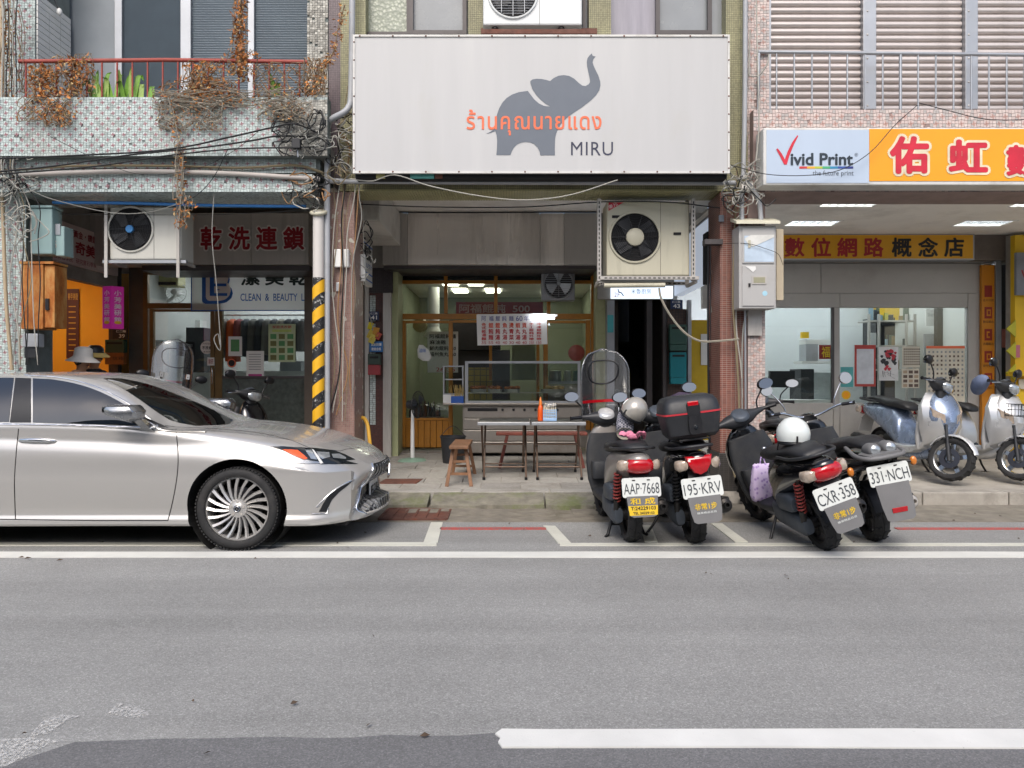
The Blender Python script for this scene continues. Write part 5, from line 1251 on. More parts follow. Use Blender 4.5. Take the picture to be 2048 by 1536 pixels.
def topbox():
    b = MB(); b.sup([(-.20, -.24, 0, .05, .20, 5), (.0, -.24, 0, .16, .21, 5), (.12, -.24, 0, .18, .225, 5), (.20, -.24, 0, .175, .225, 5)], 24, axis='z')
    return b
t = krv
b = MB(); b.sup([(.90, -.28, 0, .13, .175, 6), (.93, -.28, 0, .165, .20, 6), (1.07, -.28, 0, .185, .222, 6), (1.085, -.28, 0, .187, .224, 6)], 28, axis='z'); bo = b.build('top_box', m_sdark, t, smooth=40)
b = MB(); b.sup([(1.10, -.28, 0, .187, .224, 6), (1.17, -.275, 0, .18, .215, 6), (1.21, -.27, 0, .155, .19, 5), (1.225, -.27, 0, .10, .15, 5)], 28, axis='z'); b.build('box_lid', m_sdark, bo, smooth=40)
b = MB(); b.sup([(1.086, -.28, 0, .190, .227, 6), (1.099, -.28, 0, .190, .227, 6)], 28, axis='z'); b.build('red_stripe', M('red_white_tape', '#b8323c', .4), bo)
b = MB(); b.sup([(-.475, 0, 1.12, .05, .06, 5), (-.455, 0, 1.12, .05, .06, 5)], 12); b.sup([(-.478, 0, 1.0, .05, .07, 5), (-.45, 0, 1.0, .05, .07, 5)], 12); b.build('latch', m_black, bo)
b = MB(); b.obox((-.468, 0, 1.165), (.02, .085, .035)); b.build('reflector', m_redl, bo, bev=.006)
b = MB(); b.lathe([(0, .012), (.014, .012), (.018, 0)], 16, (-.476, 0, .985), (-1, 0, 0)); b.build('lock', m_chrome, bo, smooth=40)
b = MB()
for s_ in (-1, 1): b.tube(curve3([(.0, s_*.12, .82), (-.1, s_*.12, .88), (-.42, s_*.11, .88)], 4), .009, 7)
for x_ in (-.14, -.28, -.40): b.tube([(x_, -.12, .885), (x_, .12, .885)], .008, 6)
b.build('luggage_rack', m_black, t, smooth=60)
# purple patterned bag on the hook of CXR, pink cloth on AAP, handlebar muffs
m_bag = NT('lilac_print_cloth'); _t = m_bag; _v = _t.n('TexVoronoi', i_Scale=28.0); _t.l(_t.coord(), _v.inputs['Vector'])
_t.set(_t.ramp(_v.outputs['Distance'], [(.2, hx('#9a7fb8')), (.45, hx('#cbb9d8'))]), .7); m_bag = _t.m
def bag(loc, heading):
    t = thing('cloth_bag', loc, 'lilac printed bag hanging inside the leg shield of the CXR-358 scooter', 'bag', local=True); t.rotation_euler = (0, 0, heading)
    b = MB(); b.sup([(-.02, 0, 0, .045, .10, 4), (.02, 0, 0, .06, .115, 4), (.16, .01, 0, .065, .11, 3.4), (.26, 0, 0, .045, .10, 3), (.30, 0, 0, .02, .10, 3), (.315, 0, 0, .008, .09, 3)], 24, axis='z')
    for i, v in enumerate(b.v): v += Vector((random.uniform(-.006, .006), random.uniform(-.004, .004), random.uniform(-.006, .006)))
    b.build('pouch', m_bag, t, smooth=80)
    h = MB(); h.tube(curve3([(0, -.03, .30), (.01, -.01, .36), (0, .02, .37), (0, .03, .30)], 5), .006, 6); h.build('handle', m_bag, t, smooth=60)
bag(on(cxr, (.74, .10, .33)), R(103))
m_pinkc = M('pink_cloth', '#d0809a', .85, 0, .15, 12)
def cloth(loc, heading):
    t = thing('pink_cloth', loc, 'knotted pink cloth tied on the grab rail of the windscreen scooter', 'cloth', local=True); t.rotation_euler = (0, 0, heading)
    rn = random.Random(5); b = MB()
    for k in range(7):
        a = k*.9; b.tube(curve3([(math.cos(a)*.03, math.sin(a)*.03, 0), (math.cos(a)*.07, math.sin(a)*.09, .035+rn.uniform(-.02, .02)), (math.cos(a+.6)*.05, math.sin(a+.6)*.11, rn.uniform(-.01, .03))], 5), [.012+.01*math.sin(PI*i/10) for i in range(11)], 7, flat=.5)
    b.ell((0, 0, .01), (.045, .05, .03), 12, 8); b.build('knot', m_pinkc, t, smooth=80)
cloth(on(aap, (-.12, -.02, .885)), R(97))
m_check = NT('checked_cloth'); _t = m_check; _c = _t.n('TexChecker', i_Scale=60.0); _t.l(_t.coord(), _c.inputs[0]); _c.inputs[1].default_value = (*hx('#3a3d4a'), 1); _c.inputs[2].default_value = (*hx('#a8a6ae'), 1); _t.set(_c.outputs[0], .8); m_check = _t.m
def muff(loc, heading, mat, label, pitch=0.0, inner=True):
    t = thing('handlebar_muff', loc, label, 'handlebar muff', local=True); t.rotation_euler = (0, pitch, heading)
    b = MB(); b.sup([(-.13, 0, -.02, .075, .085, 2.4), (-.05, 0, 0, .085, .095, 2.5), (.06, 0, .01, .075, .08, 2.5), (.14, 0, .01, .03, .04, 2.4)], 20)
    b.build('sleeve', mat, t, smooth=80)
    if inner:
        b = MB(); b.lathe([(.0, -.01), (.055, -.006), (.07, .0), (.078, .006)], 20, (-.135, 0, -.02), (-1, 0, 0)); b.build('fleece_lining', M('cream_fleece', '#cfc8b6', .9, 0, .1, 20, .4, 200), t, smooth=70)
    return t
muff(on(krv, (.93, .31, .98)), R(80), m_check, 'checked cloth muff with fleece lining on the left grip of the top-box scooter', R(-40))
muff(on(krv, (.97, -.28, 1.10)), R(20), M('purple_cloth', '#3f3347', .8, 0, .3, 8), 'dark purple cloth muff behind the top box of the 195-KRV scooter', 0, False)
muff(on(silv, (.93, -.30, 1.03)), R(-100), M('blue_cloth', '#64708c', .8, 0, .2, 8), 'faded blue cloth muff on the grip of the silver basket scooter', R(-20), False)
# ================================================================ SIGNS
m_banner = NT('weathered_banner'); _t = m_banner; _v = _t.coord('Object', (1, 1, .10)); _w = _t.coord('Object', (1, 1, .5))
_c = _t.ramp(_t.noise(_v, 3.5, 6, .6), [(.3, hx('#b0b0b0')), (.55, hx('#b4b4b4')), (.75, hx('#b9b9b8'))])
_c = _t.mix(_t.ramp(_t.noise(_w, 2.2, 6, .7), [(.55, (0, 0, 0)), (.8, (.4,)*3)]), _c, hx('#aeaca4'))
_t.set(_c, .5); m_banner = _t.m
m_elg = M('slate_print', '#5f6670', .55, 0, .05, 3); m_oran = M('orange_print', '#dd6a44', .55, 0, .04, 3); m_navy = M('navy_print', '#2a2d44', .55)
m_frame_w = M('white_sign_frame', '#c9c8c4', .5, 0, .06, 3, dirt='#8d8578', dscale=2, damt=.5)
d = 8.2
sg = thing('shop_sign', W(1082, 345, d), 'huge white sign with grey elephant and MIRU lettering above the noodle shop', 'shop sign')
MB().box(X(708, d), X(1457, d), d, d+.32, Z(345, d), Z(72, d)).build('sign_face', m_banner, sg, bev=.01)
f = MB()
for a in ((706, 70, 1459, 74), (706, 343, 1459, 347)): f.box(X(a[0], d), X(a[2], d), d-.012, d+.02, Z(a[3], d), Z(a[1], d))
for a in (706, 1455): f.box(X(a, d), X(a+4, d), d-.0118, d+.0198, Z(343, d), Z(74, d))
f.build('sign_frame', m_frame_w, sg)
f = MB()
for k in range(12):
    for py in (73, 344): f.ell((X(720+66*k, d), d-.014, Z(py, d)), (.010, .005, .010), 6, 4)
for k in range(8):
    for px in (708.5, 1457): f.ell((X(px, d), d-.014, Z(85+36*k, d)), (.009, .005, .009), 6, 4)
f.build('sign_screws', m_rust, sg, kind='stuff')
EL = [(1560, 165), (1565, 190), (1583, 200), (1607, 203), (1578, 235), (1568, 275), (1580, 315), (1610, 380), (1640, 440), (1662, 510), (1665, 560), (1650, 620), (1610, 680), (1550, 740), (1450, 820), (1350, 885), (1280, 935), (1225, 985), (1180, 1035), (1145, 1090), (1120, 1150), (1108, 1210), (1105, 1300), (1105, 1418), (925, 1418), (915, 1370), (890, 1320), (850, 1280), (800, 1260), (745, 1254), (690, 1262), (640, 1285), (600, 1325), (575, 1370), (560, 1415), (385, 1415), (392, 1330), (395, 1240), (388, 1170), (372, 1120), (320, 1142), (258, 1155), (300, 1135), (340, 1110), (372, 1075), (372, 1050), (375, 1000), (392, 920), (420, 840), (460, 770), (510, 715), (580, 670), (660, 642), (772, 626), (800, 665), (850, 730), (910, 782), (970, 810), (1030, 818), (1046, 816), (990, 785), (930, 735), (870, 670), (825, 600), (803, 530), (803, 505), (830, 485), (880, 477), (940, 480), (1000, 492), (1045, 506), (1090, 468), (1150, 440), (1215, 432), (1280, 442), (1340, 475), (1400, 530), (1440, 560), (1480, 567), (1520, 545), (1535, 520), (1535, 490), (1520, 420), (1500, 330), (1496, 270), (1505, 225), (1530, 190)]
e = MB(); e.add([(X(930+a/6.145, d), d-.003, Z(80+b/6.145, d)) for a, b in EL], [tuple(range(len(EL)))]); e.build('elephant_emblem', m_elg, sg)
wtext('ร้านคุณนายแดง', 933, 219, 1203, 271, d-.002, m_oran, sg, bold=.012, space=1.1)
wtext('MIRU', 1142, 284, 1226, 311, d, m_navy, sg, bold=-.008, space=1.1)
u = MB(); u.box(X(712, 8.3), X(1452, 8.3), 8.26, 8.5, Z(358, 8.3), Z(346.5, 8.3)); u.build('dark_gap_strip', m_dark, sg)  # near-black box stands in for the shaded gap below the sign
for a, c, mm in ((820, 868, M('teal_tube', '#4f9a92', .5, 0, .1, 8)), (870, 885, m_rust), (752, 770, M('olive_box', '#a8a36a', .6))):
    MB().box(X(a, 8.25), X(c, 8.25), 8.25, 8.27, Z(357, 8.25), Z(348, 8.25)).build('fitting', mm, sg, bev=.004)
# print shop sign
d = 8.2; sg = thing('shop_sign', W(1850, 370, d), 'pale blue and orange lightbox sign with red brush characters over the print shop', 'shop sign')
MB().box(X(1527, d), X(2330, d), d+.004, d+.26, Z(370, d), Z(255, d)).build('sign_box', m_frame_w, sg, bev=.012)
m_pblue = M('pale_blue_acrylic', '#aebccd', .35, 0, .03, 2, streak=True); m_oacr = M('orange_acrylic', '#e79a10', .35, 0, .03, 2)
MB().box(X(1533, d), X(1738, d), d-.002, d+.01, Z(366, d), Z(260, d)).build('sign_panel', m_pblue, sg)
MB().box(X(1738.6, d), X(2325, d), d-.002, d+.01, Z(362, d), Z(258, d)).build('sign_panel', m_oacr, sg)
m_sred = M('crimson_print', '#c01c34', .5); m_crm = M('cream_print', '#d8cdb0', .5); m_slate = M('dark_slate_print', '#1d2a35', .5)
q4 = lambda pts: [(1400+.3164*a, .3164*b) for a, b in pts]
vs = q4([(480, 945), (490, 938), (515, 970), (535, 1008), (552, 960), (580, 902), (614, 856), (620, 861), (592, 915), (564, 985), (547, 1042), (530, 1040), (505, 990)])
e = MB(); e.add([(X(a, d), d-.006, Z(b, d)) for a, b in vs], [tuple(range(len(vs)))]); e.build('red_tick', m_sred, sg)
wtext('ivid Print', 1581, 306, 1706, 331, d-.003, m_slate, sg, bold=.028)
wtext('the future print', 1625, 341, 1707, 354, d-.003, M('grey_print', '#5a626c', .5), sg)
wtext('®', 1709, 306, 1716, 313, d-.003, m_elg, sg)
for k, c in enumerate(('#c83a3a', '#d9a02a', '#a9b33a', '#3f9a6a', '#2f86b0', '#2f4f9a', '#27347a')):
    a = 1598.5+k*15.4; MB().box(X(a, d), X(a+15.3, d), d-.005, d-.003, Z(337.5, d), Z(333, d)).build('rainbow_bar', M('stripe_'+('red', 'amber', 'lime', 'green', 'cyan', 'blue', 'indigo')[k], c, .5), sg)
for ch, a in (('佑', (1779, 272, 1858, 348)), ('虹', (1897, 279, 1976, 345)), ('數', (2012, 290, 2078, 352))):
    wtext(ch, a[0]-5, a[1]-5, a[2]+5, a[3]+5, d-.003, m_crm, sg, bold=.105)
    wtext(ch, *a, d-.007, m_sred, sg, bold=.042)
for px in (1585, 1945): MB().bar(W(px+25, 371, 8.3)+Vector((0, .02, 0)), W(px, 381, 8.6), .02, .02).build('sign_bracket', m_rust, sg)
# yellow fascia sign in the arcade
d = 11.08; sg = thing('shop_sign', W(1756, 520, d), 'mustard fascia sign with dark red and black characters inside the print shop arcade', 'shop sign')
MB().box(X(1552, d), X(1950, d), d+.003, d+.2, Z(520, d), Z(467, d)).build('sign_box', m_alu, sg, bev=.01)
MB().box(X(1556, d), X(1946, d), d-.003, d+.01, Z(517, d), Z(470, d)).build('sign_panel', M('mustard_acrylic', '#d39a14', .4, 0, .04, 2), sg)
m_dred = M('dark_red_print', '#9c1f22', .5)
for ch, a in zip('數位網路概念店', (1569, 1622, 1674, 1727, 1783, 1836, 1888)):
    wtext(ch, a, 475, a+40, 514, d-.003, m_dred if a < 1780 else m_ink, sg, bold=.03)
# striped icon strip
d = 11.22; sg = thing('icon_sign', W(1976, 880, d), 'narrow orange vertical sign with red square icons beside the print shop window', 'sign')
MB().box(X(1964, d), X(1989, d), d, d+.06, .16, Z(530, d)).build('sign_panel', M('orange_vinyl', '#c07a12', .5, 0, .06, 2), sg)
m_icr = M('icon_red', '#8a2a1e', .5); m_ico = M('icon_orange', '#c07a12', .5)
for k, (py, tx) in enumerate(((571, '名片印刷'), (614, '數位輸出'), (658, '大圖輸出'), (702, '證件快照'), (746, '影印裝訂'))):
    s_ = MB().box(X(1969, d), X(1984, d), d-.004, d, Z(py+23, d), Z(py, d)).build('icon', m_icr, sg)
    if k: MB().box(X(1973, d), X(1981 if k != 2 else 1979, d), d-.008, d-.004, Z(py+18, d), Z(py+5, d)).build('icon_mark', m_ico, s_); MB().box(X(1975, d), X(1979, d), d-.011, d-.008, Z(py+15, d), Z(py+8, d)).build('icon_mark', m_icr, s_)
    wtext(tx, 1966, py+27, 1987, py+32, d-.001, m_ink, sg)
# red laundry characters on steel
d = 10.6; sg = thing('shop_sign', W(508, 530, d), 'dark steel fascia with white-edged red characters beside the air conditioner', 'shop sign')
MB().box(X(392, d), X(502, d)-.002, d, d+.3, Z(529, d), Z(426, d)).build('sign_panel', m_steel_d, sg, bev=.004)
MB().box(X(502, d)+.002, X(617, d), d, d+.3, Z(529, d), Z(426, d)).build('sign_panel', m_steel_d, sg, bev=.004)
MB().box(X(150, d), X(392, d)-.003, d+.01, d+.3, Z(529, d), Z(426, d)).build('sign_panel', m_steel_d, sg, bev=.004)
m_mar = M('maroon_letter', '#8a1420', .45); m_wl = M('letter_outline', '#d6d3cc', .5)
for ch, a in zip('乾洗連鎖', (400, 456, 511, 565)):
    wtext(ch, a-2, 450, a+47, 503, d-.004, m_wl, sg, bold=.075); wtext(ch, a+1, 453, a+44, 500, d-.012, m_mar, sg, bold=.03)
MB().box(X(280, d), X(617, d), d+.05, d+.8, Z(540, d), Z(530, d)).build('shutter_rail', m_alu_d, sg)
# laundry window sign
m_milk = NT('milky_acrylic'); _t = m_milk; _tl = _t.n('BsdfTranslucent'); _tl.inputs[0].default_value = (.8, .82, .8, 1); _mx = _t.n('MixShader'); _mx.inputs[0].default_value = .55; _t.set(hx('#d6d9d6'), .4); _t.l(_t.b.outputs[0], _mx.inputs[1]); _t.l(_tl.outputs[0], _mx.inputs[2]); _t.l(_mx.outputs[0], _t.out.inputs[0]); m_milk = _t.m
d = 11.40; sg = thing('window_sign', W(500, 622, d), 'white acrylic window sign reading CLEAN & BEAUTY in blue with a double B emblem', 'window sign')
MB().box(X(382, d), X(640, d), d, d+.012, Z(622, d), Z(540, d)).build('sign_panel', m_milk, sg)
MB().box(X(382, d), X(640, d), d-.004, d, Z(622, d), Z(620, d)).build('border', m_inkblue, sg); MB().box(X(382, d), X(384, d), d-.004, d, Z(619.9, d), Z(540, d)).build('border', m_inkblue, sg)
m_blu = M('royal_blue_print', '#1f62b4', .5)
for dx, dy, mm, lf in ((-7, 6, m_blu, .003), (0, 0, m_whitep, .006), (0, 0, m_blu, .009)):
    if mm is m_whitep: wtext('B', 412, 534, 462, 602, d, mm, sg, bold=.09, lift=lf)
    elif lf == .003: wtext('B', 404, 538, 466, 608, d, mm, sg, bold=.07, lift=lf)
    else: wtext('E', 420, 548, 455, 592, d, m_blu, sg, bold=-.01, lift=lf)
for ch, a in zip('潔美乾洗', (482, 530, 578, 626)): wtext(ch, a, 540, a+38, 571, d, M('forest_ink', '#1d2f2c', .5), sg, bold=.035)
wtext('CLEAN  &  BEAUTY  LAUNDRY', 481, 587, 664, 602, d, m_blu, sg, bold=.012)
# perpendicular signs of the arcade
xw2 = -5.80
sg = thing('shop_sign', (xw2, 10.4, 2.88), 'pinkish white sign lettered A.G.G in red above the orange doorway', 'shop sign')
MB().box(xw2-.02, xw2+.04, 9.55, 11.25, 2.88, 3.40).build('sign_panel', M('blush_acrylic', '#c9b9b6', .5, 0, .04, 2), sg)
pr = lambda s, y, z, w, h, **k: letters(s, (xw2+.042, y, z), (0, 1, 0), (0, 0, 1), w, h, m_mar, sg, **k)
pr('M', 9.60, 3.10, .20, .20, bold=.02); pr('A.G.G', 9.62, 3.0, .34, .08, bold=.02); pr('美國寶石學院', 9.58, 2.905, .5, .075); pr('研究寶石學家', 10.16, 2.905, .5, .07)
pr('黃金・鑽鑽・翡翠', 10.10, 3.24, .9, .10, bold=.02); pr('奇美銀樓', 10.14, 3.03, 1.0, .17, bold=.03)
e = MB(); e.tube([(xw2+.044, 9.70+.13*math.cos(2*PI*k/24), 3.19+.12*math.sin(2*PI*k/24)) for k in range(24)], .008, 5, closed=True); e.build('ring_emblem', m_mar, sg)
sg = thing('hanging_sign', (-1.97, 10.3, 2.66), 'white hanging sign with black characters and blue lines under the arcade beam', 'sign')
MB().box(-2.03, -1.96, 9.9, 10.8, 2.66, 3.24).build('sign_panel', m_whitep, sg, bev=.01)
MB().tube([(-1.99, 10.35, 3.24), (-1.99, 10.35, 3.4)], .02, 8).build('hanger', m_black, sg)
hl_ = lambda s, y, z, w, h, m, **k: letters(s, (-1.958, y, z), (0, 1, 0), (0, 0, 1), w, h, m, sg, **k)
hl_('乾洗', 10.2, 2.98, .5, .2, m_ink, bold=.03); hl_('BEAUTY', 9.96, 2.88, .78, .06, m_blu)
for z_ in (3.18, 2.80, 2.71): MB().box(-1.958, -1.955, 9.92, 10.78, z_, z_+.018).build('blue_line', m_blu, sg)
dsb = MB().box(-2.05, X(760, 9.3), 9.25, 11.0, 3.28, 3.74).build('downstand_box', M('dingy_white', '#c9c6bf', .8, 0, .08, 2, dirt='#77705f', dscale=1.5, damt=.5), cb, bev=.01)
sg = thing('light_box', (2.36, 10.05, 2.57), 'long white light box sign on the side wall right of the stair entrance', 'light box')
MB().box(2.34, 2.46, 9.0, 11.1, 2.57, 3.30).build('sign_face', EM('faint_lightbox', '#c4cfe0', .35), sg, bev=.01)
MB().box(2.336, 2.464, 8.985, 9.0, 2.56, 3.31).build('sign_rim', m_alu_d, sg); MB().box(2.336, 2.464, 8.985, 11.1, 3.301, 3.33).build('sign_rim', m_alu, sg)
d = 11.15; sg = thing('light_box', W(1283, 598, d), 'small glowing white light box over the stair door lettered in pale blue', 'light box')
MB().box(X(1222, d), X(1346, d), d, d+.1, Z(597, d), Z(572, d)).build('sign_face', EM('lit_acrylic', '#d9e6f5', 1.0), sg, bev=.006)
wtext('米魯廚房', 1262, 577, 1302, 588, d, M('pale_blue_ink', '#6f86a8', .5), sg); wtext('2F', 1228, 585, 1240, 594, d, M('pink_ink', '#c98fa6', .5), sg)
e = MB(); e.tube([W(1236, 578, d-.006), W(1237, 583, d-.006), W(1243, 586, d-.006), W(1247, 592, d-.006)], .008, 5); e.build('squiggle', M('pale_blue_ink', '#6f86a8', .5), sg)
# magenta two-faced lantern
d = 9.85; sg = thing('lantern_sign', W(224, 657, d), 'magenta two-sided lantern sign with white vertical characters by the orange doorway', 'lantern sign')
m_mag = EM('magenta_lightbox', '#9c1f78', .25); xa, xb, z0, z1 = X(205, d), X(243, d), Z(657, d), Z(573, d); xm = X(228, d)
e = MB(); e.slab([(xa, d), (xm, d-.06), (xb, d+.06), (xm, d+.18)], z0, z1); e.build('lantern_box', m_mag, sg)
for (pa, pb) in (((xa, d), (xm, d-.06)), ((xm, d-.06), (xb, d+.06))):
    uu = Vector((pb[0]-pa[0], pb[1]-pa[1], 0)); L = uu.length
    for k, ch in enumerate('小芳美研館'):
        letters(ch, Vector((pa[0], pa[1], z1-.035-.085*(k+1)))+uu.normalized()*L*.2, uu, UZ, L*.6, .07, m_whitep, sg, bold=.02)
    e = MB(); c_ = Vector((pa[0], pa[1], z0+.075))+uu*.5; n_ = uu.normalized().cross(UZ)*.004
    e.add([c_+n_+uu.normalized()*math.cos(2*PI*k/16)*L*.3+UZ*math.sin(2*PI*k/16)*.02 for k in range(16)], [tuple(range(16))]); e.build('yellow_oval', m_yel, sg)
# menu banner with its light tube
d = 11.25; sg = thing('menu_banner', W(1025, 690, d), 'white hanging noodle menu banner with red columns of dishes and prices', 'menu banner')
b_ = MB(); b_.grid([[Vector((X(953+2*t_, d)+(X(1093, d)-X(953, d))*k/12, d+.012*math.sin(k*.9), Z(629+62*t_-(2.5*k/12), d))) for k in range(13)] for t_ in (0, .5, 1)]); b_.build('sheet', m_whitep, sg, smooth=80)
m_mb = M('menu_blue', '#3a3f8f', .5); m_mr = M('menu_red', '#b5242c', .5); m_mo = M('menu_vermilion', '#d2502f', .5)
for ch, a in zip(('阿', '福', '餛', '飩', '麵', '60', '年', '老', '店'), (963, 978, 991, 1004, 1018, 1032, 1048, 1059, 1071)): wtext(ch, a, 632, a+(13 if ch == '60' else 9), 642, d-.014, m_mb, sg)
cols = ['各式乾湯麵', '餛飩麵', '餛飩湯', '魚丸湯', '燙青菜', '蝦丸湯', '貢丸湯', '手工餛飩外帶', '冷凍餛飩外帶']; prc = ['35', '55', '40', '40', '30', '40', '40', '250', '150']
for k, (s_, p_) in enumerate(zip(cols, prc)):
    a = (963, 977, 990.5, 1005, 1018, 1031, 1044, 1058, 1073)[k]; n = len(s_); st = 36/n
    for i, ch in enumerate(s_): wtext(ch, a, 645.5+i*st, a+9.5, 645.5+(i+.86)*st, d-.014, m_mo if i == 0 else m_mr, sg, bold=.02, res=2)
    wtext(p_, a, 682.5, a+9.5, 688, d-.014, m_mr, sg)
lt = thing('tube_lamp', W(1080, 636, d-.06), 'lit white fluorescent tube hung across the right end of the menu banner', 'tube lamp')
MB().box(X(955, d), X(1115, d), d+.03, d+.08, Z(632.5, d), Z(628, d)).build('lamp_housing', m_whitep, lt)
MB().tube([W(1062, 634.5, d-.03), W(1109, 634.5, d-.03)], .028, 10).build('tube', EM('lit_tube', '#f4f6ff', 8.0), lt, smooth=60)
# ================================================================ AIR CONDITIONERS AND FANS
def aircon(label, px0, py0, px1, py1, d, dep, fan, fr, mat, hubm, hub, bars='rings', seam=None, brand=None):
    t = thing('air_conditioner', W((px0+px1)/2, py1, d), label, 'air conditioner')
    xa, xb, z0, z1 = X(px0, d), X(px1, d), Z(py1, d), Z(py0, d)
    MB().box(xa, xb, d, d+dep, z0, z1).build('casing', mat, t, bev=.018)
    c = Vector((X(fan[0], d), d-.004, Z(fan[1], d))); r = fr/FPX*d
    MB().lathe([(0, -.002), (r, -.002), (r*1.0, .004)], 40, c, (0, -1, 0)).build('fan_opening', m_dark, t)
    bl = MB()
    for k in range(4):
        a = k*PI/2+.4; u_, w_ = Vector((math.cos(a), 0, math.sin(a))), Vector((-math.sin(a), 0, math.cos(a)))
        bl.add([c+u_*r*.2+w_*r*.08+Vector((0, -.006, 0)), c+u_*r*.9-w_*r*.12+Vector((0, -.006, 0)), c+u_*r*.86+w_*r*.42+Vector((0, -.014, 0)), c+u_*r*.25+w_*r*.35+Vector((0, -.014, 0))], [(0, 1, 2, 3)])
    bl.build('fan_blades', M('fan_blade_grey', '#2c2d30', .5), t)
    g_ = MB()
    if bars == 'rings':
        n = max(6, int(fr/3.2))
        for k in range(2, n+1): g_.tube([c+Vector((math.cos(2*PI*i/36)*r*k/n, -.03+.02*(k/n)**2, math.sin(2*PI*i/36)*r*k/n)) for i in range(36)], .0028, 4, closed=True)
        for k in range(10):
            a = 2*PI*k/10; g_.tube([c+Vector((math.cos(a)*r*.2, -.031, math.sin(a)*r*.2)), c+Vector((math.cos(a)*r*.7, -.026, math.sin(a)*r*.7)), c+Vector((math.cos(a)*r, -.01, math.sin(a)*r))], .004, 5)
    else:
        k = -r
        while k < r: q = math.sqrt(max(0, r*r-k*k)); g_.tube([c+Vector((-q, -.02, k)), c+Vector((q, -.02, k))], .004, 5); k += .028
        for k in (-.5, 0, .5): q = math.sqrt(1-k*k)*r; g_.tube([c+Vector((k*r, -.024, -q)), c+Vector((k*r, -.024, q))], .004, 5)
    g_.build('fan_guard', m_black if bars == 'rings' else m_alu, t, smooth=60)
    MB().lathe([(r*1.0, .0), (r*1.03, .018), (r*1.09, .016), (r*1.12, -.004)], 44, c, (0, -1, 0)).build('fan_ring', mat, t, smooth=50)
    MB().lathe([(0, .040), (hub*r*.9, .040), (hub*r, .030), (hub*r, .0)], 28, c, (0, -1, 0)).build('fan_hub', hubm, t, smooth=50)
    if seam: MB().box(X(seam, d)-.002, X(seam, d)+.002, d-.002, d+.01, z0+.01, z1-.01).build('panel_seam', m_alu_d, t)
    return t
m_acw = M('ac_white', '#bdbcb4', .45, 0, .05, 2, dirt='#8a8577', dscale=1.5, damt=.45, streak=True)
t = aircon('cream wall air conditioner with blue fan hub and dark fan, above the dry cleaner door', 219, 414, 362, 519, 8.75, .36, (262, 459), 42, m_acw, M('blue_hub', '#2d6fa6', .5), .19, seam=308)
for px in (212, 356):
    b_ = MB(); b_.bar(W(px, 555, 8.72), W(px, 400, 8.72), .035, .012); b_.bar(W(px, 522, 8.72), W(px, 522, 8.72)+Vector((0, .45, 0)), .03, .03); b_.build('hanger_bracket', m_steel_d, t)
MB().box(X(205, 8.74), X(372, 8.74), 8.74, 8.79, Z(526, 8.74), Z(520, 8.74)).build('bracket_rail', m_alu, t)
t = aircon('large yellowed air conditioner in a slotted steel cage over the stair entrance', 1213, 403, 1379, 552, 8.8, .36, (1269.5, 475), 47, m_cream_p, m_cream_p, .38, seam=1321)
e = MB(); e.add([(X(1217, 8.8), 8.795, Z(422, 8.8)), (X(1217, 8.8), 8.795, Z(405, 8.8)), (X(1247, 8.8), 8.795, Z(405, 8.8)), (X(1245, 8.8), 8.795, Z(406, 8.8))], [(0, 1, 2, 3)]); e.build('brand_flash', m_sred, t)
letters('東元', W(1219, 419, 8.8)+Vector((0, -.006, 0)), (.87, 0, .45), (-.45, 0, .87), .11, .045, m_whitep, t, lift=.002)
for a, b2 in ((1224, 1239), (1347, 1362)):
    z_ = 432 if a < 1300 else 466; MB().box(X(a, 8.8), X(b2, 8.8), 8.79, 8.81, Z(z_+4, 8.8), Z(z_-1, 8.8)).build('hand_recess', m_dark, t)
cg = thing('steel_cage', W(1296, 565, 8.7), 'slotted black-grey angle steel cage carrying the large yellowed air conditioner', 'steel cage')
for px, yy in ((1198, 8.75), (1206, 9.2), (1386, 8.75), (1394, 9.25)):
    po = MB().box(X(px, 8.75)-.02, X(px, 8.75)+.022, yy-.02, yy+.02, Z(562, 8.75), ZCEIL-.02 if yy > 9.1 else Z(398, 8.75)).build('cage_post', m_steel_d, cg)
    q = MB(); z_ = Z(558, 8.75)
    while z_ < Z(402, 8.75): q.box(X(px, 8.75)-.006, X(px, 8.75)+.006, yy-.024, yy-.021, z_, z_+.028); z_ += .05
    q.build('slots', m_dark, po, kind='stuff')
for yy in (8.72, 9.22):
    ra_ = MB().box(X(1200, 8.75), X(1396, 8.75), yy-.02, yy+.02, Z(560, 8.75), Z(553.5, 8.75)).build('cage_rail', m_steel_d, cg)
    q = MB(); x_ = X(1208, 8.75)
    while x_ < X(1390, 8.75): q.box(x_, x_+.03, yy-.024, yy-.021, Z(558, 8.75), Z(556, 8.75)); x_ += .055
    q.build('slots', m_dark, ra_, kind='stuff')
for px in (1200, 1392): MB().box(X(px, 8.75)-.015, X(px, 8.75)+.015, 8.745, 9.2, Z(566, 8.75), Z(560.5, 8.75)).build('cage_rail', m_steel_d, cg)
lt = thing('tube_lamp', W(1270, 576, 8.8), 'unlit cream fluorescent batten under the large air conditioner cage', 'tube lamp'); MB().tube([W(1208, 571, 8.75), W(1330, 570, 8.75)], .028, 10).build('tube', m_cream_p, lt, smooth=60)
t = aircon('white air conditioner cut by the top of the picture above the elephant sign', 966, -75, 1164, 50, 8.4, .34, (1026, -12), 46, M('ac_bright_white', '#cfd2d2', .4, 0, .04, 2), m_alu, .12, bars='lines', seam=1079)
b_ = MB()
b_.box(X(962, 8.38), X(1194, 8.38), 8.38, 8.42, Z(67, 8.38), Z(58, 8.38)); b_.box(X(962, 8.6), X(1194, 8.6), 8.58, 8.62, Z(67, 8.6), Z(58, 8.6))
b_.build('rusty_bracket', m_rust, t)
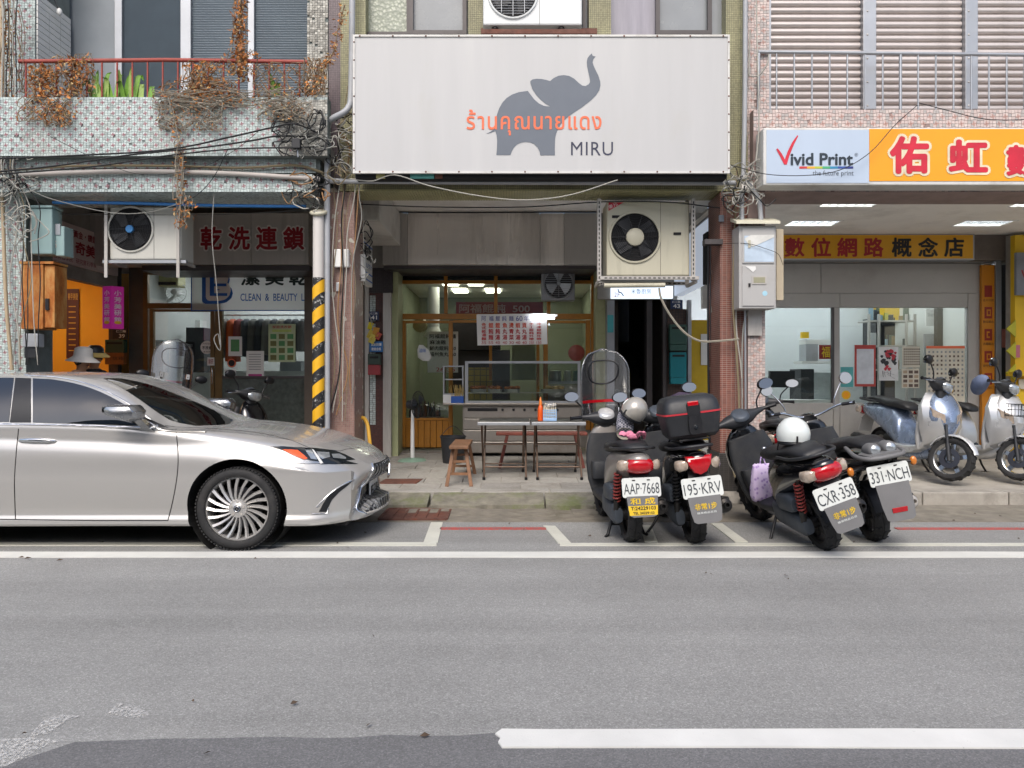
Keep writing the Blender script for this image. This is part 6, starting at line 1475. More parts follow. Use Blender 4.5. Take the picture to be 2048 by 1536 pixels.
for px in (990, 1122): MB().lathe([(.03, 0), (.04, .02), (.03, .05)], 12, (X(px, 8.5), 8.46, Z(58, 8.4)), (0, 0, 1)).build('rubber_foot', m_black, t)
d = 11.6; t = thing('exhaust_fan', W(1117, 600, d), 'square grey exhaust fan with three pale blades set in the shop front transom', 'exhaust fan')
MB().box(X(1083, d), X(1150, d), d+.02, d+.25, Z(600, d), Z(535, d)).build('fan_frame', M('fan_frame_grey', '#8f9296', .5, 0, .06, 4), t, bev=.01)
c = W(1117, 567.5, d); r = 27.5/FPX*d; MB().lathe([(0, .0), (r, .0)], 32, c+Vector((0, .015, 0)), (0, -1, 0)).build('fan_opening', m_dark, t)
MB().lathe([(r, .0), (r*1.08, .03), (r*1.14, .0)], 32, c+Vector((0, .015, 0)), (0, -1, 0)).build('fan_ring', m_pvc, t, smooth=50)
for k in range(3):
    a = PI/2+k*2*PI/3; b_ = MB(); rows = []
    for q_ in (.15, .5, .9): rows.append([c+Vector((math.cos(a+s_*.5)*r*q_, -.02-.03*s_, math.sin(a+s_*.5)*r*q_)) for s_ in (-1, -.3, .4, 1)])
    b_.grid(rows); b_.build('fan_blade', M('fan_blade_pale', '#c3c8cc', .4), t, smooth=60)
b_ = MB()
for k in range(15):
    z_ = -r+2*r*(k+.5)/15; q_ = math.sqrt(r*r-z_*z_); b_.tube([c+Vector((-q_, -.06, z_)), c+Vector((q_, -.06, z_))], .003, 4)
b_.tube([c+Vector((0, -.062, -r)), c+Vector((0, -.062, r))], .004, 4); b_.lathe([(0, .07), (.025, .07), (.03, .05)], 14, c, (0, -1, 0)); b_.build('fan_guard', m_alu, t)
# ================================================================ BOXES, METERS, PIPES
t = thing('meter_cabinet', W(1513, 618, 8.3), 'grey electricity meter cabinet with peaked cream roof and torn stickers on the pink tiled column', 'meter cabinet'); d = 8.3
m_cab = M('cabinet_grey', '#a9a8a6', .5, 0, .05, 2, dirt='#857f74', dscale=2, damt=.35)
MB().box(X(1478, d), X(1552, d), d, d+.26, Z(617, d), Z(451, d)).build('cabinet_body', m_cab, t, bev=.006)
e = MB(); za, zb_ = Z(450, d), Z(437, d)
e.add([(X(1469, d), d-.07, za), (X(1556, d), d-.07, za), (X(1474, d), d+.26, zb_+.02), (X(1566, d), d+.26, zb_+.02), (X(1469, d), d-.07, za+.028), (X(1556, d), d-.07, za+.028), (X(1474, d), d+.26, zb_+.055), (X(1566, d), d+.26, zb_+.055)], [(0, 1, 3, 2), (4, 6, 7, 5), (0, 4, 5, 1), (1, 5, 7, 3), (3, 7, 6, 2), (2, 6, 4, 0)]); e.build('cabinet_roof', M('cream_roof', '#cbc7b2', .5, 0, .05, 3), t)
dr1 = MB().box(X(1484, d), X(1548, d), d-.012, d-.001, Z(527, d), Z(456, d)).build('cabinet_door', m_cab, t, bev=.003)
dr2 = MB().box(X(1484, d), X(1548, d), d-.012, d-.001, Z(612, d), Z(531, d)).build('cabinet_door', m_cab, t, bev=.003)
MB().box(X(1488, d), X(1547, d), d-.016, d-.0125, Z(524, d), Z(472, d)).build('sticker', M('pale_blue_sheet', '#b3c3d2', .4), dr1)
e = MB(); e.add([(X(a, d), d-.020, Z(b, d)) for a, b in ((1488, 478), (1500, 471), (1547, 470), (1547, 475), (1505, 494), (1496, 490))], [tuple(range(6))]); e.build('torn_label', M('peeled_label', '#c9c9c4', .6), dr1)
e = MB(); e.add([(X(a, d), d-.018, Z(b, d)) for a, b in ((1490, 533), (1510, 533), (1511, 539), (1505, 545), (1497, 538))], [tuple(range(5))]); e.build('torn_label', m_whitep, dr2)
MB().box(X(1503, d), X(1532, d), d-.02, d-.0125, Z(569, d), Z(552, d)).build('window_frame', m_steel_d, dr2); MB().box(X(1506, d), X(1529, d), d-.022, d-.0205, Z(566, d), Z(555, d)).build('meter_window', M('olive_pane', '#9a9880', .2), dr2)
MB().lathe([(0, .0), (.028, .0)], 18, W(1529, 587, d)+Vector((0, -.014, 0)), (0, -1, 0)).build('round_sticker', M('pale_cyan', '#9cc4d4', .5), dr2)
MB().box(X(1496, d), X(1500, d), d-.022, d-.0125, Z(574, d), Z(567, d)).build('lock', m_dark, dr2); MB().box(X(1495, d), X(1500, d), d-.026, d-.012, Z(496, d), Z(481, d)).build('latch', m_cream_p, dr1)
wbox(1553, 458, 1567, 600, 8.5, .04, 'backing_board', M('beige_board', '#b0a48e', .7, 0, .08, 3), label='narrow beige board behind the right side of the meter cabinet', cat='board')
wbox(1496, 620, 1524, 671, 8.52, .04, 'conduit_plate', m_steel_d, label='blank grey metal plate on the pink column under the meter cabinet', cat='metal plate')
d = 8.5; t = thing('fuse_box', W(90, 510, d), 'pale aqua electrical box with rust streaks at the left edge pier', 'electrical box'); m_aqua = M('aqua_enamel', '#8fa9a8', .45, 0, .08, 3, dirt='#8d7550', dscale=3, damt=.6, streak=True)
MB().box(X(60, d), X(104, d), d, d+.2, Z(508, d), Z(416, d)).build('box_body', m_aqua, t, bev=.015); MB().box(X(56, d), X(106, d), d-.02, d+.2, Z(416, d)+.001, Z(411, d)).build('box_lid', m_aqua, t, bev=.006)
MB().box(X(104, d), X(122, d), d+.06, d+.25, Z(510, d), Z(450, d)).build('side_box', m_aqua, t, bev=.01); wtext('5', 106, 482, 114, 496, d+.058, m_grey, t); MB().box(X(105, d), X(115, d), d+.05, d+.06, Z(468, d), Z(446, d)).build('label_plate', m_alu, t)
d = 8.5; t = thing('rusty_cabinet', W(75, 660, d), 'orange-rusted steel cabinet on the left pier with a black latch', 'cabinet'); m_rc = NT('orange_rust'); _t = m_rc; _v = _t.coord('Object', (1, 1, .4))
_t.set(_t.ramp(_t.noise(_v, 5, 8, .7), [(.3, hx('#5d2f14')), (.45, hx('#a35f22')), (.6, hx('#b98a4e')), (.75, hx('#a9a08c'))]), .75); m_rc = _t.m
MB().box(X(42, d), X(86, d), d, d+.26, Z(658, d), Z(528, d)).build('cabinet_body', m_rc, t, bev=.008); MB().box(X(86, d)+.004, X(107, d), d+.02, d+.26, Z(655, d), Z(530, d)).build('cabinet_side', m_rc, t, bev=.005)
MB().box(X(40, d), X(108, d), d-.01, d+.27, Z(528, d)+.001, Z(523, d)).build('cabinet_lid', m_rc, t); MB().box(X(90, d), X(97, d), d, d+.02, Z(620, d), Z(597, d)).build('latch', m_black, t)
wbox(44, 667, 76, 694, 8.5, .12, 'meter_box', m_pvc, bev=.01, label='small grey meter box below the rusted cabinet', cat='meter box'); wbox(48, 694, 72, 716, 8.52, .06, 'junction_box', m_sdark, bev=.008, label='dark junction box under the small grey meter box', cat='junction box')
wbox(668, 498, 697, 534, 8.53, .07, 'switch_box', m_whitep, bev=.008, label='white plastic switch box on the rose tiled column', cat='switch box')
wbox(672, 565, 679, 582, 8.55, .05, 'conduit_box', m_alu, bev=.004, label='tiny grey conduit box below the white switch box', cat='conduit box')
def hazard():
    m = NT('hazard_stripes'); tc = m.n('TexCoord'); sp = m.n('SeparateXYZ'); m.l(tc.outputs['Object'], sp.inputs[0])
    q = m.math('FRACT', m.math('ADD', m.math('MULTIPLY', sp.outputs[2], 3.72), m.math('MULTIPLY', sp.outputs[0], -2.9)))
    st_ = m.ramp(q, [(.49, (0, 0, 0)), (.51, (1, 1, 1))])
    v = m.coord('Object'); wear = m.ramp(m.noise(v, 16, 7, .75), [(.56, (0, 0, 0)), (.62, (1, 1, 1))])
    blk = m.mix(wear, hx('#1c1d1f'), hx('#b9b8b4')); yl = m.mix(m.ramp(m.noise(v, 9, 5), [(.6, (0, 0, 0)), (.75, (.5,)*3)]), hx('#d9a514'), hx('#a0812c'))
    m.set(m.mix(st_, blk, yl), .55); return m.m
t = thing('guard_pole', (X(637, 8.42), 8.42, 0), 'pipe guard post with worn yellow and black hazard stripes beside the rose column', 'guard post'); px_ = X(637, 8.42)
MB().tube([(px_, 8.42, 0), (px_, 8.42, Z(556, 8.42))], .066, 24).build('striped_guard', hazard(), t, smooth=40); MB().tube([(px_, 8.42, Z(556, 8.42)), (px_, 8.42, Z(424, 8.42))], .060, 20).build('upper_pipe', M('white_pipe_rusty', '#c3bfba', .55, 0, .05, 3, dirt='#b56a4a', dscale=2.2, damt=.7, streak=True), t, smooth=40)
MB().tube([(px_+.075*math.cos(2*PI*k/20), 8.42+.075*math.sin(2*PI*k/20), Z(425, 8.42)+.03*math.sin(2*PI*k/20)) for k in range(20)], .022, 8, closed=True).build('pipe_collar', m_cream_p, t, smooth=60)
def pipe(name, label, pts, r, mat, n=10, cat='pipe', k=4, group=None):
    P = [W(*p) for p in pts]; return MB().tube(curve3(P, k) if k else P, r, n).build(name, mat, smooth=60, label=label, cat=cat, group=group)
pipe('downpipe', 'thick grey downpipe bending beside the elephant sign and dropping past the hazard post', [(654, 862, 8.46), (654, 500, 8.46), (655, 300, 8.46), (656, 252, 8.44), (664, 238, 8.38), (686, 226, 8.34), (697, 214, 8.36), (702, 190, 8.4), (704, 60, 8.45), (705, -120, 8.45)], .034, m_pvc)
pipe('conduit', 'pale horizontal conduit clipped under the mosaic balcony', [(40, 349, 8.32), (250, 343, 8.32), (430, 346, 8.32), (560, 353, 8.32), (640, 358, 8.36)], .026, M('dusty_white_pipe', '#a9a39d', .6, 0, .08, 3), k=6)
pipe('conduit', 'pale horizontal pipe running below the elephant sign', [(660, 362, 8.45), (900, 364, 8.45), (1200, 365, 8.45), (1470, 366, 8.45)], .028, m_pvc, k=0)
pipe('blue_pipe', 'bright blue water pipe along the soffit above the cream air conditioner', [(106, 405, 8.55), (240, 406, 8.55), (430, 411, 8.55), (612, 413, 8.55)], .018, M('blue_pipe_plastic', '#2b6fae', .45, 0, .06, 4))
pipe('downpipe', 'grey downpipe between the elephant sign and the steel shutters', [(1491, -100, 8.5), (1490, 150, 8.5), (1487, 340, 8.5), (1484, 352, 8.5)], .026, m_pvc, k=2)
pipe('conduit', 'bent grey conduit entering the meter cabinet roof', [(1492, 362, 8.42), (1506, 380, 8.42), (1518, 402, 8.42), (1522, 440, 8.42)], .026, m_pvc)
pipe('conduit', 'straight grey conduit entering the cabinet roof left of the bent one', [(1484, 380, 8.42), (1484, 440, 8.42)], .022, m_pvc, k=0)
pipe('conduit', 'thin steel conduit down the pink column below the cabinet', [(1490, 618, 8.5), (1491, 800, 8.5), (1490, 968, 8.5)], .012, m_alu, k=2)
pipe('conduit', 'tan conduit up the left-edge pier beside the rusted cabinet', [(24, 740, 8.5), (12, 600, 8.5), (6, 430, 8.5), (2, 300, 8.4), (4, 100, 8.4), (0, -100, 8.4)], .02, M('tan_pipe', '#a8977c', .6, 0, .1, 3))
pipe('hose', 'yellow garden hose with a tap hanging beside the car nose', [(715, 838, 9.0), (727, 836, 9.0), (735, 850, 8.95), (739, 880, 8.9), (742, 905, 8.9)], .022, M('yellow_hose', '#d7a437', .5, 0, .06, 5), cat='hose', k=5)
pipe('tap_pipe', 'thin white standpipe carrying the yellow hose', [(712, 960, 9.02), (711, 880, 9.02), (711, 838, 9.02)], .014, m_whitep, k=0)
# black cable riser beside the red column
for k, lab in enumerate(('outer black riser cable strapped along the red brick column', 'second black riser cable strapped along the red brick column', 'third black riser cable strapped along the red brick column', 'inner black riser cable nearest the stair door')):
    pipe('riser_cable', lab, [(1441-7*k, 960, 9.0), (1438-7*k, 760, 9.0), (1434-6*k, 620, 9.0), (1432-5*k, 470+6*k, 9.0)], .013, m_black, 6, 'cable', 3)
e = MB(); e.box(X(1414, 9.1), X(1432, 9.1), 9.1, 9.3, Z(566, 9.1), Z(463, 9.1)); e.build('dark_duct', m_dark, label='black duct box above the riser cables by the red column', cat='duct')
wbox(1410, 478, 1446, 488, 8.55, .12, 'bracket_lamp', m_alu_d, label='short grey bracket sticking out from the red brick column', cat='bracket')
wbox(1438, 430, 1448, 443, 8.56, .02, 'number_plate', m_elg, label='small grey enamel plate high on the red brick column', cat='plate')
# railings
d = 8.36; t = thing('railing', W(330, 192, d), 'rusty red balcony railing on the mosaic parapet', 'railing'); m_rr = M('red_rail_paint', '#96453c', .65, 0, .18, 6, dirt='#5a3226', dscale=6, damt=.6)
MB().tube([W(38, 123, d), W(330, 120, d), W(615, 124, d)], .022, 10).build('handrail', m_rr, t, smooth=60)
for k in range(20):
    px = 52+30.4*k
    if px < 615: MB().tube([W(px, 124, d), W(px, 194, d)], .010, 7).build('baluster', m_rr, t, smooth=60)
d = 8.6; t = thing('railing', W(1800, 218, d), 'thin steel railing in front of the rolled shutters', 'railing')
MB().tube([W(1516, 104, d), W(2250, 112, d)], .020, 10).build('handrail', m_alu, t, smooth=60)
for k in range(21):
    px = 1553+35.4*k; w_ = .017 if k in (7, 15) else .010
    MB().tube([W(px, 105, d), W(px, 220, d)], w_, 7).build('baluster', m_alu, t, smooth=60)
MB().tube([W(1518, 104, d), W(1516, 222, d)], .016, 8).build('end_post', m_alu, t, smooth=60)
# ================================================================ NOODLE SHOP: counter, tables, benches and what stands on them
m_sst = M('counter_steel', '#a09a92', .38, .7, .1, 3, .05, 200, dirt='#6b6257', dscale=3, damt=.45)
m_woodd = M('worn_bench_wood', '#7d5a40', .65, 0, .25, 6, .3, 60, dirt='#4d382a', dscale=4, damt=.5); m_woodr = M('red_brown_bench', '#83453a', .55, 0, .2, 6, dirt='#5a4030', dscale=4, damt=.5)
m_legs = M('table_leg_steel', '#6f5f53', .45, .6, .2, 8, dirt='#6b4630', dscale=6, damt=.6)
d = 11.25; F0 = fz(d)
ct = thing('food_counter', (X(1040, d), d, F0), 'stainless noodle counter with a glass showcase on top in front of the shop', 'counter')
xa, xb = X(925, d), X(1162, d); zt = Z(806, d)
MB().box(xa, xb, d+.05, d+.7, F0+.06, zt-.03).build('counter_body', m_sst, ct)
for k in range(4):
    z0 = F0+.07+k*(zt-F0-.12)/4; z1 = z0+(zt-F0-.12)/4-.012
    MB().box(xa+.02, xb-.02, d+.02, d+.05, z0, z1).build('front_panel', m_sst, ct, bev=.006)
for k in range(6):
    MB().lathe([(0, .028), (.016, .028), (.02, .0)], 12, (X(1005+22*k, d), d+.02, zt-.10), (0, -1, 0)).build('burner_knob', m_black, ct, smooth=50)
MB().box(X(935, d), X(995, d), d+.012, d+.02, zt-.12, zt-.075).build('vent_slot', m_dark, ct)
MB().box(X(886, d), xb+.02, d-.05, d+.72, zt-.03, zt).build('work_top', m_sst, ct, bev=.006)
for a in (930, 1156): MB().box(X(a, d), X(a, d)+.05, d+.05, d+.12, F0, F0+.06).build('foot', m_black, ct)
zs = Z(727, d); sc0, sc1 = X(930, d), X(1161, d)
for a, w_ in ((sc0, .045), (sc1-.04, .04)): MB().box(a, a+w_, d, d+.05, zt+.001, zs).build('showcase_post', m_alu, ct)
MB().box(sc0, sc1, d, d+.05, zs+.001, zs+.035).build('showcase_rail', m_alu, ct); MB().box(sc0+.046, sc1-.041, d, d+.04, zt+.001, zt+.03).build('showcase_rail', m_alu, ct)
MB().box(sc0, sc1, d+.051, d+.6, zs+.015, zs+.03).build('showcase_top', m_alu, ct)
MB().box(sc0+.045, sc1-.04, d+.02, d+.026, zt+.03, zs).build('showcase_glass', GLASS('showcase_glass', (.86, .9, .88), 1.25), ct)
MB().box(sc0+.02, sc1-.02, d+.06, d+.58, zt+.14, zt+.15).build('shelf', m_sst, ct)
d2 = 11.3
cs_ = thing('glass_cabinet', W(906, 785, d2), 'small aluminium framed glass cabinet left of the showcase on the counter', 'glass cabinet'); ca, cb_, c0, c1 = X(886, d2), X(927, d2), zt+.12, Z(731, d2)
for a in (ca, cb_-.02): MB().box(a, a+.02, d2, d2+.3, c0, c1).build('frame', m_alu, cs_)
for z_ in (c0, (c0+c1)/2, c1-.02): MB().box(ca+.02, cb_-.02, d2+.001, d2+.299, z_, z_+.018).build('frame', m_alu, cs_)
MB().box(ca+.02, cb_-.02, d2+.01, d2+.014, c0+.018, c1-.02).build('pane', m_gl, cs_); MB().box(ca, cb_, d2, d2+.3, zt+.001, c0-.001).build('plinth', m_whitep, cs_)
t = thing('chopstick_box', W(914, 805, 11.2), 'blue box of bamboo chopsticks on the counter end', 'chopstick box'); xa_, xb_ = X(902, 11.2), X(927, 11.2)
e = MB(); e.box(xa_, xb_, 11.2, 11.3, zt, zt+.10); e.build('box', M('blue_plastic', '#2352a0', .45), t)
e = MB()
for k in range(24): x_ = random.uniform(xa_+.01, xb_-.01); y_ = random.uniform(11.21, 11.29); e.tube([(x_, y_, zt+.05), (x_+random.uniform(-.05, .05), y_+random.uniform(-.03, .03), zt+.24+random.uniform(-.03, .03))], .003, 4)
e.build('chopsticks', M('bamboo', '#bfa565', .7), t, kind='stuff')
m_food = M('fried_food', '#9c5a24', .7, 0, .4, 25, .5, 60); m_tray = M('tray_steel', '#b9b9b6', .3, .7, .05, 3)
for k, (pa, pb) in enumerate(((940, 973), (975, 1005), (1008, 1040), (1080, 1130))):
    lab = ('tray of brown braised food at the left end of the showcase', 'second food tray in the showcase under the warm light', 'third food tray of mixed fried pieces in the showcase', 'rightmost food tray in the showcase')[k]
    t = thing('food_tray', (X((pa+pb)/2, 11.5), 11.5, zt+.15), lab, 'food tray'); a, b2 = X(pa, 11.5), X(pb, 11.5)
    e = MB(); e.sup([(zt+.151, (a+b2)/2, 11.5, (b2-a)*.45, .10, 5), (zt+.20, (a+b2)/2, 11.5, (b2-a)*.5, .12, 5)], 16, axis='z'); e.build('tray', m_tray, t, smooth=50)
    rn = random.Random(k); e = MB()
    for i in range(16): e.ell((rn.uniform(a+.03, b2-.03), 11.5+rn.uniform(-.09, .09), zt+.205+rn.uniform(0, .03)), (.03+rn.random()*.02, .03, .022), 8, 5)
    e.build('food', m_food if k != 3 else M('pale_food', '#b99a6a', .7, 0, .3, 20), t, smooth=80)
def ftable(px0, px1, y0, y1, label):
    t = thing('folding_table', ((X(px0, y0)+X(px1, y0))/2, (y0+y1)/2, fz(y0)), label, 'table', 'folding tables on the pavement'); x0, x1 = X(px0, y0), X(px1, y0); zt_ = .868
    MB().box(x0, x1, y0, y1, zt_-.008, zt_).build('table_top', M('worn_steel_top', '#605f5d', .35, .75, .2, 5, .05, 120, dirt='#5a5148', dscale=4, damt=.5), t, bev=.003)
    for a in ((x0, x1, y0-.003, y0+.014), (x0, x1, y1-.014, y1+.003)): MB().box(*a, zt_-.045, zt_-.0085).build('apron', m_alu, t, bev=.004)
    for a in (x0, x1-.014): MB().box(a, a+.014, y0+.0145, y1-.0145, zt_-.045, zt_-.0085).build('apron', m_alu, t)
    for s_ in (0, 1):
        xx = (x0+.06, x1-.06)[s_]
        for (ya, yb) in ((y0+.06, y1-.1), (y1-.06, y0+.1)):
            f = fz(ya)+.012; MB().tube([(xx+(.014 if ya < yb else -.014), ya, f+.03), (xx+(.014 if ya < yb else -.014), yb, zt_-.045)], .0125, 8).build('leg', m_legs, t, smooth=60)
            MB().tube([(xx+(.014 if ya < yb else -.014), ya, f), (xx+(.014 if ya < yb else -.014), ya, f+.03)], .018, 8).build('leg_tip', m_black, t, smooth=60)
    for ya, yb in ((y0+.06, y1-.1), (y1-.06, y0+.1)):
        for q in (.22, .62):
            yy = ya+(yb-ya)*q; z_ = fz(y0)+.012+(zt_-.06-fz(y0))*q; MB().tube([(x0+.06, yy, z_), (x1-.06, yy, z_)], .009, 7).build('stretcher', m_legs, t, smooth=60)
ftable(955, 1060, 9.2, 9.92, 'folding steel-topped table next to the wooden stool, nothing on it')
ftable(1063, 1172, 9.2, 9.92, 'folding steel-topped table carrying the orange sauce bottle and chopstick holder')
def bench(x0, x1, y0, y1, h, mat, label, along='y'):
    t = thing('bench', ((x0+x1)/2, (y0+y1)/2, fz((y0+y1)/2)), label, 'bench'); z = fz(y0)+.01
    MB().box(x0, x1, y0, y1, z+h-.04, z+h).build('seat', mat, t, bev=.008)
    L = along == 'y'
    for s_ in (0, 1):
        for q in (0, 1):
            if L: top = Vector(((x0+.04, x1-.04)[q], (y0+.13, y1-.13)[s_], z+h-.04)); bot = Vector(((x0-.03, x1+.03)[q], (y0+.03, y1-.03)[s_], z))
            else: top = Vector(((x0+.15, x1-.15)[s_], (y0+.03, y1-.03)[q], z+h-.04)); bot = Vector(((x0+.05, x1-.05)[s_], (y0-.02, y1+.02)[q], z))
            bot.z = fz(bot.y)+.008; MB().bar(bot, top, .04, .032, (0, 1, 0)).build('leg', mat, t, bev=.003)
        if L: yy = (y0+.08, y1-.08)[s_]; zz = (z+.12, z+.12)[s_]; MB().bar((x0+.0, yy, z+.14), (x1-.0, yy, z+.14), .025, .03).build('rung', mat, t); MB().bar((x0+.02, yy+.03, z+.28), (x1-.02, yy+.03, z+.28), .022, .028).build('rung', mat, t)
bench(X(898, 8.8), X(937, 8.8), 8.80, 9.75, .47, m_woodd, 'narrow worn wooden bench end-on to the street with red painted front edge')
MB().box(X(898, 8.8), X(937, 8.8), 8.79, 8.799, .60, .64)
bench(X(992, 10.2), X(1175, 10.2), 10.2, 10.45, .47, m_woodr, 'long red-brown bench parallel to the street behind the two folding tables', 'x')
t = thing('sauce_bottle', (X(1081, 9.45), 9.45, .868), 'orange chilli sauce squeeze bottle on the right folding table', 'bottle'); xb_ = X(1081, 9.45)
MB().lathe([(0, 0), (.034, 0), (.036, .02), (.035, .13), (.028, .17), (.018, .19)], 20, (xb_, 9.45, .868)).build('bottle_body', M('chilli_orange', '#d9571c', .35, 0, .06, 6), t, smooth=50)
MB().lathe([(.02, .19), (.02, .215), (.006, .285), (0, .29)], 16, (xb_, 9.45, .868)).build('nozzle', M('nozzle_orange', '#e0782a', .4), t, smooth=50)
t = thing('chopstick_holder', (X(1099, 9.4), 9.4, .868), 'pale blue basket of paper-wrapped chopsticks on the right folding table', 'chopstick holder'); m_pb = M('pale_blue_plastic', '#93b4d8', .45, 0, .05, 4); x0, x1 = X(1086, 9.4), X(1113, 9.4)
MB().box(x0, x1, 9.36, 9.46, .868, .90).build('basket_base', m_pb, t, bev=.004)
for k in range(7): x_ = x0+(x1-x0-.01)*k/6; MB().box(x_, x_+.010, 9.365, 9.373, .90, 1.0).build('basket_bar', m_pb, t); MB().box(x_, x_+.010, 9.447, 9.455, .90, 1.0).build('basket_bar', m_pb, t)
for z_ in (.93, .965, .995): MB().box(x0, x1, 9.362, 9.365, z_, z_+.010).build('basket_bar', m_pb, t)
e = MB()
for k in range(22): x_ = random.uniform(x0+.012, x1-.012); y_ = random.uniform(9.38, 9.44); q = random.uniform(-.012, .012); e.bar((x_, y_, .89), (x_+q, y_+q, 1.06+random.uniform(-.03, .03)), .010, .006)
e.build('chopsticks', M('paper_sleeve', '#d6cdb8', .8, 0, .1, 40), t, kind='stuff')
e = MB(); e.sup([(1.035, (x0+x1)/2, 9.41, (x1-x0)*.45, .035, 3), (1.06, (x0+x1)/2+.01, 9.41, (x1-x0)*.5, .045, 2.4), (1.085, (x0+x1)/2+.02, 9.41, (x1-x0)*.3, .03, 2.2)], 14, axis='z'); e.build('plastic_wrap', GLASS('clear_film', (.95, .95, .95), .8, .15, .25, (.85, .85, .85)), t, smooth=80)
# standing fan, bucket, hose stand
t = thing('standing_fan', (X(825, 10.9), 10.9, fz(10.9)), 'old standing fan with white pole and green base by the shop door', 'fan'); fx_, fy_, f0 = X(825, 10.9), 10.9, fz(10.9)
MB().lathe([(0, .05), (.05, .05), (.18, .03), (.21, .0)], 28, (fx_, fy_, f0)).build('base', M('green_enamel', '#7f9a88', .5), t, smooth=50); MB().tube([(fx_, fy_, f0+.05), (fx_, fy_, f0+.45), (fx_, fy_, f0+.72)], [.03, .026, .02], 12).build('pole', m_whitep, t, smooth=60)
hc = Vector((fx_+.08, fy_-.02, f0+.80)); e = MB(); ax = Vector((.9, -.35, 0)).normalized(); e.lathe([(.0, -.02), (.06, -.02), (.065, .10), (.03, .13)], 16, hc-ax*.14, ax); e.build('motor', m_sdark, t, smooth=50)
e = MB(); u_ = ax.orthogonal().normalized(); w_ = ax.cross(u_)
for k in range(28):
    a = 2*PI*k/28; p_ = u_*math.cos(a)+w_*math.sin(a); e.tube([hc+ax*.05+p_*.02, hc+ax*.04+p_*.12, hc+p_*.19, hc-ax*.05+p_*.12, hc-ax*.06+p_*.03], .0025, 4)
e.tube([hc+(u_*math.cos(2*PI*k/30)+w_*math.sin(2*PI*k/30))*.19 for k in range(30)], .006, 5, closed=True); e.build('fan_guard', m_black, t)
e = MB()
for k in range(3):
    a = k*2*PI/3; p_ = u_*math.cos(a)+w_*math.sin(a); q_ = ax.cross(p_); e.add([hc+p_*.03-q_*.02, hc+p_*.16-q_*.05+ax*.01, hc+p_*.15+q_*.06-ax*.02, hc+p_*.04+q_*.03], [(0, 1, 2, 3)])
e.build('fan_blades', m_eng, t)
t = thing('bucket', (X(906, 10.7), 10.7, fz(10.7)), 'black plastic bucket beside the counter foot', 'bucket'); MB().lathe([(0, .012), (.13, .01), (.14, 0), (.175, .36), (.185, .36), (.185, .38), (.168, .38), (.14, .03)], 24, (X(906, 10.7), 10.7, fz(10.7))).build('tub', m_sdark, t, smooth=50)
e = MB(); e.tube(curve3([(X(906, 10.7)-.18, 10.7, fz(10.7)+.37), (X(906, 10.7), 10.66, fz(10.7)+.52), (X(906, 10.7)+.18, 10.7, fz(10.7)+.37)], 6), .006, 5); e.build('handle', m_alu_d, t)
# back of the noodle shop: white menu board, green refrigerator panel, dark stove hood, shelves
def flat(name, label, cat, px0, py0, px1, py1, d, mat, dep=.02, parent=None, **k): return MB().box(X(px0, d), X(px1, d), d, d+dep, Z(py1, d), Z(py0, d)).build(name, mat, parent, label=label, cat=cat, **k)
t = thing('menu_board', W(885, 755, 12.5), 'white board with black brush menu lines hanging inside the noodle shop door', 'menu board'); MB().box(X(855, 12.5), X(916, 12.5), 12.5, 12.52, Z(745, 12.5), Z(663, 12.5)).build('board', m_whitep, t)
for k, s_ in enumerate(('阿福餛飩麵', '麻油雞', '鮮肉餛飩  50', '福州魚丸  60')): wtext(s_, 859, 668+k*12, 912 if k != 1 else 892, 677+k*12, 12.5, m_ink, t, bold=.02)
wtext('26 35', 872, 735, 910, 743, 12.5, m_inkred, t)
flat('refrigerator_front', 'olive green refrigerator panel inside the noodle shop window', 'panel', 1024, 688, 1071, 760, 12.9, M('olive_panel', '#70764a', .5, 0, .1, 2), .5)
flat('dark_hood', 'dark stove hood hanging inside the noodle shop', 'hood', 898, 640, 1000, 700, 13.2, m_dark, .6)  # hood widened so its near-black colour darkens the room
flat('kitchen_shelf', 'dark steel kitchen shelf behind the noodle counter', 'shelf', 906, 700, 1020, 800, 13.6, m_alu_d, .4)  # shelf block widened as well, to darken the kitchen behind the counter
flat('yellow_tiles', 'yellow tiled wall seen behind the glass showcase', 'tiled wall', 930, 735, 985, 800, 12.6, TILE('yellow_kitchen_tile', '#b8a23a', '#a9942f', '#7d7440', .1, .1, .3), .05)
t = thing('red_banner', W(1000, 640, 12.6), 'faded red banner with white characters seen through the transom panes', 'banner'); MB().box(X(912, 12.6), X(1086, 12.6), 12.6, 12.61, Z(632, 12.6), Z(604, 12.6)).build('cloth', M('faded_red_cloth', '#a4484a', .8, 0, .1, 4), t); wtext('阿福餛飩  500', 918, 608, 1060, 626, 12.6, M('pinkish_white', '#d3b3b0', .7), t, bold=.02)
e = thing('duct', W(868, 660, 13.0), 'white exhaust duct hanging behind the left transom pane', 'duct'); MB().tube([W(867, 575, 13), W(867, 655, 13)], .10, 16).build('duct_pipe', m_whitep, e, smooth=60); MB().lathe([(.10, 0), (.15, -.12), (.15, -.16)], 20, W(867, 655, 13), (0, 0, 1)).build('duct_hood', m_whitep, e, smooth=50)
e = thing('plastic_bag', W(848, 720, 11.6), 'white printed plastic bag hanging inside the left shop door', 'bag'); b_ = MB(); b_.sup([(Z(722, 11.75), X(852, 11.75), 11.75, .05, .03, 3), (Z(715, 11.75), X(850, 11.75), 11.75, .11, .04, 3), (Z(700, 11.75), X(846, 11.75), 11.75, .09, .035, 3), (Z(690, 11.75), X(842, 11.75), 11.75, .03, .02, 3)], 14, axis='z'); b_.build('pouch', m_whitep, e, smooth=70); wtext('滷味', 838, 697, 852, 705, 11.70, m_blu, e)
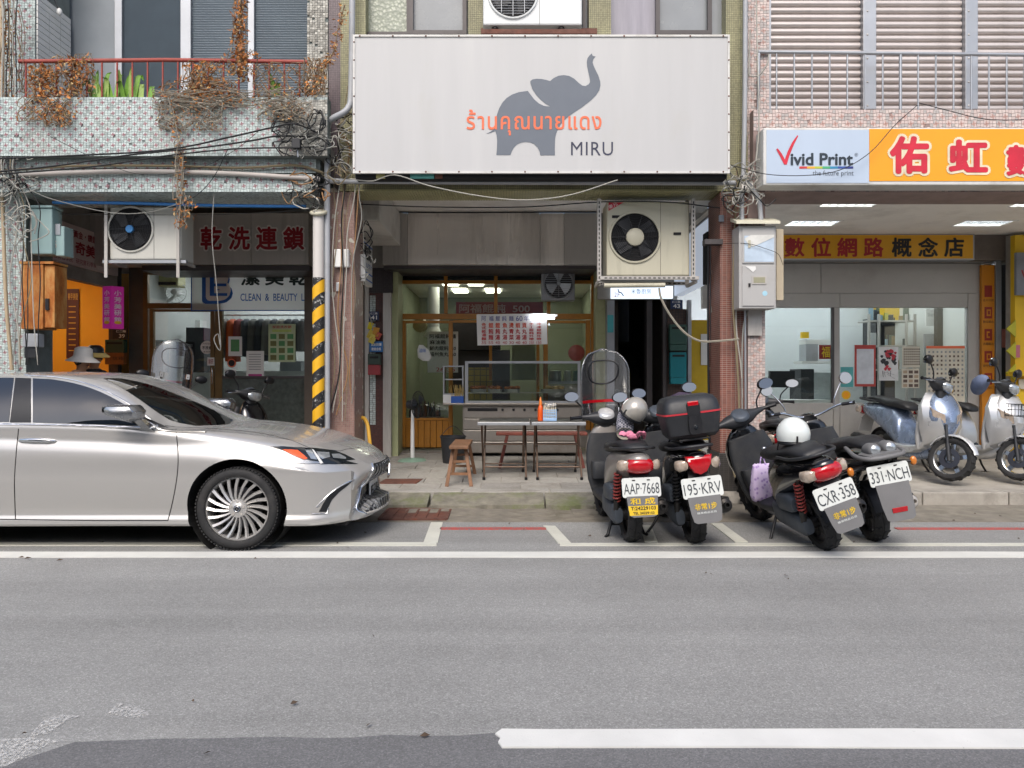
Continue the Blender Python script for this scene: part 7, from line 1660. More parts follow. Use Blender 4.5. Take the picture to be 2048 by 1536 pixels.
e = thing('basket_lid', W(1152, 724, 11.95), 'round coral red plastic strainer hanging in the right shop window', 'strainer'); MB().lathe([(0, .03), (.08, .025), (.13, .0)], 28, W(1153, 706, 12.1), (0, -1, 0)).build('strainer_bowl', M('coral_plastic', '#c7605a', .5, 0, .2, 20), e, smooth=60)
e = thing('ceiling_fan', W(840, 645, 12.3), 'small yellowish wall fan inside the left shop door', 'fan'); MB().lathe([(0, .05), (.10, .04), (.12, 0), (.10, -.05), (0, -.06)], 24, W(840, 650, 12.3), (0, -1, 0)).build('fan_head', M('yellowed_plastic', '#a9a06a', .5), e, smooth=50)
rn = random.Random(9); m_lgreen0 = M('bottle_glass_green', '#22352a', .2)
t = thing('bottle_rack', W(850, 835, 12.5), 'dark rack of bottles and pots inside the left shop door', 'rack')
MB().box(X(818, 12.5), X(884, 12.5), 12.5, 12.8, Z(838, 12.5), Z(834, 12.5)).build('rack_shelf', m_alu_d, t); MB().box(X(818, 12.5), X(884, 12.5), 12.5, 12.8, .25, Z(838.5, 12.5)).build('rack_body', m_dark, t)
for k in range(11):
    px = 821+5.8*k; r_ = rn.uniform(.016, .032); h_ = rn.uniform(.10, .26); MB().lathe([(0, 0), (r_, 0), (r_, h_*.6), (r_*.4, h_*.75), (r_*.4, h_), (0, h_)], 12, (X(px, 12.6), 12.58+rn.random()*.1, Z(834, 12.5)+.002)).build('bottle', rn.choice((m_sdark, m_eng, m_alu_d, m_rust, m_lgreen0)), t, smooth=50)
for k, (a, c, z_, mm, lab) in enumerate(((1098, 1122, 735, m_alu, 'steel pot on the shelf in the right shop window'), (1128, 1142, 735, m_whitep, 'white jar on the shelf in the right shop window'), (1146, 1168, 738, M('jade_glass', '#6d9488', .3), 'jade green basin in the right shop window'))):
    MB().lathe([(0, 0), ((X(c, 12.2)-X(a, 12.2))/2, 0), ((X(c, 12.2)-X(a, 12.2))/2*1.05, .16), (0, .17)], 18, W((a+c)/2, 762, 12.2)).build('vessel', mm, smooth=50, label=lab, cat='vessel')
flat('window_shelf', 'steel sill shelf inside the right shop window', 'shelf', 1094, 762, 1176, 768, 12.0, m_alu, .5)
flat('lower_panel', 'steel panel below the right shop window behind the counter', 'panel', 1094, 770, 1182, 895, 11.95, m_sst, .05)
# plates, letter boxes and flyers on the narrow pier
d = 11.28
def plate(label, px0, py0, px1, py1, dd, mat, lines, ink, name='sign_plate', cat='sign'):
    t = thing(name, W((px0+px1)/2, py1, dd), label, cat); MB().box(X(px0, dd), X(px1, dd), dd-.012, dd, Z(py1, dd), Z(py0, dd)).build('plate', mat, t, bev=.002)
    for s_, a, b_, c, e_ in lines: wtext(s_, a, b_, c, e_, dd-.012, ink, t, bold=.02)
    return t
m_bpl = M('navy_enamel', '#1d2f55', .4, 0, .06, 6)
plate('navy house number plate 41 on the dark pier', 738, 623, 758, 641, 11.28, m_bpl, (('仁二路', 741, 625, 755, 629), ('41', 742, 631, 754, 639)), m_whitep)
plate('navy house number plate 43 hanging above the letter boxes by the stairs', 1341, 600, 1365, 618, 11.1, m_bpl, (('仁二路', 1344, 602, 1361, 606), ('43', 1346, 608, 1360, 616)), m_whitep)
plate('dark house number plate 39 above the green letter box', 226, 657, 256, 678, 11.25, M('black_enamel', '#1e232c', .4), (('仁二路', 232, 660, 252, 665), ('39', 238, 668, 250, 676)), m_whitep)
plate('blue notice plate below the yellow flyers on the dark pier', 739, 683, 766, 704, 11.27, M('notice_blue', '#2d6aa6', .5), (('瓦斯防爆', 742, 686, 763, 692), ('檢查合格', 743, 695, 762, 701)), m_whitep)
rn = random.Random(4)
for k, (px, py, s_, c, lab) in enumerate(((741, 652, 7, '#d6c62a', 'slim bright yellow flyer hanging on the dark pier'), (742, 669, 9, '#c9b04a', 'upper yellow flyer of the taped bunch'), (752, 664, 9, '#c7913a', 'orange flyer at the right of the taped bunch'), (745, 678, 9, '#d0c05a', 'lowest yellow flyer of the taped bunch'), (757, 672, 7, '#b9574a', 'red flyer at the right of the taped bunch'))):
    a = rn.uniform(-.6, .6); c_ = W(px, py, 11.24-.005*k); r_ = s_/FPX*11.2; uu = Vector((math.cos(a), 0, math.sin(a))); vv = Vector((-math.sin(a), 0, math.cos(a)))
    e = MB(); e.add([c_-uu*r_*.7-vv*r_, c_+uu*r_*.7-vv*r_+Vector((0, -.03, 0)), c_+uu*r_*.7+vv*r_, c_-uu*r_*.7+vv*r_+Vector((0, -.02, 0))], [(0, 1, 2, 3)]); e.build('flyer', M('flyer_'+('yellow', 'gold', 'orange', 'straw', 'red')[k], c, .7), label=lab, cat='flyer')
def lbox(label, px0, py0, px1, py1, d, m1, m2, split, txt=None):
    t = thing('letter_box', W((px0+px1)/2, py1, d), label, 'letter box')
    MB().box(X(px0, d), X(px1, d), d-.10, d, Z(split, d)+.002, Z(py0, d)).build('upper_body', m1, t, bev=.006); MB().box(X(px0, d)+.004, X(px1, d)-.004, d-.11, d, Z(py1, d), Z(split, d)).build('lower_body', m2, t, bev=.006)
    MB().box(X(px0+4, d), X(px1-4, d), d-.104, d-.0995, Z(py0+9, d), Z(py0+5, d)).build('slot', m_dark, t)
    if txt: wtext(txt, px0+8, split+7, px1-8, split+14, d-.11, m_ink, t)
m_lgreen = M('letterbox_green', '#2c4a38', .5, 0, .1, 4)
lbox('green over brown-orange letter box with a yellow strip under plate 39', 217, 680, 255, 729, 11.3, m_lgreen, M('letterbox_orange', '#8a5326', .5), 706, '信箱')
lbox('green over red letter box low on the dark pier by the noodle shop', 738, 708, 763, 750, 11.27, M('letterbox_dark_green', '#24382f', .5), M('letterbox_red', '#8a2a30', .5), 730)
d = 11.1; m_lteal = M('letterbox_teal', '#1f7a84', .35, .2, .1, 3); m_ldk = M('letterbox_bottle_green', '#2f5148', .4, 0, .1, 3)
lbox('dark bottle-green letter box beside the stairs, upper one of the pair', 1337, 650, 1371, 702, d, m_ldk, m_ldk, 690); lbox('teal blue letter box beside the stairs, lower one of the pair', 1338, 705, 1370, 768, d, m_lteal, m_lteal, 755)
wbox(1334, 618, 1376, 905, 11.2, .1, 'tiled_pier', TILE('brown_mosaic', '#5a4238', '#4a362f', '#2e2826', .04, .04, .5), label='narrow dark tiled pier carrying the letter boxes by the stairs', cat='pier')
wbox(1376, 600, 1383, 905, 11.1, .1, 'door_post', m_alu, label='aluminium door post right of the letter boxes', cat='door post'); wbox(1326, 598, 1333, 905, 11.1, .1, 'door_post', m_alu_d, label='dark door post left of the letter boxes', cat='door post')
wbox(1383, 640, 1418, 880, 11.35, .06, 'yellow_hoarding', M('yellow_poster', '#c3a31a', .6, 0, .12, 4), label='yellow poster panel behind the black riser cables', cat='poster'); flat('poster_sheet', 'white sheet stuck on the yellow poster panel', 'poster', 1402, 668, 1420, 730, 11.33, m_whitep, .01)
flat('teal_strip', 'narrow teal printed strip on the aluminium post left of the stairs', 'sticker', 1215, 630, 1227, 665, 11.29, M('teal_print', '#4aa0a6', .5), .006)
# ================================================================ DRY CLEANER
d = 11.42
df = thing('shop_door', W(365, 850, d), 'bronze framed glass door of the dry cleaner with transom above', 'door')
def dbox(a, t_, c, b_, p=df, m=m_bronze, dd=0.0, dep=.07, n='frame'): return MB().box(X(a, d), X(c, d), d+dd, d+dd+dep, Z(b_, d), Z(t_, d)).build(n, m, p, bev=.003)
dbox(286, 545, 295, 905); dbox(430, 545, 444, 905); dbox(295, 606, 430, 617); dbox(295, 545, 430, 549, dd=.002); dbox(298, 617.5, 306, 890, dd=.01); dbox(420, 617.5, 428, 890, dd=.01); dbox(306, 618, 420, 623, dd=.012); dbox(306, 850, 420, 890, dd=.012)
dbox(295, 549, 430, 606, dd=.03, dep=.005, m=m_gl, n='pane'); dbox(306, 623, 420, 850, dd=.03, dep=.005, m=m_gl, n='pane'); b_ = MB(); b_.tube(curve3([W(424, 735, d-.0), W(424, 738, d-.06), W(424, 765, d-.06), W(424, 768, d)], 4), .010, 7); b_.build('door_handle', m_chrome, df, smooth=60)
wp = thing('shop_window', W(530, 850, d), 'dry cleaner window with dark stone lower panel', 'window'); dbox(444, 622, 620, 752, wp, m_gl, .03, .005, 'pane'); dbox(444, 752, 620, 757, wp, m_alu_d, .0, .07, 'sill'); dbox(444, 757, 620, 905, wp, M('dark_granite', '#4f5652', .15, 0, .25, 14, spec=.6), .01, .06, 'stone_panel'); dbox(612, 545, 622, 905, wp, m_alu, -.01, .09, 'frame')
pin = d+.02
def poster(label, px0, py0, px1, py1, dd, base, parts=(), name='poster', cat='poster'):
    t = thing(name, W((px0+px1)/2, py1, dd), label, cat); MB().box(X(px0, dd), X(px1, dd), dd-.006, dd, Z(py1, dd), Z(py0, dd)).build('sheet', base, t)
    for q in parts:
        if isinstance(q[0], str): wtext(q[0], *q[1:5], dd-.006, q[5], t, bold=.01)
        else: MB().box(X(q[0], dd), X(q[2], dd), dd-.009, dd-.0062, Z(q[3], dd), Z(q[1], dd)).build('print_block', q[4], t)
    return t
m_gpr = M('green_print', '#4f8a55', .5); m_lgp = M('lime_print', '#aebf6a', .5); m_pkp = M('magenta_print', '#b03a80', .5); m_gyp = M('grey_lines', '#8a8d8c', .6); m_olp = M('olive_photo', '#6a6b3a', .5)
grid_ = [(541+17*i, 668+14*j, 553+17*i, 678+14*j, m_olp if (i+j) % 2 else m_gpr) for i in range(3) for j in range(4)]
poster('tall pale green poster with twelve little pictures in the dry cleaner window', 537, 648, 591, 724, 11.43, M('pale_green_paper', '#b5c19a', .6), [('家庭洗衣節', 545, 651, 583, 657, m_inkred), (545, 659, 583, 664, m_lgp)]+grid_)
poster('white framed green picture sheet in the dry cleaner window', 457, 673, 484, 712, 11.435, m_whitep, [(462, 679, 479, 703, m_gpr)])
poster('white notice with magenta base in the dry cleaner window', 493, 702, 528, 753, 11.432, m_whitep, [(497, 748, 524, 753, m_pkp)]+[(498, 708+5*k, 522, 709.5+5*k, m_gyp) for k in range(7)])
poster('small framed photo leaning at the window foot above an orange strip', 449, 738, 472, 757, 11.434, m_whitep, [(452, 742, 468, 752, m_gyp), (449, 754, 472, 757, m_oran)])
poster('black opening-hours board hanging in the dry cleaner door', 353, 684, 390, 712, 11.46, m_black, [('營業時間', 358, 688, 385, 694, m_gyp), ('09:00-21:00', 358, 699, 385, 704, m_gyp)])
poster('little red and white square sticker by the door handle', 415, 715, 429, 731, 11.405, m_whitep, [('禁菸', 417, 718, 427, 728, m_mar)])
def disc(label, px, py, r, dd, m1, ring=None):
    t = thing('round_sticker', W(px, py+r, dd), label, 'sticker'); q = r/FPX*dd
    MB().lathe([(0, .004), (q, .004), (q, 0)], 28, W(px, py, dd), (0, -1, 0)).build('disc', m1, t)
    if ring: MB().lathe([(q*.72, .006), (q*.95, .006)], 28, W(px, py, dd), (0, -1, 0)).build('ring', ring, t)
    return t
t = disc('white round sticker with black lines on the dry cleaner door', 414, 695, 13, 11.44, m_whitep); wtext('不洗會', 404, 692, 424, 699, 11.435, m_ink, t, bold=.02); wtext('洗衣店協會', 405, 685, 423, 689, 11.435, m_ink, t); wtext('會員證', 407, 702, 421, 705, 11.435, m_ink, t)
disc('orange ring sticker in the dry cleaner window', 463.5, 726, 9, 11.435, m_dark, m_oran)
# clothes on a rail, wall unit, fan, counter
rl = thing('clothes_rail', W(530, 640, 12.3), 'steel clothes rail inside the dry cleaner window', 'clothes rail'); MB().tube([W(430, 630, 12.3), W(625, 630, 12.3)], .014, 8).build('rail', m_steel_d, rl, smooth=60)
gcol = ['#6d6660', '#c8551f', '#7d2f38', '#3c3f45', '#5a564f', '#2e3134', '#76726a', '#44474b', '#8d8676', '#33363a', '#55585a', '#6b6a68']
glab = ['taupe coat', 'bright orange gown', 'wine red jacket', 'charcoal suit', 'brown coat', 'black suit', 'stone coat', 'graphite jacket', 'sand trench coat', 'black overcoat', 'slate jacket', 'grey coat']
for k in range(12):
    px = 452+14*k; c_ = W(px, 632, 12.3); w_ = .075; L = .55+.18*random.random()
    t = thing('garment', c_, glab[k]+' hanging on the rail, '+('first from the door' if k == 0 else 'in clear plastic '+('beside the orange gown' if k in (2,) else 'number %s along the rail' % ['zero', 'one', 'two', 'three', 'four', 'five', 'six', 'seven', 'eight', 'nine', 'ten', 'eleven', 'twelve'][k+1])), 'garment', 'garments on the dry cleaner rail')
    e = MB(); e.sup([(c_.z-L, c_.x, 12.3, w_*1.2, .22, 2.6), (c_.z-L*.5, c_.x, 12.3, w_, .20, 2.6), (c_.z-.10, c_.x, 12.3, w_*.8, .20, 2.4), (c_.z-.05, c_.x, 12.3, .03, .06, 2.2)], 14, axis='z'); e.build('cloth', M('garment_cloth_%s' % glab[k].replace(' ', '_'), gcol[k], .75, 0, .2, 14, streak=True), t, smooth=80)
    e = MB(); e.tube([c_+Vector((0, 0, -.06)), c_+Vector((0, 0, -.01)), c_+Vector((0, -.02, .02))], .004, 5); e.build('hanger', m_alu, t)
t = thing('indoor_unit', W(325, 570, 12.2), 'yellowed indoor air conditioner above the dry cleaner door', 'air conditioner'); e = MB(); e.box(X(300, 12.2), X(356, 12.2), 12.2, 12.5, Z(572, 12.2), Z(540, 12.2)); e.build('unit_body', M('yellowed_enamel', '#b0ab78', .5), t, bev=.02); MB().box(X(304, 12.2), X(352, 12.2), 12.185, 12.2, Z(570, 12.2), Z(564, 12.2)).build('vent', m_dark, t)
t = thing('wall_fan', W(345, 610, 12.4), 'white wall fan inside the dry cleaner transom', 'fan'); c_ = W(352, 585, 12.4); e = MB()
for k in range(18): a = 2*PI*k/18; e.tube([c_+Vector((.02*math.cos(a), -.10, .02*math.sin(a))), c_+Vector((.17*math.cos(a), -.05, .17*math.sin(a))), c_+Vector((.17*math.cos(a), .02, .17*math.sin(a)))], .004, 4)
e.tube([c_+Vector((.17*math.cos(2*PI*k/24), 0, .17*math.sin(2*PI*k/24))) for k in range(24)], .008, 5, closed=True); e.build('fan_cage', m_whitep, t); MB().lathe([(.0, .1), (.05, .08), (.06, -.1)], 14, c_, (0, -1, 0)).build('motor', m_whitep, t, smooth=50); MB().tube([c_+Vector((0, .1, 0)), c_+Vector((-.2, .1, -.15))], .03, 8).build('arm', m_whitep, t, smooth=60)
flat('counter', 'pale counter of the dry cleaner behind the window', 'counter', 450, 742, 640, 905, 12.0, m_whitep, .5); flat('machine', 'white washing machine inside the dry cleaner door', 'machine', 372, 745, 420, 880, 12.4, m_whitep, .6); flat('wall_board', 'white cabinet doors on the dry cleaner back wall', 'cabinet', 308, 640, 400, 720, 13.6, m_whitep, .3)
flat('dark_bundle', 'dark bundle of covered clothes behind the dry cleaner door', 'clothes bundle', 372, 655, 408, 745, 12.8, m_sdark, .3); flat('iron_stand', 'pale steam iron stand on the dry cleaner counter', 'iron stand', 560, 722, 602, 742, 12.1, m_alu, .3); flat('paper_stack', 'stack of pale papers in the dry cleaner door corner', 'papers', 306, 680, 326, 745, 12.0, m_pbpaper if False else M('blueish_paper', '#9fb4bd', .7), .2)
poster('dark red menu list with gold characters on the orange room wall', 133, 578, 158, 716, 12.58, M('maroon_board', '#4a1a14', .6), [('美甲美睫', 136, 586, 156, 600, M('gold_print', '#b98a2a', .5))]+[(138, 612+11*k, 152, 614+11*k, M('gold_print', '#b98a2a', .5)) for k in range(9)])
# ================================================================ PRINT SHOP WINDOW
d = 11.33
poster('white sheet in a red frame on the print shop window', 1709, 690, 1751, 773, d, M('red_frame_paper', '#a8382f', .5), [(1713, 698, 1747, 768, M('pale_paper', '#c2c6cc', .6))])
m_pet = M('peony_red', '#b0303c', .6, 0, .3, 30); m_leafd = M('ink_leaf', '#2e2f33', .6)
t = poster('ink painting of red peonies on the print shop window', 1758, 694, 1796, 761, d, M('rice_paper', '#cfcfce', .7))
rn = random.Random(2)
for k in range(34):
    px, py, r_, mm = (rn.uniform(1763, 1790), rn.uniform(700, 728), rn.uniform(2, 5), m_leafd) if k < 18 else (rn.choice((1776, 1784, 1770, 1788))+rn.uniform(-3, 3), rn.choice((705, 710, 716, 736))+rn.uniform(-3, 3), rn.uniform(2, 4), m_pet)
    c_ = W(px, py, d-.0065-.0003*k); q = r_/FPX*d; e = MB(); e.add([c_+Vector((math.cos(a_)*q*(1+.3*math.sin(3*a_)), 0, math.sin(a_)*q)) for a_ in [2*PI*i/12 for i in range(12)]], [tuple(range(12))]); e.build('petal' if k >= 18 else 'leaf', mm, t)
for k in range(7):
    a_ = W(1768+rn.uniform(-4, 14), 740+rn.uniform(0, 8), d-.007); b2 = W(1764+rn.uniform(0, 28), 748+rn.uniform(0, 10), d-.007); e = MB(); e.bar(a_, b2, .006, .002); e.build('brush_stroke', m_leafd, t)
m_brn = M('brown_print', '#5b4a40', .6); m_tan = M('tan_print', '#a5917a', .6); m_cpap = M('cream_paper', '#c9c3b2', .7)
poster('cream sheet of small seal samples on the print shop window', 1804, 693, 1839, 735, d, m_cpap, [(1807+4.2*i, 697+5*j, 1809.5+4.2*i, 700+5*j, m_brn) for i in range(8) for j in range(7)])
poster('cream sheet of name card samples below the seal sheet', 1803, 737, 1838, 776, d, m_cpap, [(1806+11*i, 741+9*j, 1814+11*i, 747+9*j, m_brn if (i+j) % 3 else m_tan) for i in range(3) for j in range(4)])
poster('large calendar sheet with orange top edge on the print shop window', 1852, 692, 1929, 804, d, m_cpap, [(1852, 692, 1929, 697, m_oran)]+[(1856+8.3*i, 702+8.6*j, 1859.5+8.3*i, 706+8.6*j, m_brn if (i*j) % 4 else m_gyp) for i in range(9) for j in range(11)])
poster('teal flyer with orange disc on the print shop window post', 1681, 734, 1706, 774, d, M('teal_flyer', '#4b9c9c', .5), [(1687, 748, 1700, 762, m_oacr)])
disc('yellow round sticker low on the print shop window', 1692, 790, 9, d, m_oacr, m_yel)
poster('red diamond good-luck character print on the office shelf', 1638, 690, 1664, 718, 12.4, M('lucky_red', '#8a1a1c', .5), [('福', 1643, 693, 1660, 715, m_yel)])
# office behind
flat('shelf_board', 'white office shelf against the print shop wall', 'shelf', 1605, 722, 1664, 727, 12.6, m_whitep, .4); flat('copier', 'grey photocopier under the white office shelf', 'copier', 1628, 745, 1672, 830, 12.3, M('copier_grey', '#a9b0b2', .5), .6); flat('printer_cabinet', 'black printer cabinet beside the photocopier', 'printer', 1602, 738, 1628, 830, 12.3, m_sdark, .5); flat('monitor', 'black computer monitor at the left of the print shop office', 'monitor', 1540, 742, 1590, 775, 12.0, m_black, .08); flat('desk', 'long white office desk behind the print shop window', 'desk', 1500, 800, 1664, 815, 12.0, m_whitep, .6)
flat('box_files', 'white and grey box files stacked on the office shelf', 'box files', 1612, 688, 1636, 722, 12.6, m_pvc, .3); flat('yellow_note', 'yellow packet on top of the box files', 'packet', 1605, 664, 1618, 676, 12.6, m_yel, .1); flat('paper_pile', 'pile of white paper on the box files', 'papers', 1612, 679, 1664, 688, 12.6, m_whitep, .3)
flat('yellow_wall', 'yellow display wall behind the print shop window', 'display wall', 1745, 600, 1900, 640, 13.9, m_yel, .1); flat('dark_rack', 'tall black display rack behind the print shop window posters', 'rack', 1752, 635, 1790, 800, 13.2, m_sdark, .5); flat('dark_rack', 'wide black cabinet behind the calendar sheet', 'rack', 1850, 650, 1935, 805, 13.2, m_dark, .4)
rk = thing('steel_rack', W(1780, 800, 12.8), 'open steel rack of paper goods behind the peony print', 'rack')
for px in (1737, 1757, 1812, 1829): MB().box(X(px, 12.8), X(px+4, 12.8), 12.8, 12.84, .25, Z(628, 12.8)).build('post', m_steel_d, rk)
for py in (640, 690, 738): MB().box(X(1737, 12.8), X(1833, 12.8), 12.841, 13.2, Z(py+3, 12.8), Z(py, 12.8)).build('shelf', m_steel_d, rk)
rn = random.Random(6); pc = ('#3d4a52', '#7f9aa8', '#b9bcbc', '#5d6a5a', '#8d7a5a', '#a8a23a', '#24282c')
for k in range(26):
    px, sh = 1738+rn.uniform(0, 86), rn.choice((690, 738, 640)); w_, h_ = rn.uniform(4, 12), rn.uniform(8, 26); c = pc[k % 7]
    flat('paper_box', None, None, px, sh-h_, px+w_, sh, 12.85+.01*k, M('stock_'+c[1:], c, .6), .02, rk)
flat('bag_display', 'grey paper bag hung behind the calendar sheet', 'paper bag', 1848, 668, 1896, 712, 12.6, m_pvc, .02); flat('bag_display', 'blue and green shopping bag hung high in the print shop', 'shopping bag', 1874, 618, 1888, 655, 12.6, M('sea_blue', '#2f86b8', .5), .02); t = flat('bag_display', 'white shopping bag lettered Share in the print shop', 'shopping bag', 1852, 618, 1873, 652, 12.6, m_whitep, .02); wtext('Share', 1855, 626, 1871, 633, 12.6, m_gyp, t); flat('bag_display', 'white photo bag beside the blue shopping bag', 'shopping bag', 1890, 618, 1910, 650, 12.62, m_pvc, .02); flat('red_album', 'dark red album leaning at the right of the print shop window', 'album', 1905, 640, 1932, 700, 12.7, m_mar, .05)
# yellow shop next door
t = thing('shop_sign', W(2060, 600, 10.8), 'grey sign panel with a red V on the yellow shop at the right edge', 'shop sign'); MB().box(X(2033, 10.8), X(2200, 10.8), 10.8, 10.85, Z(590, 10.8), Z(505, 10.8)).build('sign_panel', M('slate_panel', '#74787f', .5), t); wtext('V', 2042, 540, 2054, 556, 10.8, m_mar, t, bold=.04); wtext('ivid Print', 2054, 545, 2120, 557, 10.8, m_slate, t, bold=.02)
for k in range(3):
    a = 640+44*k; c_ = (2017, a); e = MB(); P = [W(2014, a+18, 10.85), W(2032, a, 10.85), W(2032, a+34, 10.85)]; e.add(P+[p+Vector((0, .03, 0)) for p in P], [(0, 1, 2), (5, 4, 3), (0, 3, 4, 1), (1, 4, 5, 2), (2, 5, 3, 0)]); e.build('leaf_point', M('lime_paint', '#b5b02a', .5), label=('top lime green zigzag point on the yellow shop edge', 'middle lime green zigzag point on the yellow shop edge', 'lowest lime green zigzag point on the yellow shop edge')[k], cat='decoration')
flat('pink_notice', 'small pink notice on the yellow shop edge', 'notice', 2030, 690, 2040, 715, 10.86, M('pink_paper', '#b96a7a', .6), .01); flat('counter_edge', 'yellow ledge of the shop at the right edge', 'ledge', 2030, 743, 2200, 752, 10.7, m_yel, .2); flat('price_card', 'pale price card on the yellow ledge', 'card', 2038, 758, 2060, 778, 10.85, m_cpap, .01)
flat('pink_hanging', 'pink printed sheet hanging in the dark passage', 'sheet', 2004, 658, 2013, 695, 11.6, M('rose_paper', '#c07a84', .6), .01)
# ================================================================ PLANTS ON THE BALCONY
m_dryl = [M('dry_leaf_orange', '#b5763c', .8, 0, .3, 30), M('dry_leaf_brown', '#8a5a36', .85, 0, .3, 30), M('dry_leaf_straw', '#b59a6c', .8, 0, .25, 30)]
m_stem = M('dry_stem', '#7d6a54', .85, 0, .25, 20); m_stemg = M('grey_tendril', '#8d8577', .85, 0, .25, 20)
m_glf = M('strap_leaf_green', '#6f9a3a', .45, 0, .2, 8); m_glf2 = M('pale_leaf_green', '#93ad5e', .5, 0, .2, 10)
def vine(label, boxes, d0, nleaf, nstem, seed, size=.05, mats=None, paths=(), stem=m_stem, droop=.5):
    """a dried creeper: thin tangled stems and many small curled leaves filling the given patches"""
    rn = random.Random(seed); c0 = boxes[0]
    t = thing('dried_vine', W((c0[0]+c0[2])/2, c0[3], d0), label, 'dried vine')
    e = MB()
    for k in range(nstem):
        b_ = rn.choice(boxes); P = []; px, py = rn.uniform(b_[0], b_[2]), b_[3] if rn.random() < .6 else b_[1]; dd = d0+rn.uniform(-.06, .06); sgn = -1 if py == b_[3] else 1
        for i in range(6):
            P.append(W(px, py, dd)); px = min(max(px+rn.uniform(-.25, .25)*(b_[2]-b_[0]), b_[0]-4), b_[2]+4); py = min(max(py+sgn*(b_[3]-b_[1])*rn.uniform(.0, .4), b_[1]-4), b_[3]+3); dd += rn.uniform(-.03, .03)
        e.tube(curve3(P, 4), .0028+.002*rn.random(), 4)
    for p in paths:
        for q in range(2): e.tube(curve3([W(a+rn.uniform(-2, 2), b_+rn.uniform(-2, 2), d0-.03-.02*q) for a, b_ in p], 5), .005, 5)
    e.build('stems', stem, t, smooth=80, kind='stuff')
    mats = mats or m_dryl; e = MB()
    for k in range(nleaf):
        if paths and rn.random() < .5:
            p = rn.choice(paths); i = rn.randrange(len(p)-1); f = rn.random(); px = p[i][0]+(p[i+1][0]-p[i][0])*f+rn.gauss(0, 5); py = p[i][1]+(p[i+1][1]-p[i][1])*f+rn.gauss(0, 5)
        else:
            b_ = rn.choice(boxes); px = min(max(rn.gauss((b_[0]+b_[2])/2, (b_[2]-b_[0])/3.6), b_[0]-6), b_[2]+6); py = rn.uniform(b_[1], b_[3])
        c = W(px, py, d0+rn.uniform(-.09, .07)); a = rn.uniform(0, 2*PI); u_ = Vector((math.cos(a), rn.uniform(-.7, .3), math.sin(a)*.8-droop)).normalized(); w_ = u_.cross(Vector((rn.uniform(-1, 1), rn.uniform(-1, 1), rn.uniform(-1, 1)))).normalized(); n_ = u_.cross(w_)
        L = size*rn.uniform(.5, 1.3); wd_ = L*rn.uniform(.14, .30); mi = rn.choice((0, 0, 1, 1, 2))
        e.add([c, c+u_*L*.4-w_*wd_+n_*L*.10, c+u_*L*.5+n_*L*.02, c+u_*L*.4+w_*wd_+n_*L*.12, c+u_*L+n_*L*.28*rn.uniform(-1, 1)], [(0, 1, 2), (0, 2, 3), (1, 4, 2), (2, 4, 3)], mi)
    e.build('dry_leaves', mats, t, kind='stuff'); return t
vine('orange dried creeper clump on the left end of the red railing', [(118, 112, 182, 192), (60, 130, 120, 200)], 8.32, 620, 46, 1, .06)
vine('dried creeper clump with a green shoot at the middle of the red railing', [(370, 125, 440, 195), (330, 160, 470, 205)], 8.32, 620, 60, 2, .055)
vine('orange creeper hanging straight down from above over the blue louvred window', [(468, 0, 492, 120), (452, 100, 512, 150)], 8.34, 620, 22, 3, .055, paths=[[(478, -60), (482, 0), (474, 60), (480, 118), (488, 160)]])
vine('straggling dried creeper at the right end of the balcony by the rough pier', [(510, 130, 610, 200), (612, 120, 650, 190)], 8.30, 420, 60, 4, .045, paths=[[(690, 10), (676, 60), (668, 100), (650, 130), (640, 160), (610, 185)]])
vine('thin grey tangle of dead stems spilling over the mosaic parapet', [(310, 180, 580, 215), (320, 205, 440, 260), (520, 205, 620, 240)], 8.24, 420, 130, 5, .035, stem=m_stemg)
vine('long dried tendril trailing from the parapet past the beams to the air conditioner', [(352, 395, 384, 450), (350, 290, 372, 395)], 8.26, 260, 16, 6, .045, paths=[[(345, 215), (352, 255), (362, 300), (366, 350), (362, 400), (356, 455)]], stem=m_stemg)
vine('faded dried creeper over the left part of the mosaic parapet', [(40, 195, 150, 240), (90, 205, 140, 250)], 8.25, 260, 40, 7, .045)
vine('sparse dried creeper climbing the left-edge pier', [(0, 20, 46, 180), (4, 180, 30, 300)], 8.42, 300, 26, 8, .05, paths=[[(8, -40), (12, 60), (9, 160), (14, 300)]])
def strap(label, leaves, d):
    t = thing('strap_leaf_plant', W(leaves[0][0], 193, d), label, 'plant'); rn = random.Random(len(leaves))
    for (px, tip, h_, bend) in leaves:
        b_ = W(px, 194, d+rn.uniform(-.03, .05)); tp = W(tip, 194-h_, d+rn.uniform(-.1, .05)); mid = b_.lerp(tp, .55)+Vector((0, 0, .04+bend)); P = curve3([b_, mid, tp], 6); rows = []
        for i, p in enumerate(P):
            f = i/(len(P)-1); w_ = .026*(1-f**2.5)+.002; rows.append([p+Vector((-w_, 0, 0)), p+Vector((0, .012, -.006)), p+Vector((w_, 0, 0))])
        e = MB(); e.grid(rows); e.build('leaf', rn.choice((m_glf, m_glf, m_glf2)), t, smooth=80)
    return t
strap('bright green strap-leaved plants in a row on the parapet behind the red railing', [(184, 165, 22, .08), (190, 196, 54, 0), (200, 182, 48, 0), (206, 222, 50, .04), (212, 214, 38, .02), (222, 205, 40, .03), (232, 246, 44, .06), (240, 238, 56, 0), (246, 232, 30, .04), (250, 264, 48, .02), (262, 262, 60, 0), (268, 288, 32, .10), (272, 276, 40, .05), (206, 170, 26, .08), (282, 286, 20, .04)], 8.40)
strap('small lone green leaf shoot near the right end of the red railing', [(548, 536, 54, 0), (552, 544, 36, 0), (554, 558, 28, .02)], 8.40)
strap('low pale green seedlings beside the middle creeper clump', [(392, 384, 16, .03), (398, 404, 18, .03), (300, 308, 18, .02), (306, 300, 12, .02), (408, 414, 12, .02)], 8.38)
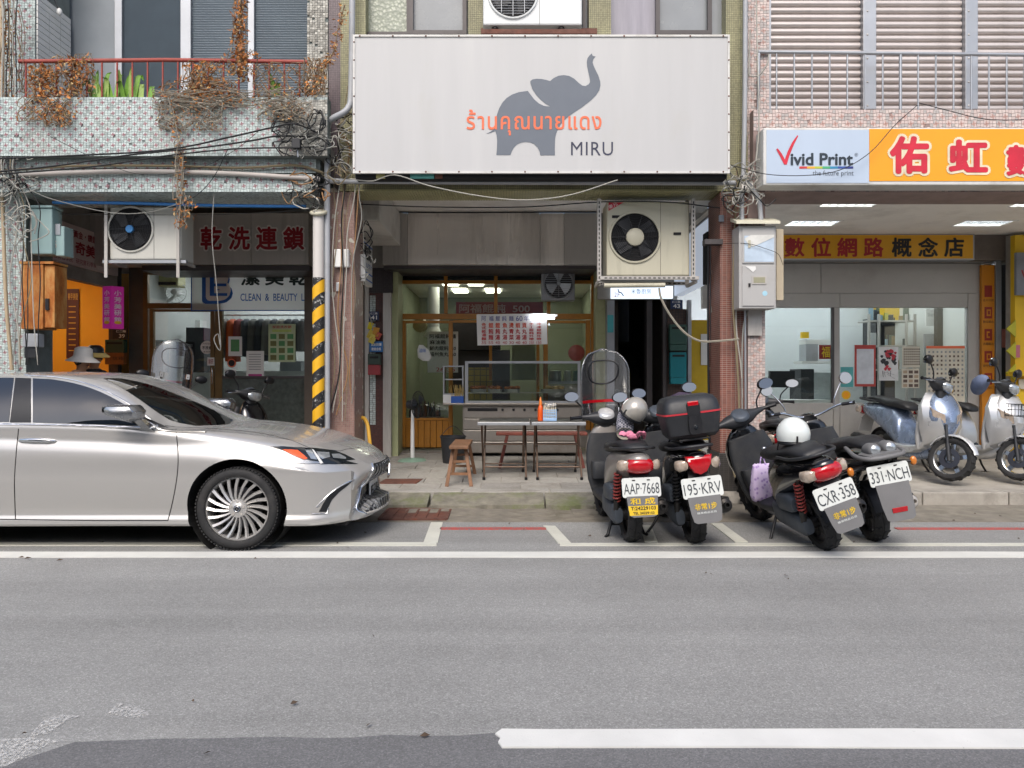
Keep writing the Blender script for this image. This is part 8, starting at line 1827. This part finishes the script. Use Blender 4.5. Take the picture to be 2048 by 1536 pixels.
# ================================================================ CABLES
m_cb = M('black_cable', '#17181a', .55, 0, .1, 10); m_cg = M('grey_cable', '#85857f', .6, 0, .1, 10); m_cw = M('white_cable', '#a3a198', .6, 0, .08, 10); m_ct = M('tan_cable', '#7d7158', .6, 0, .12, 10); m_co = M('orange_tan_cable', '#8d6a45', .6, 0, .1, 10)
def cable(label, pts, r, mat, n=5, k=5): return MB().tube(curve3([W(*p) for p in pts], k), r, n).build('cable', mat, smooth=70, label=label, cat='cable')
q = 8.18
for lab, pts, r, m_ in (
 ('thick black cable sagging across the mosaic balcony, top of the bundle', [(-20, 318, 8.2), (130, 312, q), (330, 300, q), (470, 272, q), (545, 255, q), (590, 248, q), (640, 268, 8.3)], .010, m_cb),
 ('thick black cable crossing the balcony, middle of the bundle', [(-20, 345, 8.2), (110, 332, q), (260, 310, q), (400, 296, q), (500, 282, q), (560, 272, q), (650, 276, 8.3)], .010, m_cb),
 ('thick black cable crossing the balcony, lowest of the bundle', [(-20, 350, 8.2), (180, 334, q), (330, 312, q), (470, 298, q), (600, 295, q), (655, 292, 8.3)], .009, m_cb),
 ('olive tan cable running level over the corrugated beam', [(-20, 344, 8.33), (60, 338, 8.38), (160, 332, 8.38), (330, 332, 8.38), (480, 336, 8.38), (590, 331, 8.38), (645, 345, 8.4)], .014, m_ct),
 ('thin black wire drooping from balcony to the hanging tendril', [(95, 270, q), (200, 322, q), (290, 350, q), (400, 335, q), (470, 300, q), (520, 260, q)], .003, m_cb),
 ('thin black wire slanting from the balcony bundle to the beam bottom', [(455, 300, q), (430, 350, q), (400, 385, q), (360, 410, q)], .004, m_cb),
 ('thin grey wire curving over the cream air conditioner', [(60, 380, 8.3), (110, 400, 8.3), (220, 425, 8.3), (300, 424, 8.3), (372, 402, 8.3)], .004, m_cg),
 ('black wire stretched level across the red laundry characters', [(120, 428, 8.6), (330, 430, 8.55), (470, 428, 8.55), (625, 420, 8.5)], .0035, m_cb),
 ('grey flex dropping past the laundry window to a loose loop', [(430, 360, 8.4), (424, 470, 8.4), (432, 560, 8.4), (438, 640, 8.4), (441, 700, 8.4), (428, 680, 8.4), (436, 668, 8.4), (440, 690, 8.4)], .005, m_cg),
 ('white cord sagging below the elephant sign', [(700, 358, 8.3), (745, 362, 8.25), (790, 350, 8.2), (860, 372, 8.2), (960, 392, 8.2), (1050, 400, 8.2), (1140, 390, 8.2), (1235, 360, 8.2)], .006, m_cw),
 ('black cable strung under the green soffit in front of the steel fascia', [(712, 408, 8.9), (860, 414, 8.9), (1050, 414, 8.9), (1200, 404, 8.8), (1330, 404, 8.6), (1440, 416, 8.6)], .007, m_cb),
 ('second black cable just above the steel fascia', [(770, 424, 10.9), (900, 425, 10.9), (1195, 424, 10.9)], .012, m_cb),
 ('grey hose looping from the cage batten to the red column', [(1318, 576, 8.72), (1322, 596, 8.72), (1340, 630, 8.7), (1368, 664, 8.65), (1400, 682, 8.6), (1440, 682, 8.5), (1478, 678, 8.5)], .013, M('grey_hose', '#8d887b', .6, 0, .08, 8)),
 ('thin wire drawn across the print shop sign up to the shutters', [(1462, 330, 8.15), (1530, 348, 8.13), (1610, 351, 8.12), (1680, 340, 8.12), (1740, 305, 8.12), (1790, 250, 8.12), (1835, 210, 8.2)], .0045, m_cb),
 ('thin wire sagging along the pink tile band', [(1838, 206, 8.2), (1900, 222, 8.2), (1970, 238, 8.2), (2060, 238, 8.2), (2150, 220, 8.2)], .0045, m_cb),
 ('tan cable pinned down the right side of the red brick column', [(1474, 340, 8.5), (1470, 450, 8.5), (1466, 600, 8.5), (1474, 720, 8.5), (1478, 840, 8.5), (1466, 930, 8.5), (1478, 972, 8.45)], .012, m_ct),
 ('pale cable beside the tan one on the red brick column', [(1480, 350, 8.52), (1478, 480, 8.5), (1472, 640, 8.5), (1484, 760, 8.5), (1482, 900, 8.5)], .008, m_cw),
 ('grey cable from the meter cabinet foot down the pink column', [(1496, 620, 8.5), (1486, 660, 8.5), (1484, 760, 8.5), (1486, 960, 8.5)], .009, m_cg),
 ('thin wire from cabinet latch across the torn label', [(1449, 487, 8.4), (1494, 487, 8.27), (1530, 497, 8.26), (1556, 508, 8.26), (1566, 530, 8.45)], .003, m_cb),
 ('pale cable running up beside the rolled shutters', [(1512, 320, 8.3), (1518, 250, 8.3), (1516, 150, 8.3), (1514, 60, 8.3), (1512, -60, 8.3)], .008, m_cw),
 ('white hooked cable on the pink tiles beside the shutter jamb', [(1500, 60, 8.55), (1498, 140, 8.55), (1500, 152, 8.55), (1518, 150, 8.55), (1534, 130, 8.5), (1538, 108, 8.5)], .008, m_cw),
 ('black tail of wire hanging under the print shop sign corner', [(1500, 380, 8.3), (1520, 400, 8.3), (1534, 412, 8.3), (1552, 398, 8.3)], .006, m_cb)):
    cable(lab, pts, r, m_)
rn = random.Random(21)
mats_ = [m_ct, m_cw, m_cb, m_cg, m_co, m_ct, m_cw, m_cg, m_ct, m_cb, m_co, m_cg]
names_ = ['olive', 'ivory', 'black', 'grey', 'ochre', 'khaki', 'bone white', 'ash grey', 'drab tan', 'sooty black', 'rust tan', 'slate']
for k in range(12):
    if k in (3, 7, 9): continue
    base = 668+4.2*k; pts = [(700+rn.uniform(-6, 6), 160+rn.uniform(-30, 30), 8.5)] if k % 3 == 0 else [(690+rn.uniform(-20, 10), 240+rn.uniform(-20, 30), 8.45)]
    for py in (300, 372, 450, 540, 640, 740): pts.append((base+rn.uniform(-11, 11)+(6 if py < 400 else 0), py+rn.uniform(-15, 15), 8.52-.012*(k % 4)))
    pts.append((base-14+rn.uniform(-5, 8), 830+rn.uniform(-30, 25), 8.52))
    cable('%s cable hanging down the rose tiled column, %s' % (names_[k], ('outermost left', 'second from the left', 'third from the left', 'fourth from the left', 'fifth from the left', 'left of the middle', 'right of the middle', 'fifth from the right', 'fourth from the right', 'third from the right', 'second from the right', 'outermost right')[k]), pts, rn.uniform(.004, .008), mats_[k])
for k in range(7):
    pts = [(4+5.5*k+rn.uniform(-3, 3), -30, 8.35)]
    for py in (60, 150, 230, 300, 345): pts.append((6+4.2*k+rn.uniform(-4, 4), py, 8.32))
    for py in (410, 480, 560, 650, 730): pts.append((30+7*k+rn.uniform(-12, 12), py, 8.38))
    cable('%s cable down the left-edge pier, %s' % (names_[k], ('leftmost', 'second', 'third', 'middle one', 'fifth', 'sixth', 'rightmost')[k]), pts, rn.uniform(.005, .009), (m_cw, m_cg, m_cb, m_ct, m_cb, m_cw, m_cb)[k])
def tangle(label, box, d, n, seed, mats, r=(.004, .008), loops=1.0):
    rr = random.Random(seed); t = thing('cable_tangle', W((box[0]+box[2])/2, box[3], d), label, 'cable tangle')
    for k in range(n):
        cx, cy = rr.uniform(box[0], box[2]), rr.uniform(box[1], box[3]); rx, ry = rr.uniform(8, 26)*loops, rr.uniform(8, 24)*loops; a0 = rr.uniform(0, 6); turns = rr.uniform(.6, 1.5); P = []
        for i in range(11): a = a0+turns*2*PI*i/10; P.append(W(cx+rx*math.cos(a)*(1+.3*math.sin(2.3*a)), cy+ry*math.sin(a)+i*rr.uniform(-1, 1.5), d+rr.uniform(-.05, .05)))
        MB().tube(curve3(P, 4), rr.uniform(*r), 5).build('wire_loop', mats[k % len(mats)], t, smooth=70)
    return t
tangle('black tangle of wires at the right end of the balcony bundle', (560, 240, 640, 300), 8.2, 18, 1, [m_cb, m_cb, m_cg])
tangle('tangle of black and white wire ends above the white guard pipe', (575, 355, 640, 405), 8.35, 13, 2, [m_cb, m_cb, m_cw, m_co])
tangle('messy wire knot on the left-edge pier above the aqua box', (5, 335, 60, 385), 8.34, 12, 3, [m_cb, m_cg, m_cw])
tangle('big loose cable coils hanging beside the aqua box', (25, 420, 60, 500), 8.36, 5, 4, [m_cw, m_cg], loops=1.4)
tangle('wire knot where the beam meets the rose column beside the elephant sign', (660, 230, 712, 350), 8.4, 18, 5, [m_cg, m_ct, m_cb, m_cw])
tangle('pale cable knot between the elephant sign and the print shop sign', (1462, 330, 1520, 400), 8.3, 15, 6, [m_cw, m_cg, m_cb, m_cw])
tangle('small wire coil below the soffit on the red brick column', (1450, 385, 1478, 430), 8.45, 6, 7, [m_cw, m_ct], loops=.7)
tangle('loose wires and pale plug in the corner under the downstand box', (700, 400, 735, 560), 8.9, 8, 8, [m_cw, m_cb, m_cg], loops=.8)
t = thing('wire_clamp', W(590, 300, 8.15), 'black cable clamp hanging in the balcony wires', 'cable clamp'); MB().box(X(583, 8.15), X(600, 8.15), 8.15, 8.22, Z(296, 8.15), Z(276, 8.15)).build('clamp_body', m_black, t, bev=.006); MB().tube([W(594, 296, 8.18), W(596, 314, 8.18)], .008, 6).build('clamp_tail', m_alu, t)
wbox(716, 508, 730, 562, 8.95, .07, 'plug_box', m_whitep, bev=.01, label='white plastic transformer box dangling beside the rose column', cat='transformer')
pipe('cord', 'white cord from the transformer box to the yellow flyers', [(726, 420, 8.9), (728, 520, 8.92), (732, 600, 9.2), (742, 640, 9.6), (746, 660, 9.8)], .005, m_cw, 5, 'cord')
# bulb on the upstairs reveal
t = thing('bare_bulb', W(118, 24, 9.0), 'small white lamp hanging at the top of the left window', 'lamp'); MB().ell(W(119, 24, 9.0), (.03, .03, .045), 14, 10).build('bulb', m_whitep, t, smooth=80); MB().tube(curve3([W(106, -10, 9.0), W(112, 8, 9.0), W(118, 18, 9.0)], 4), .006, 5).build('flex', m_black, t)
# ================================================================ TWO PEOPLE BEHIND THE CAR
def person(label, x, y, heading, H, top, hat, stoop=0.0):
    z0 = fz(y)+.01; t = thing('person', (x, y, z0), label, 'person', local=True); t.rotation_euler = (0, 0, heading)
    s = H/1.62; V = [((0, 0, .92), .14, .11), ((0, 0, 1.08), .135, .10), ((.02+stoop*.3, 0, 1.26), .15, .105), ((.03+stoop*.5, 0, 1.36), .10, .08), ((.05+stoop*.7, 0, 1.42), .052, .052), ((.07+stoop*.9, 0, 1.50), .075, .085), ((.075+stoop, 0, 1.56), .075, .09), ((.075+stoop, 0, 1.62), .055, .065)]
    E = [(0, 1), (1, 2), (2, 3), (3, 4), (4, 5), (5, 6), (6, 7)]
    for sd in (-1, 1):
        b0 = len(V); V += [((.02+stoop*.4, sd*.17, 1.33), .06, .06), ((.04+stoop*.4, sd*.20, 1.12), .045, .045), ((.14+stoop*.5, sd*.17, .95), .038, .038), ((.22+stoop*.6, sd*.13, .93), .03, .02)]; E += [(3, b0), (b0, b0+1), (b0+1, b0+2), (b0+2, b0+3)]
        b1 = len(V); V += [((0, sd*.09, .86), .095, .095), ((.02, sd*.10, .48), .06, .06), ((-.01, sd*.10, .09), .042, .042), ((.10, sd*.11, .03), .04, .03)]; E += [(0, b1), (b1, b1+1), (b1+1, b1+2), (b1+2, b1+3)]
        for f in range(4): V.append(((.29+stoop*.6, sd*(.10+.018*f), .91+.006*f), .009, .009)); E.append((b0+3, len(V)-1))
        V.append(((.25+stoop*.6, sd*.085, .96), .010, .010)); E.append((b0+3, len(V)-1))
    V.append(((.165+stoop, 0, 1.535), .014, .012)); E.append((6, len(V)-1))
    me = bpy.data.meshes.new('body'); me.from_pydata([Vector(v[0])*s for v in V], E, []); o = bpy.data.objects.new('body', me); C.objects.link(o)
    sk = o.modifiers.new('skin', 'SKIN'); sb = o.modifiers.new('sub', 'SUBSURF'); sb.levels = 2
    for i, v in enumerate(V): me.skin_vertices[0].data[i].radius = (v[1]*s, v[2]*s)
    me.skin_vertices[0].data[0].use_root = True
    m2 = bpy.data.meshes.new_from_object(o.evaluated_get(bpy.context.evaluated_depsgraph_get())); bpy.data.objects.remove(o)
    m2.materials.clear(); skin = M('skin_tone', '#b98a6d', .55, 0, .06, 8); dk = M('dark_trousers', '#2b2d35', .8, 0, .1, 8)
    for m_ in (skin, top, dk): m2.materials.append(m_)
    for p in m2.polygons:
        z = p.center.z/s; p.material_index = 0 if z > 1.40 or (z < 1.0 and (abs(p.center.y) > .08*s and p.center.x > .17*s)) else 1 if z > .88 else 2; p.use_smooth = True
    o = bpy.data.objects.new('body', m2); C.objects.link(o); o.parent = t; OFF[o.name] = Vector((0, 0, 0))
    hc = Vector((.075+stoop, 0, 1.58))*s
    for sd in (-1, 1):
        MB().ell(hc+Vector((.078, sd*.032, -.02)), (.012, .016, .009), 10, 6).build('eye', m_ink, t, smooth=80); MB().ell(hc+Vector((-.005, sd*.088, -.035)), (.018, .010, .03), 10, 6).build('ear', skin, t, smooth=80)
    MB().ell(hc+Vector((.075, 0, -.085)), (.010, .024, .007), 10, 6).build('mouth', M('lip_tone', '#96605a', .5), t, smooth=80)
    MB().ell(hc+Vector((-.02, 0, -.01)), (.088, .092, .10), 16, 10).build('hair', M('black_hair', '#141315', .5, 0, .2, 30), t, smooth=80)
    if hat == 'white':
        MB().lathe([(.0, .125), (.06, .12), (.098, .095), (.105, .02), (.11, .0), (.19, -.055), (.188, -.06), (.108, -.01)], 28, hc+Vector((0, 0, .02)), (.1, 0, 1)).build('bucket_hat', M('white_cotton', '#cfcbc4', .9, 0, .05, 12), t, smooth=60)
    else:
        MB().lathe([(.0, .115), (.06, .11), (.10, .07), (.106, .01)], 24, hc+Vector((0, 0, .02)), (0, 0, 1)).build('black_cap', m_black, t, smooth=60); MB().lathe([(.104, .025), (.17, -.02), (.165, -.028), (.10, .0)], 28, hc+Vector((.01, 0, .02)), (.15, 0, 1)).build('yellow_brim', M('straw_yellow', '#c9b06a', .8), t, smooth=60)
        MB().sup([(-.05, hc.x+.085, hc.z-.02, .006, .018, 3), (.05, hc.x+.085, hc.z-.02, .006, .018, 3)], 10, axis='y').build('glasses', m_black, t)
    return t
person('person in a white bucket hat behind the silver car, head bowed', X(152, 9.35), 9.35, R(-20), 1.50, M('pale_blouse', '#b9b4ac', .8), 'white', .05)
person('person in a black cap with straw brim and glasses behind the silver car', X(182, 9.75), 9.75, R(-35), 1.53, M('black_top', '#2a2a2e', .8), 'cap', .03)
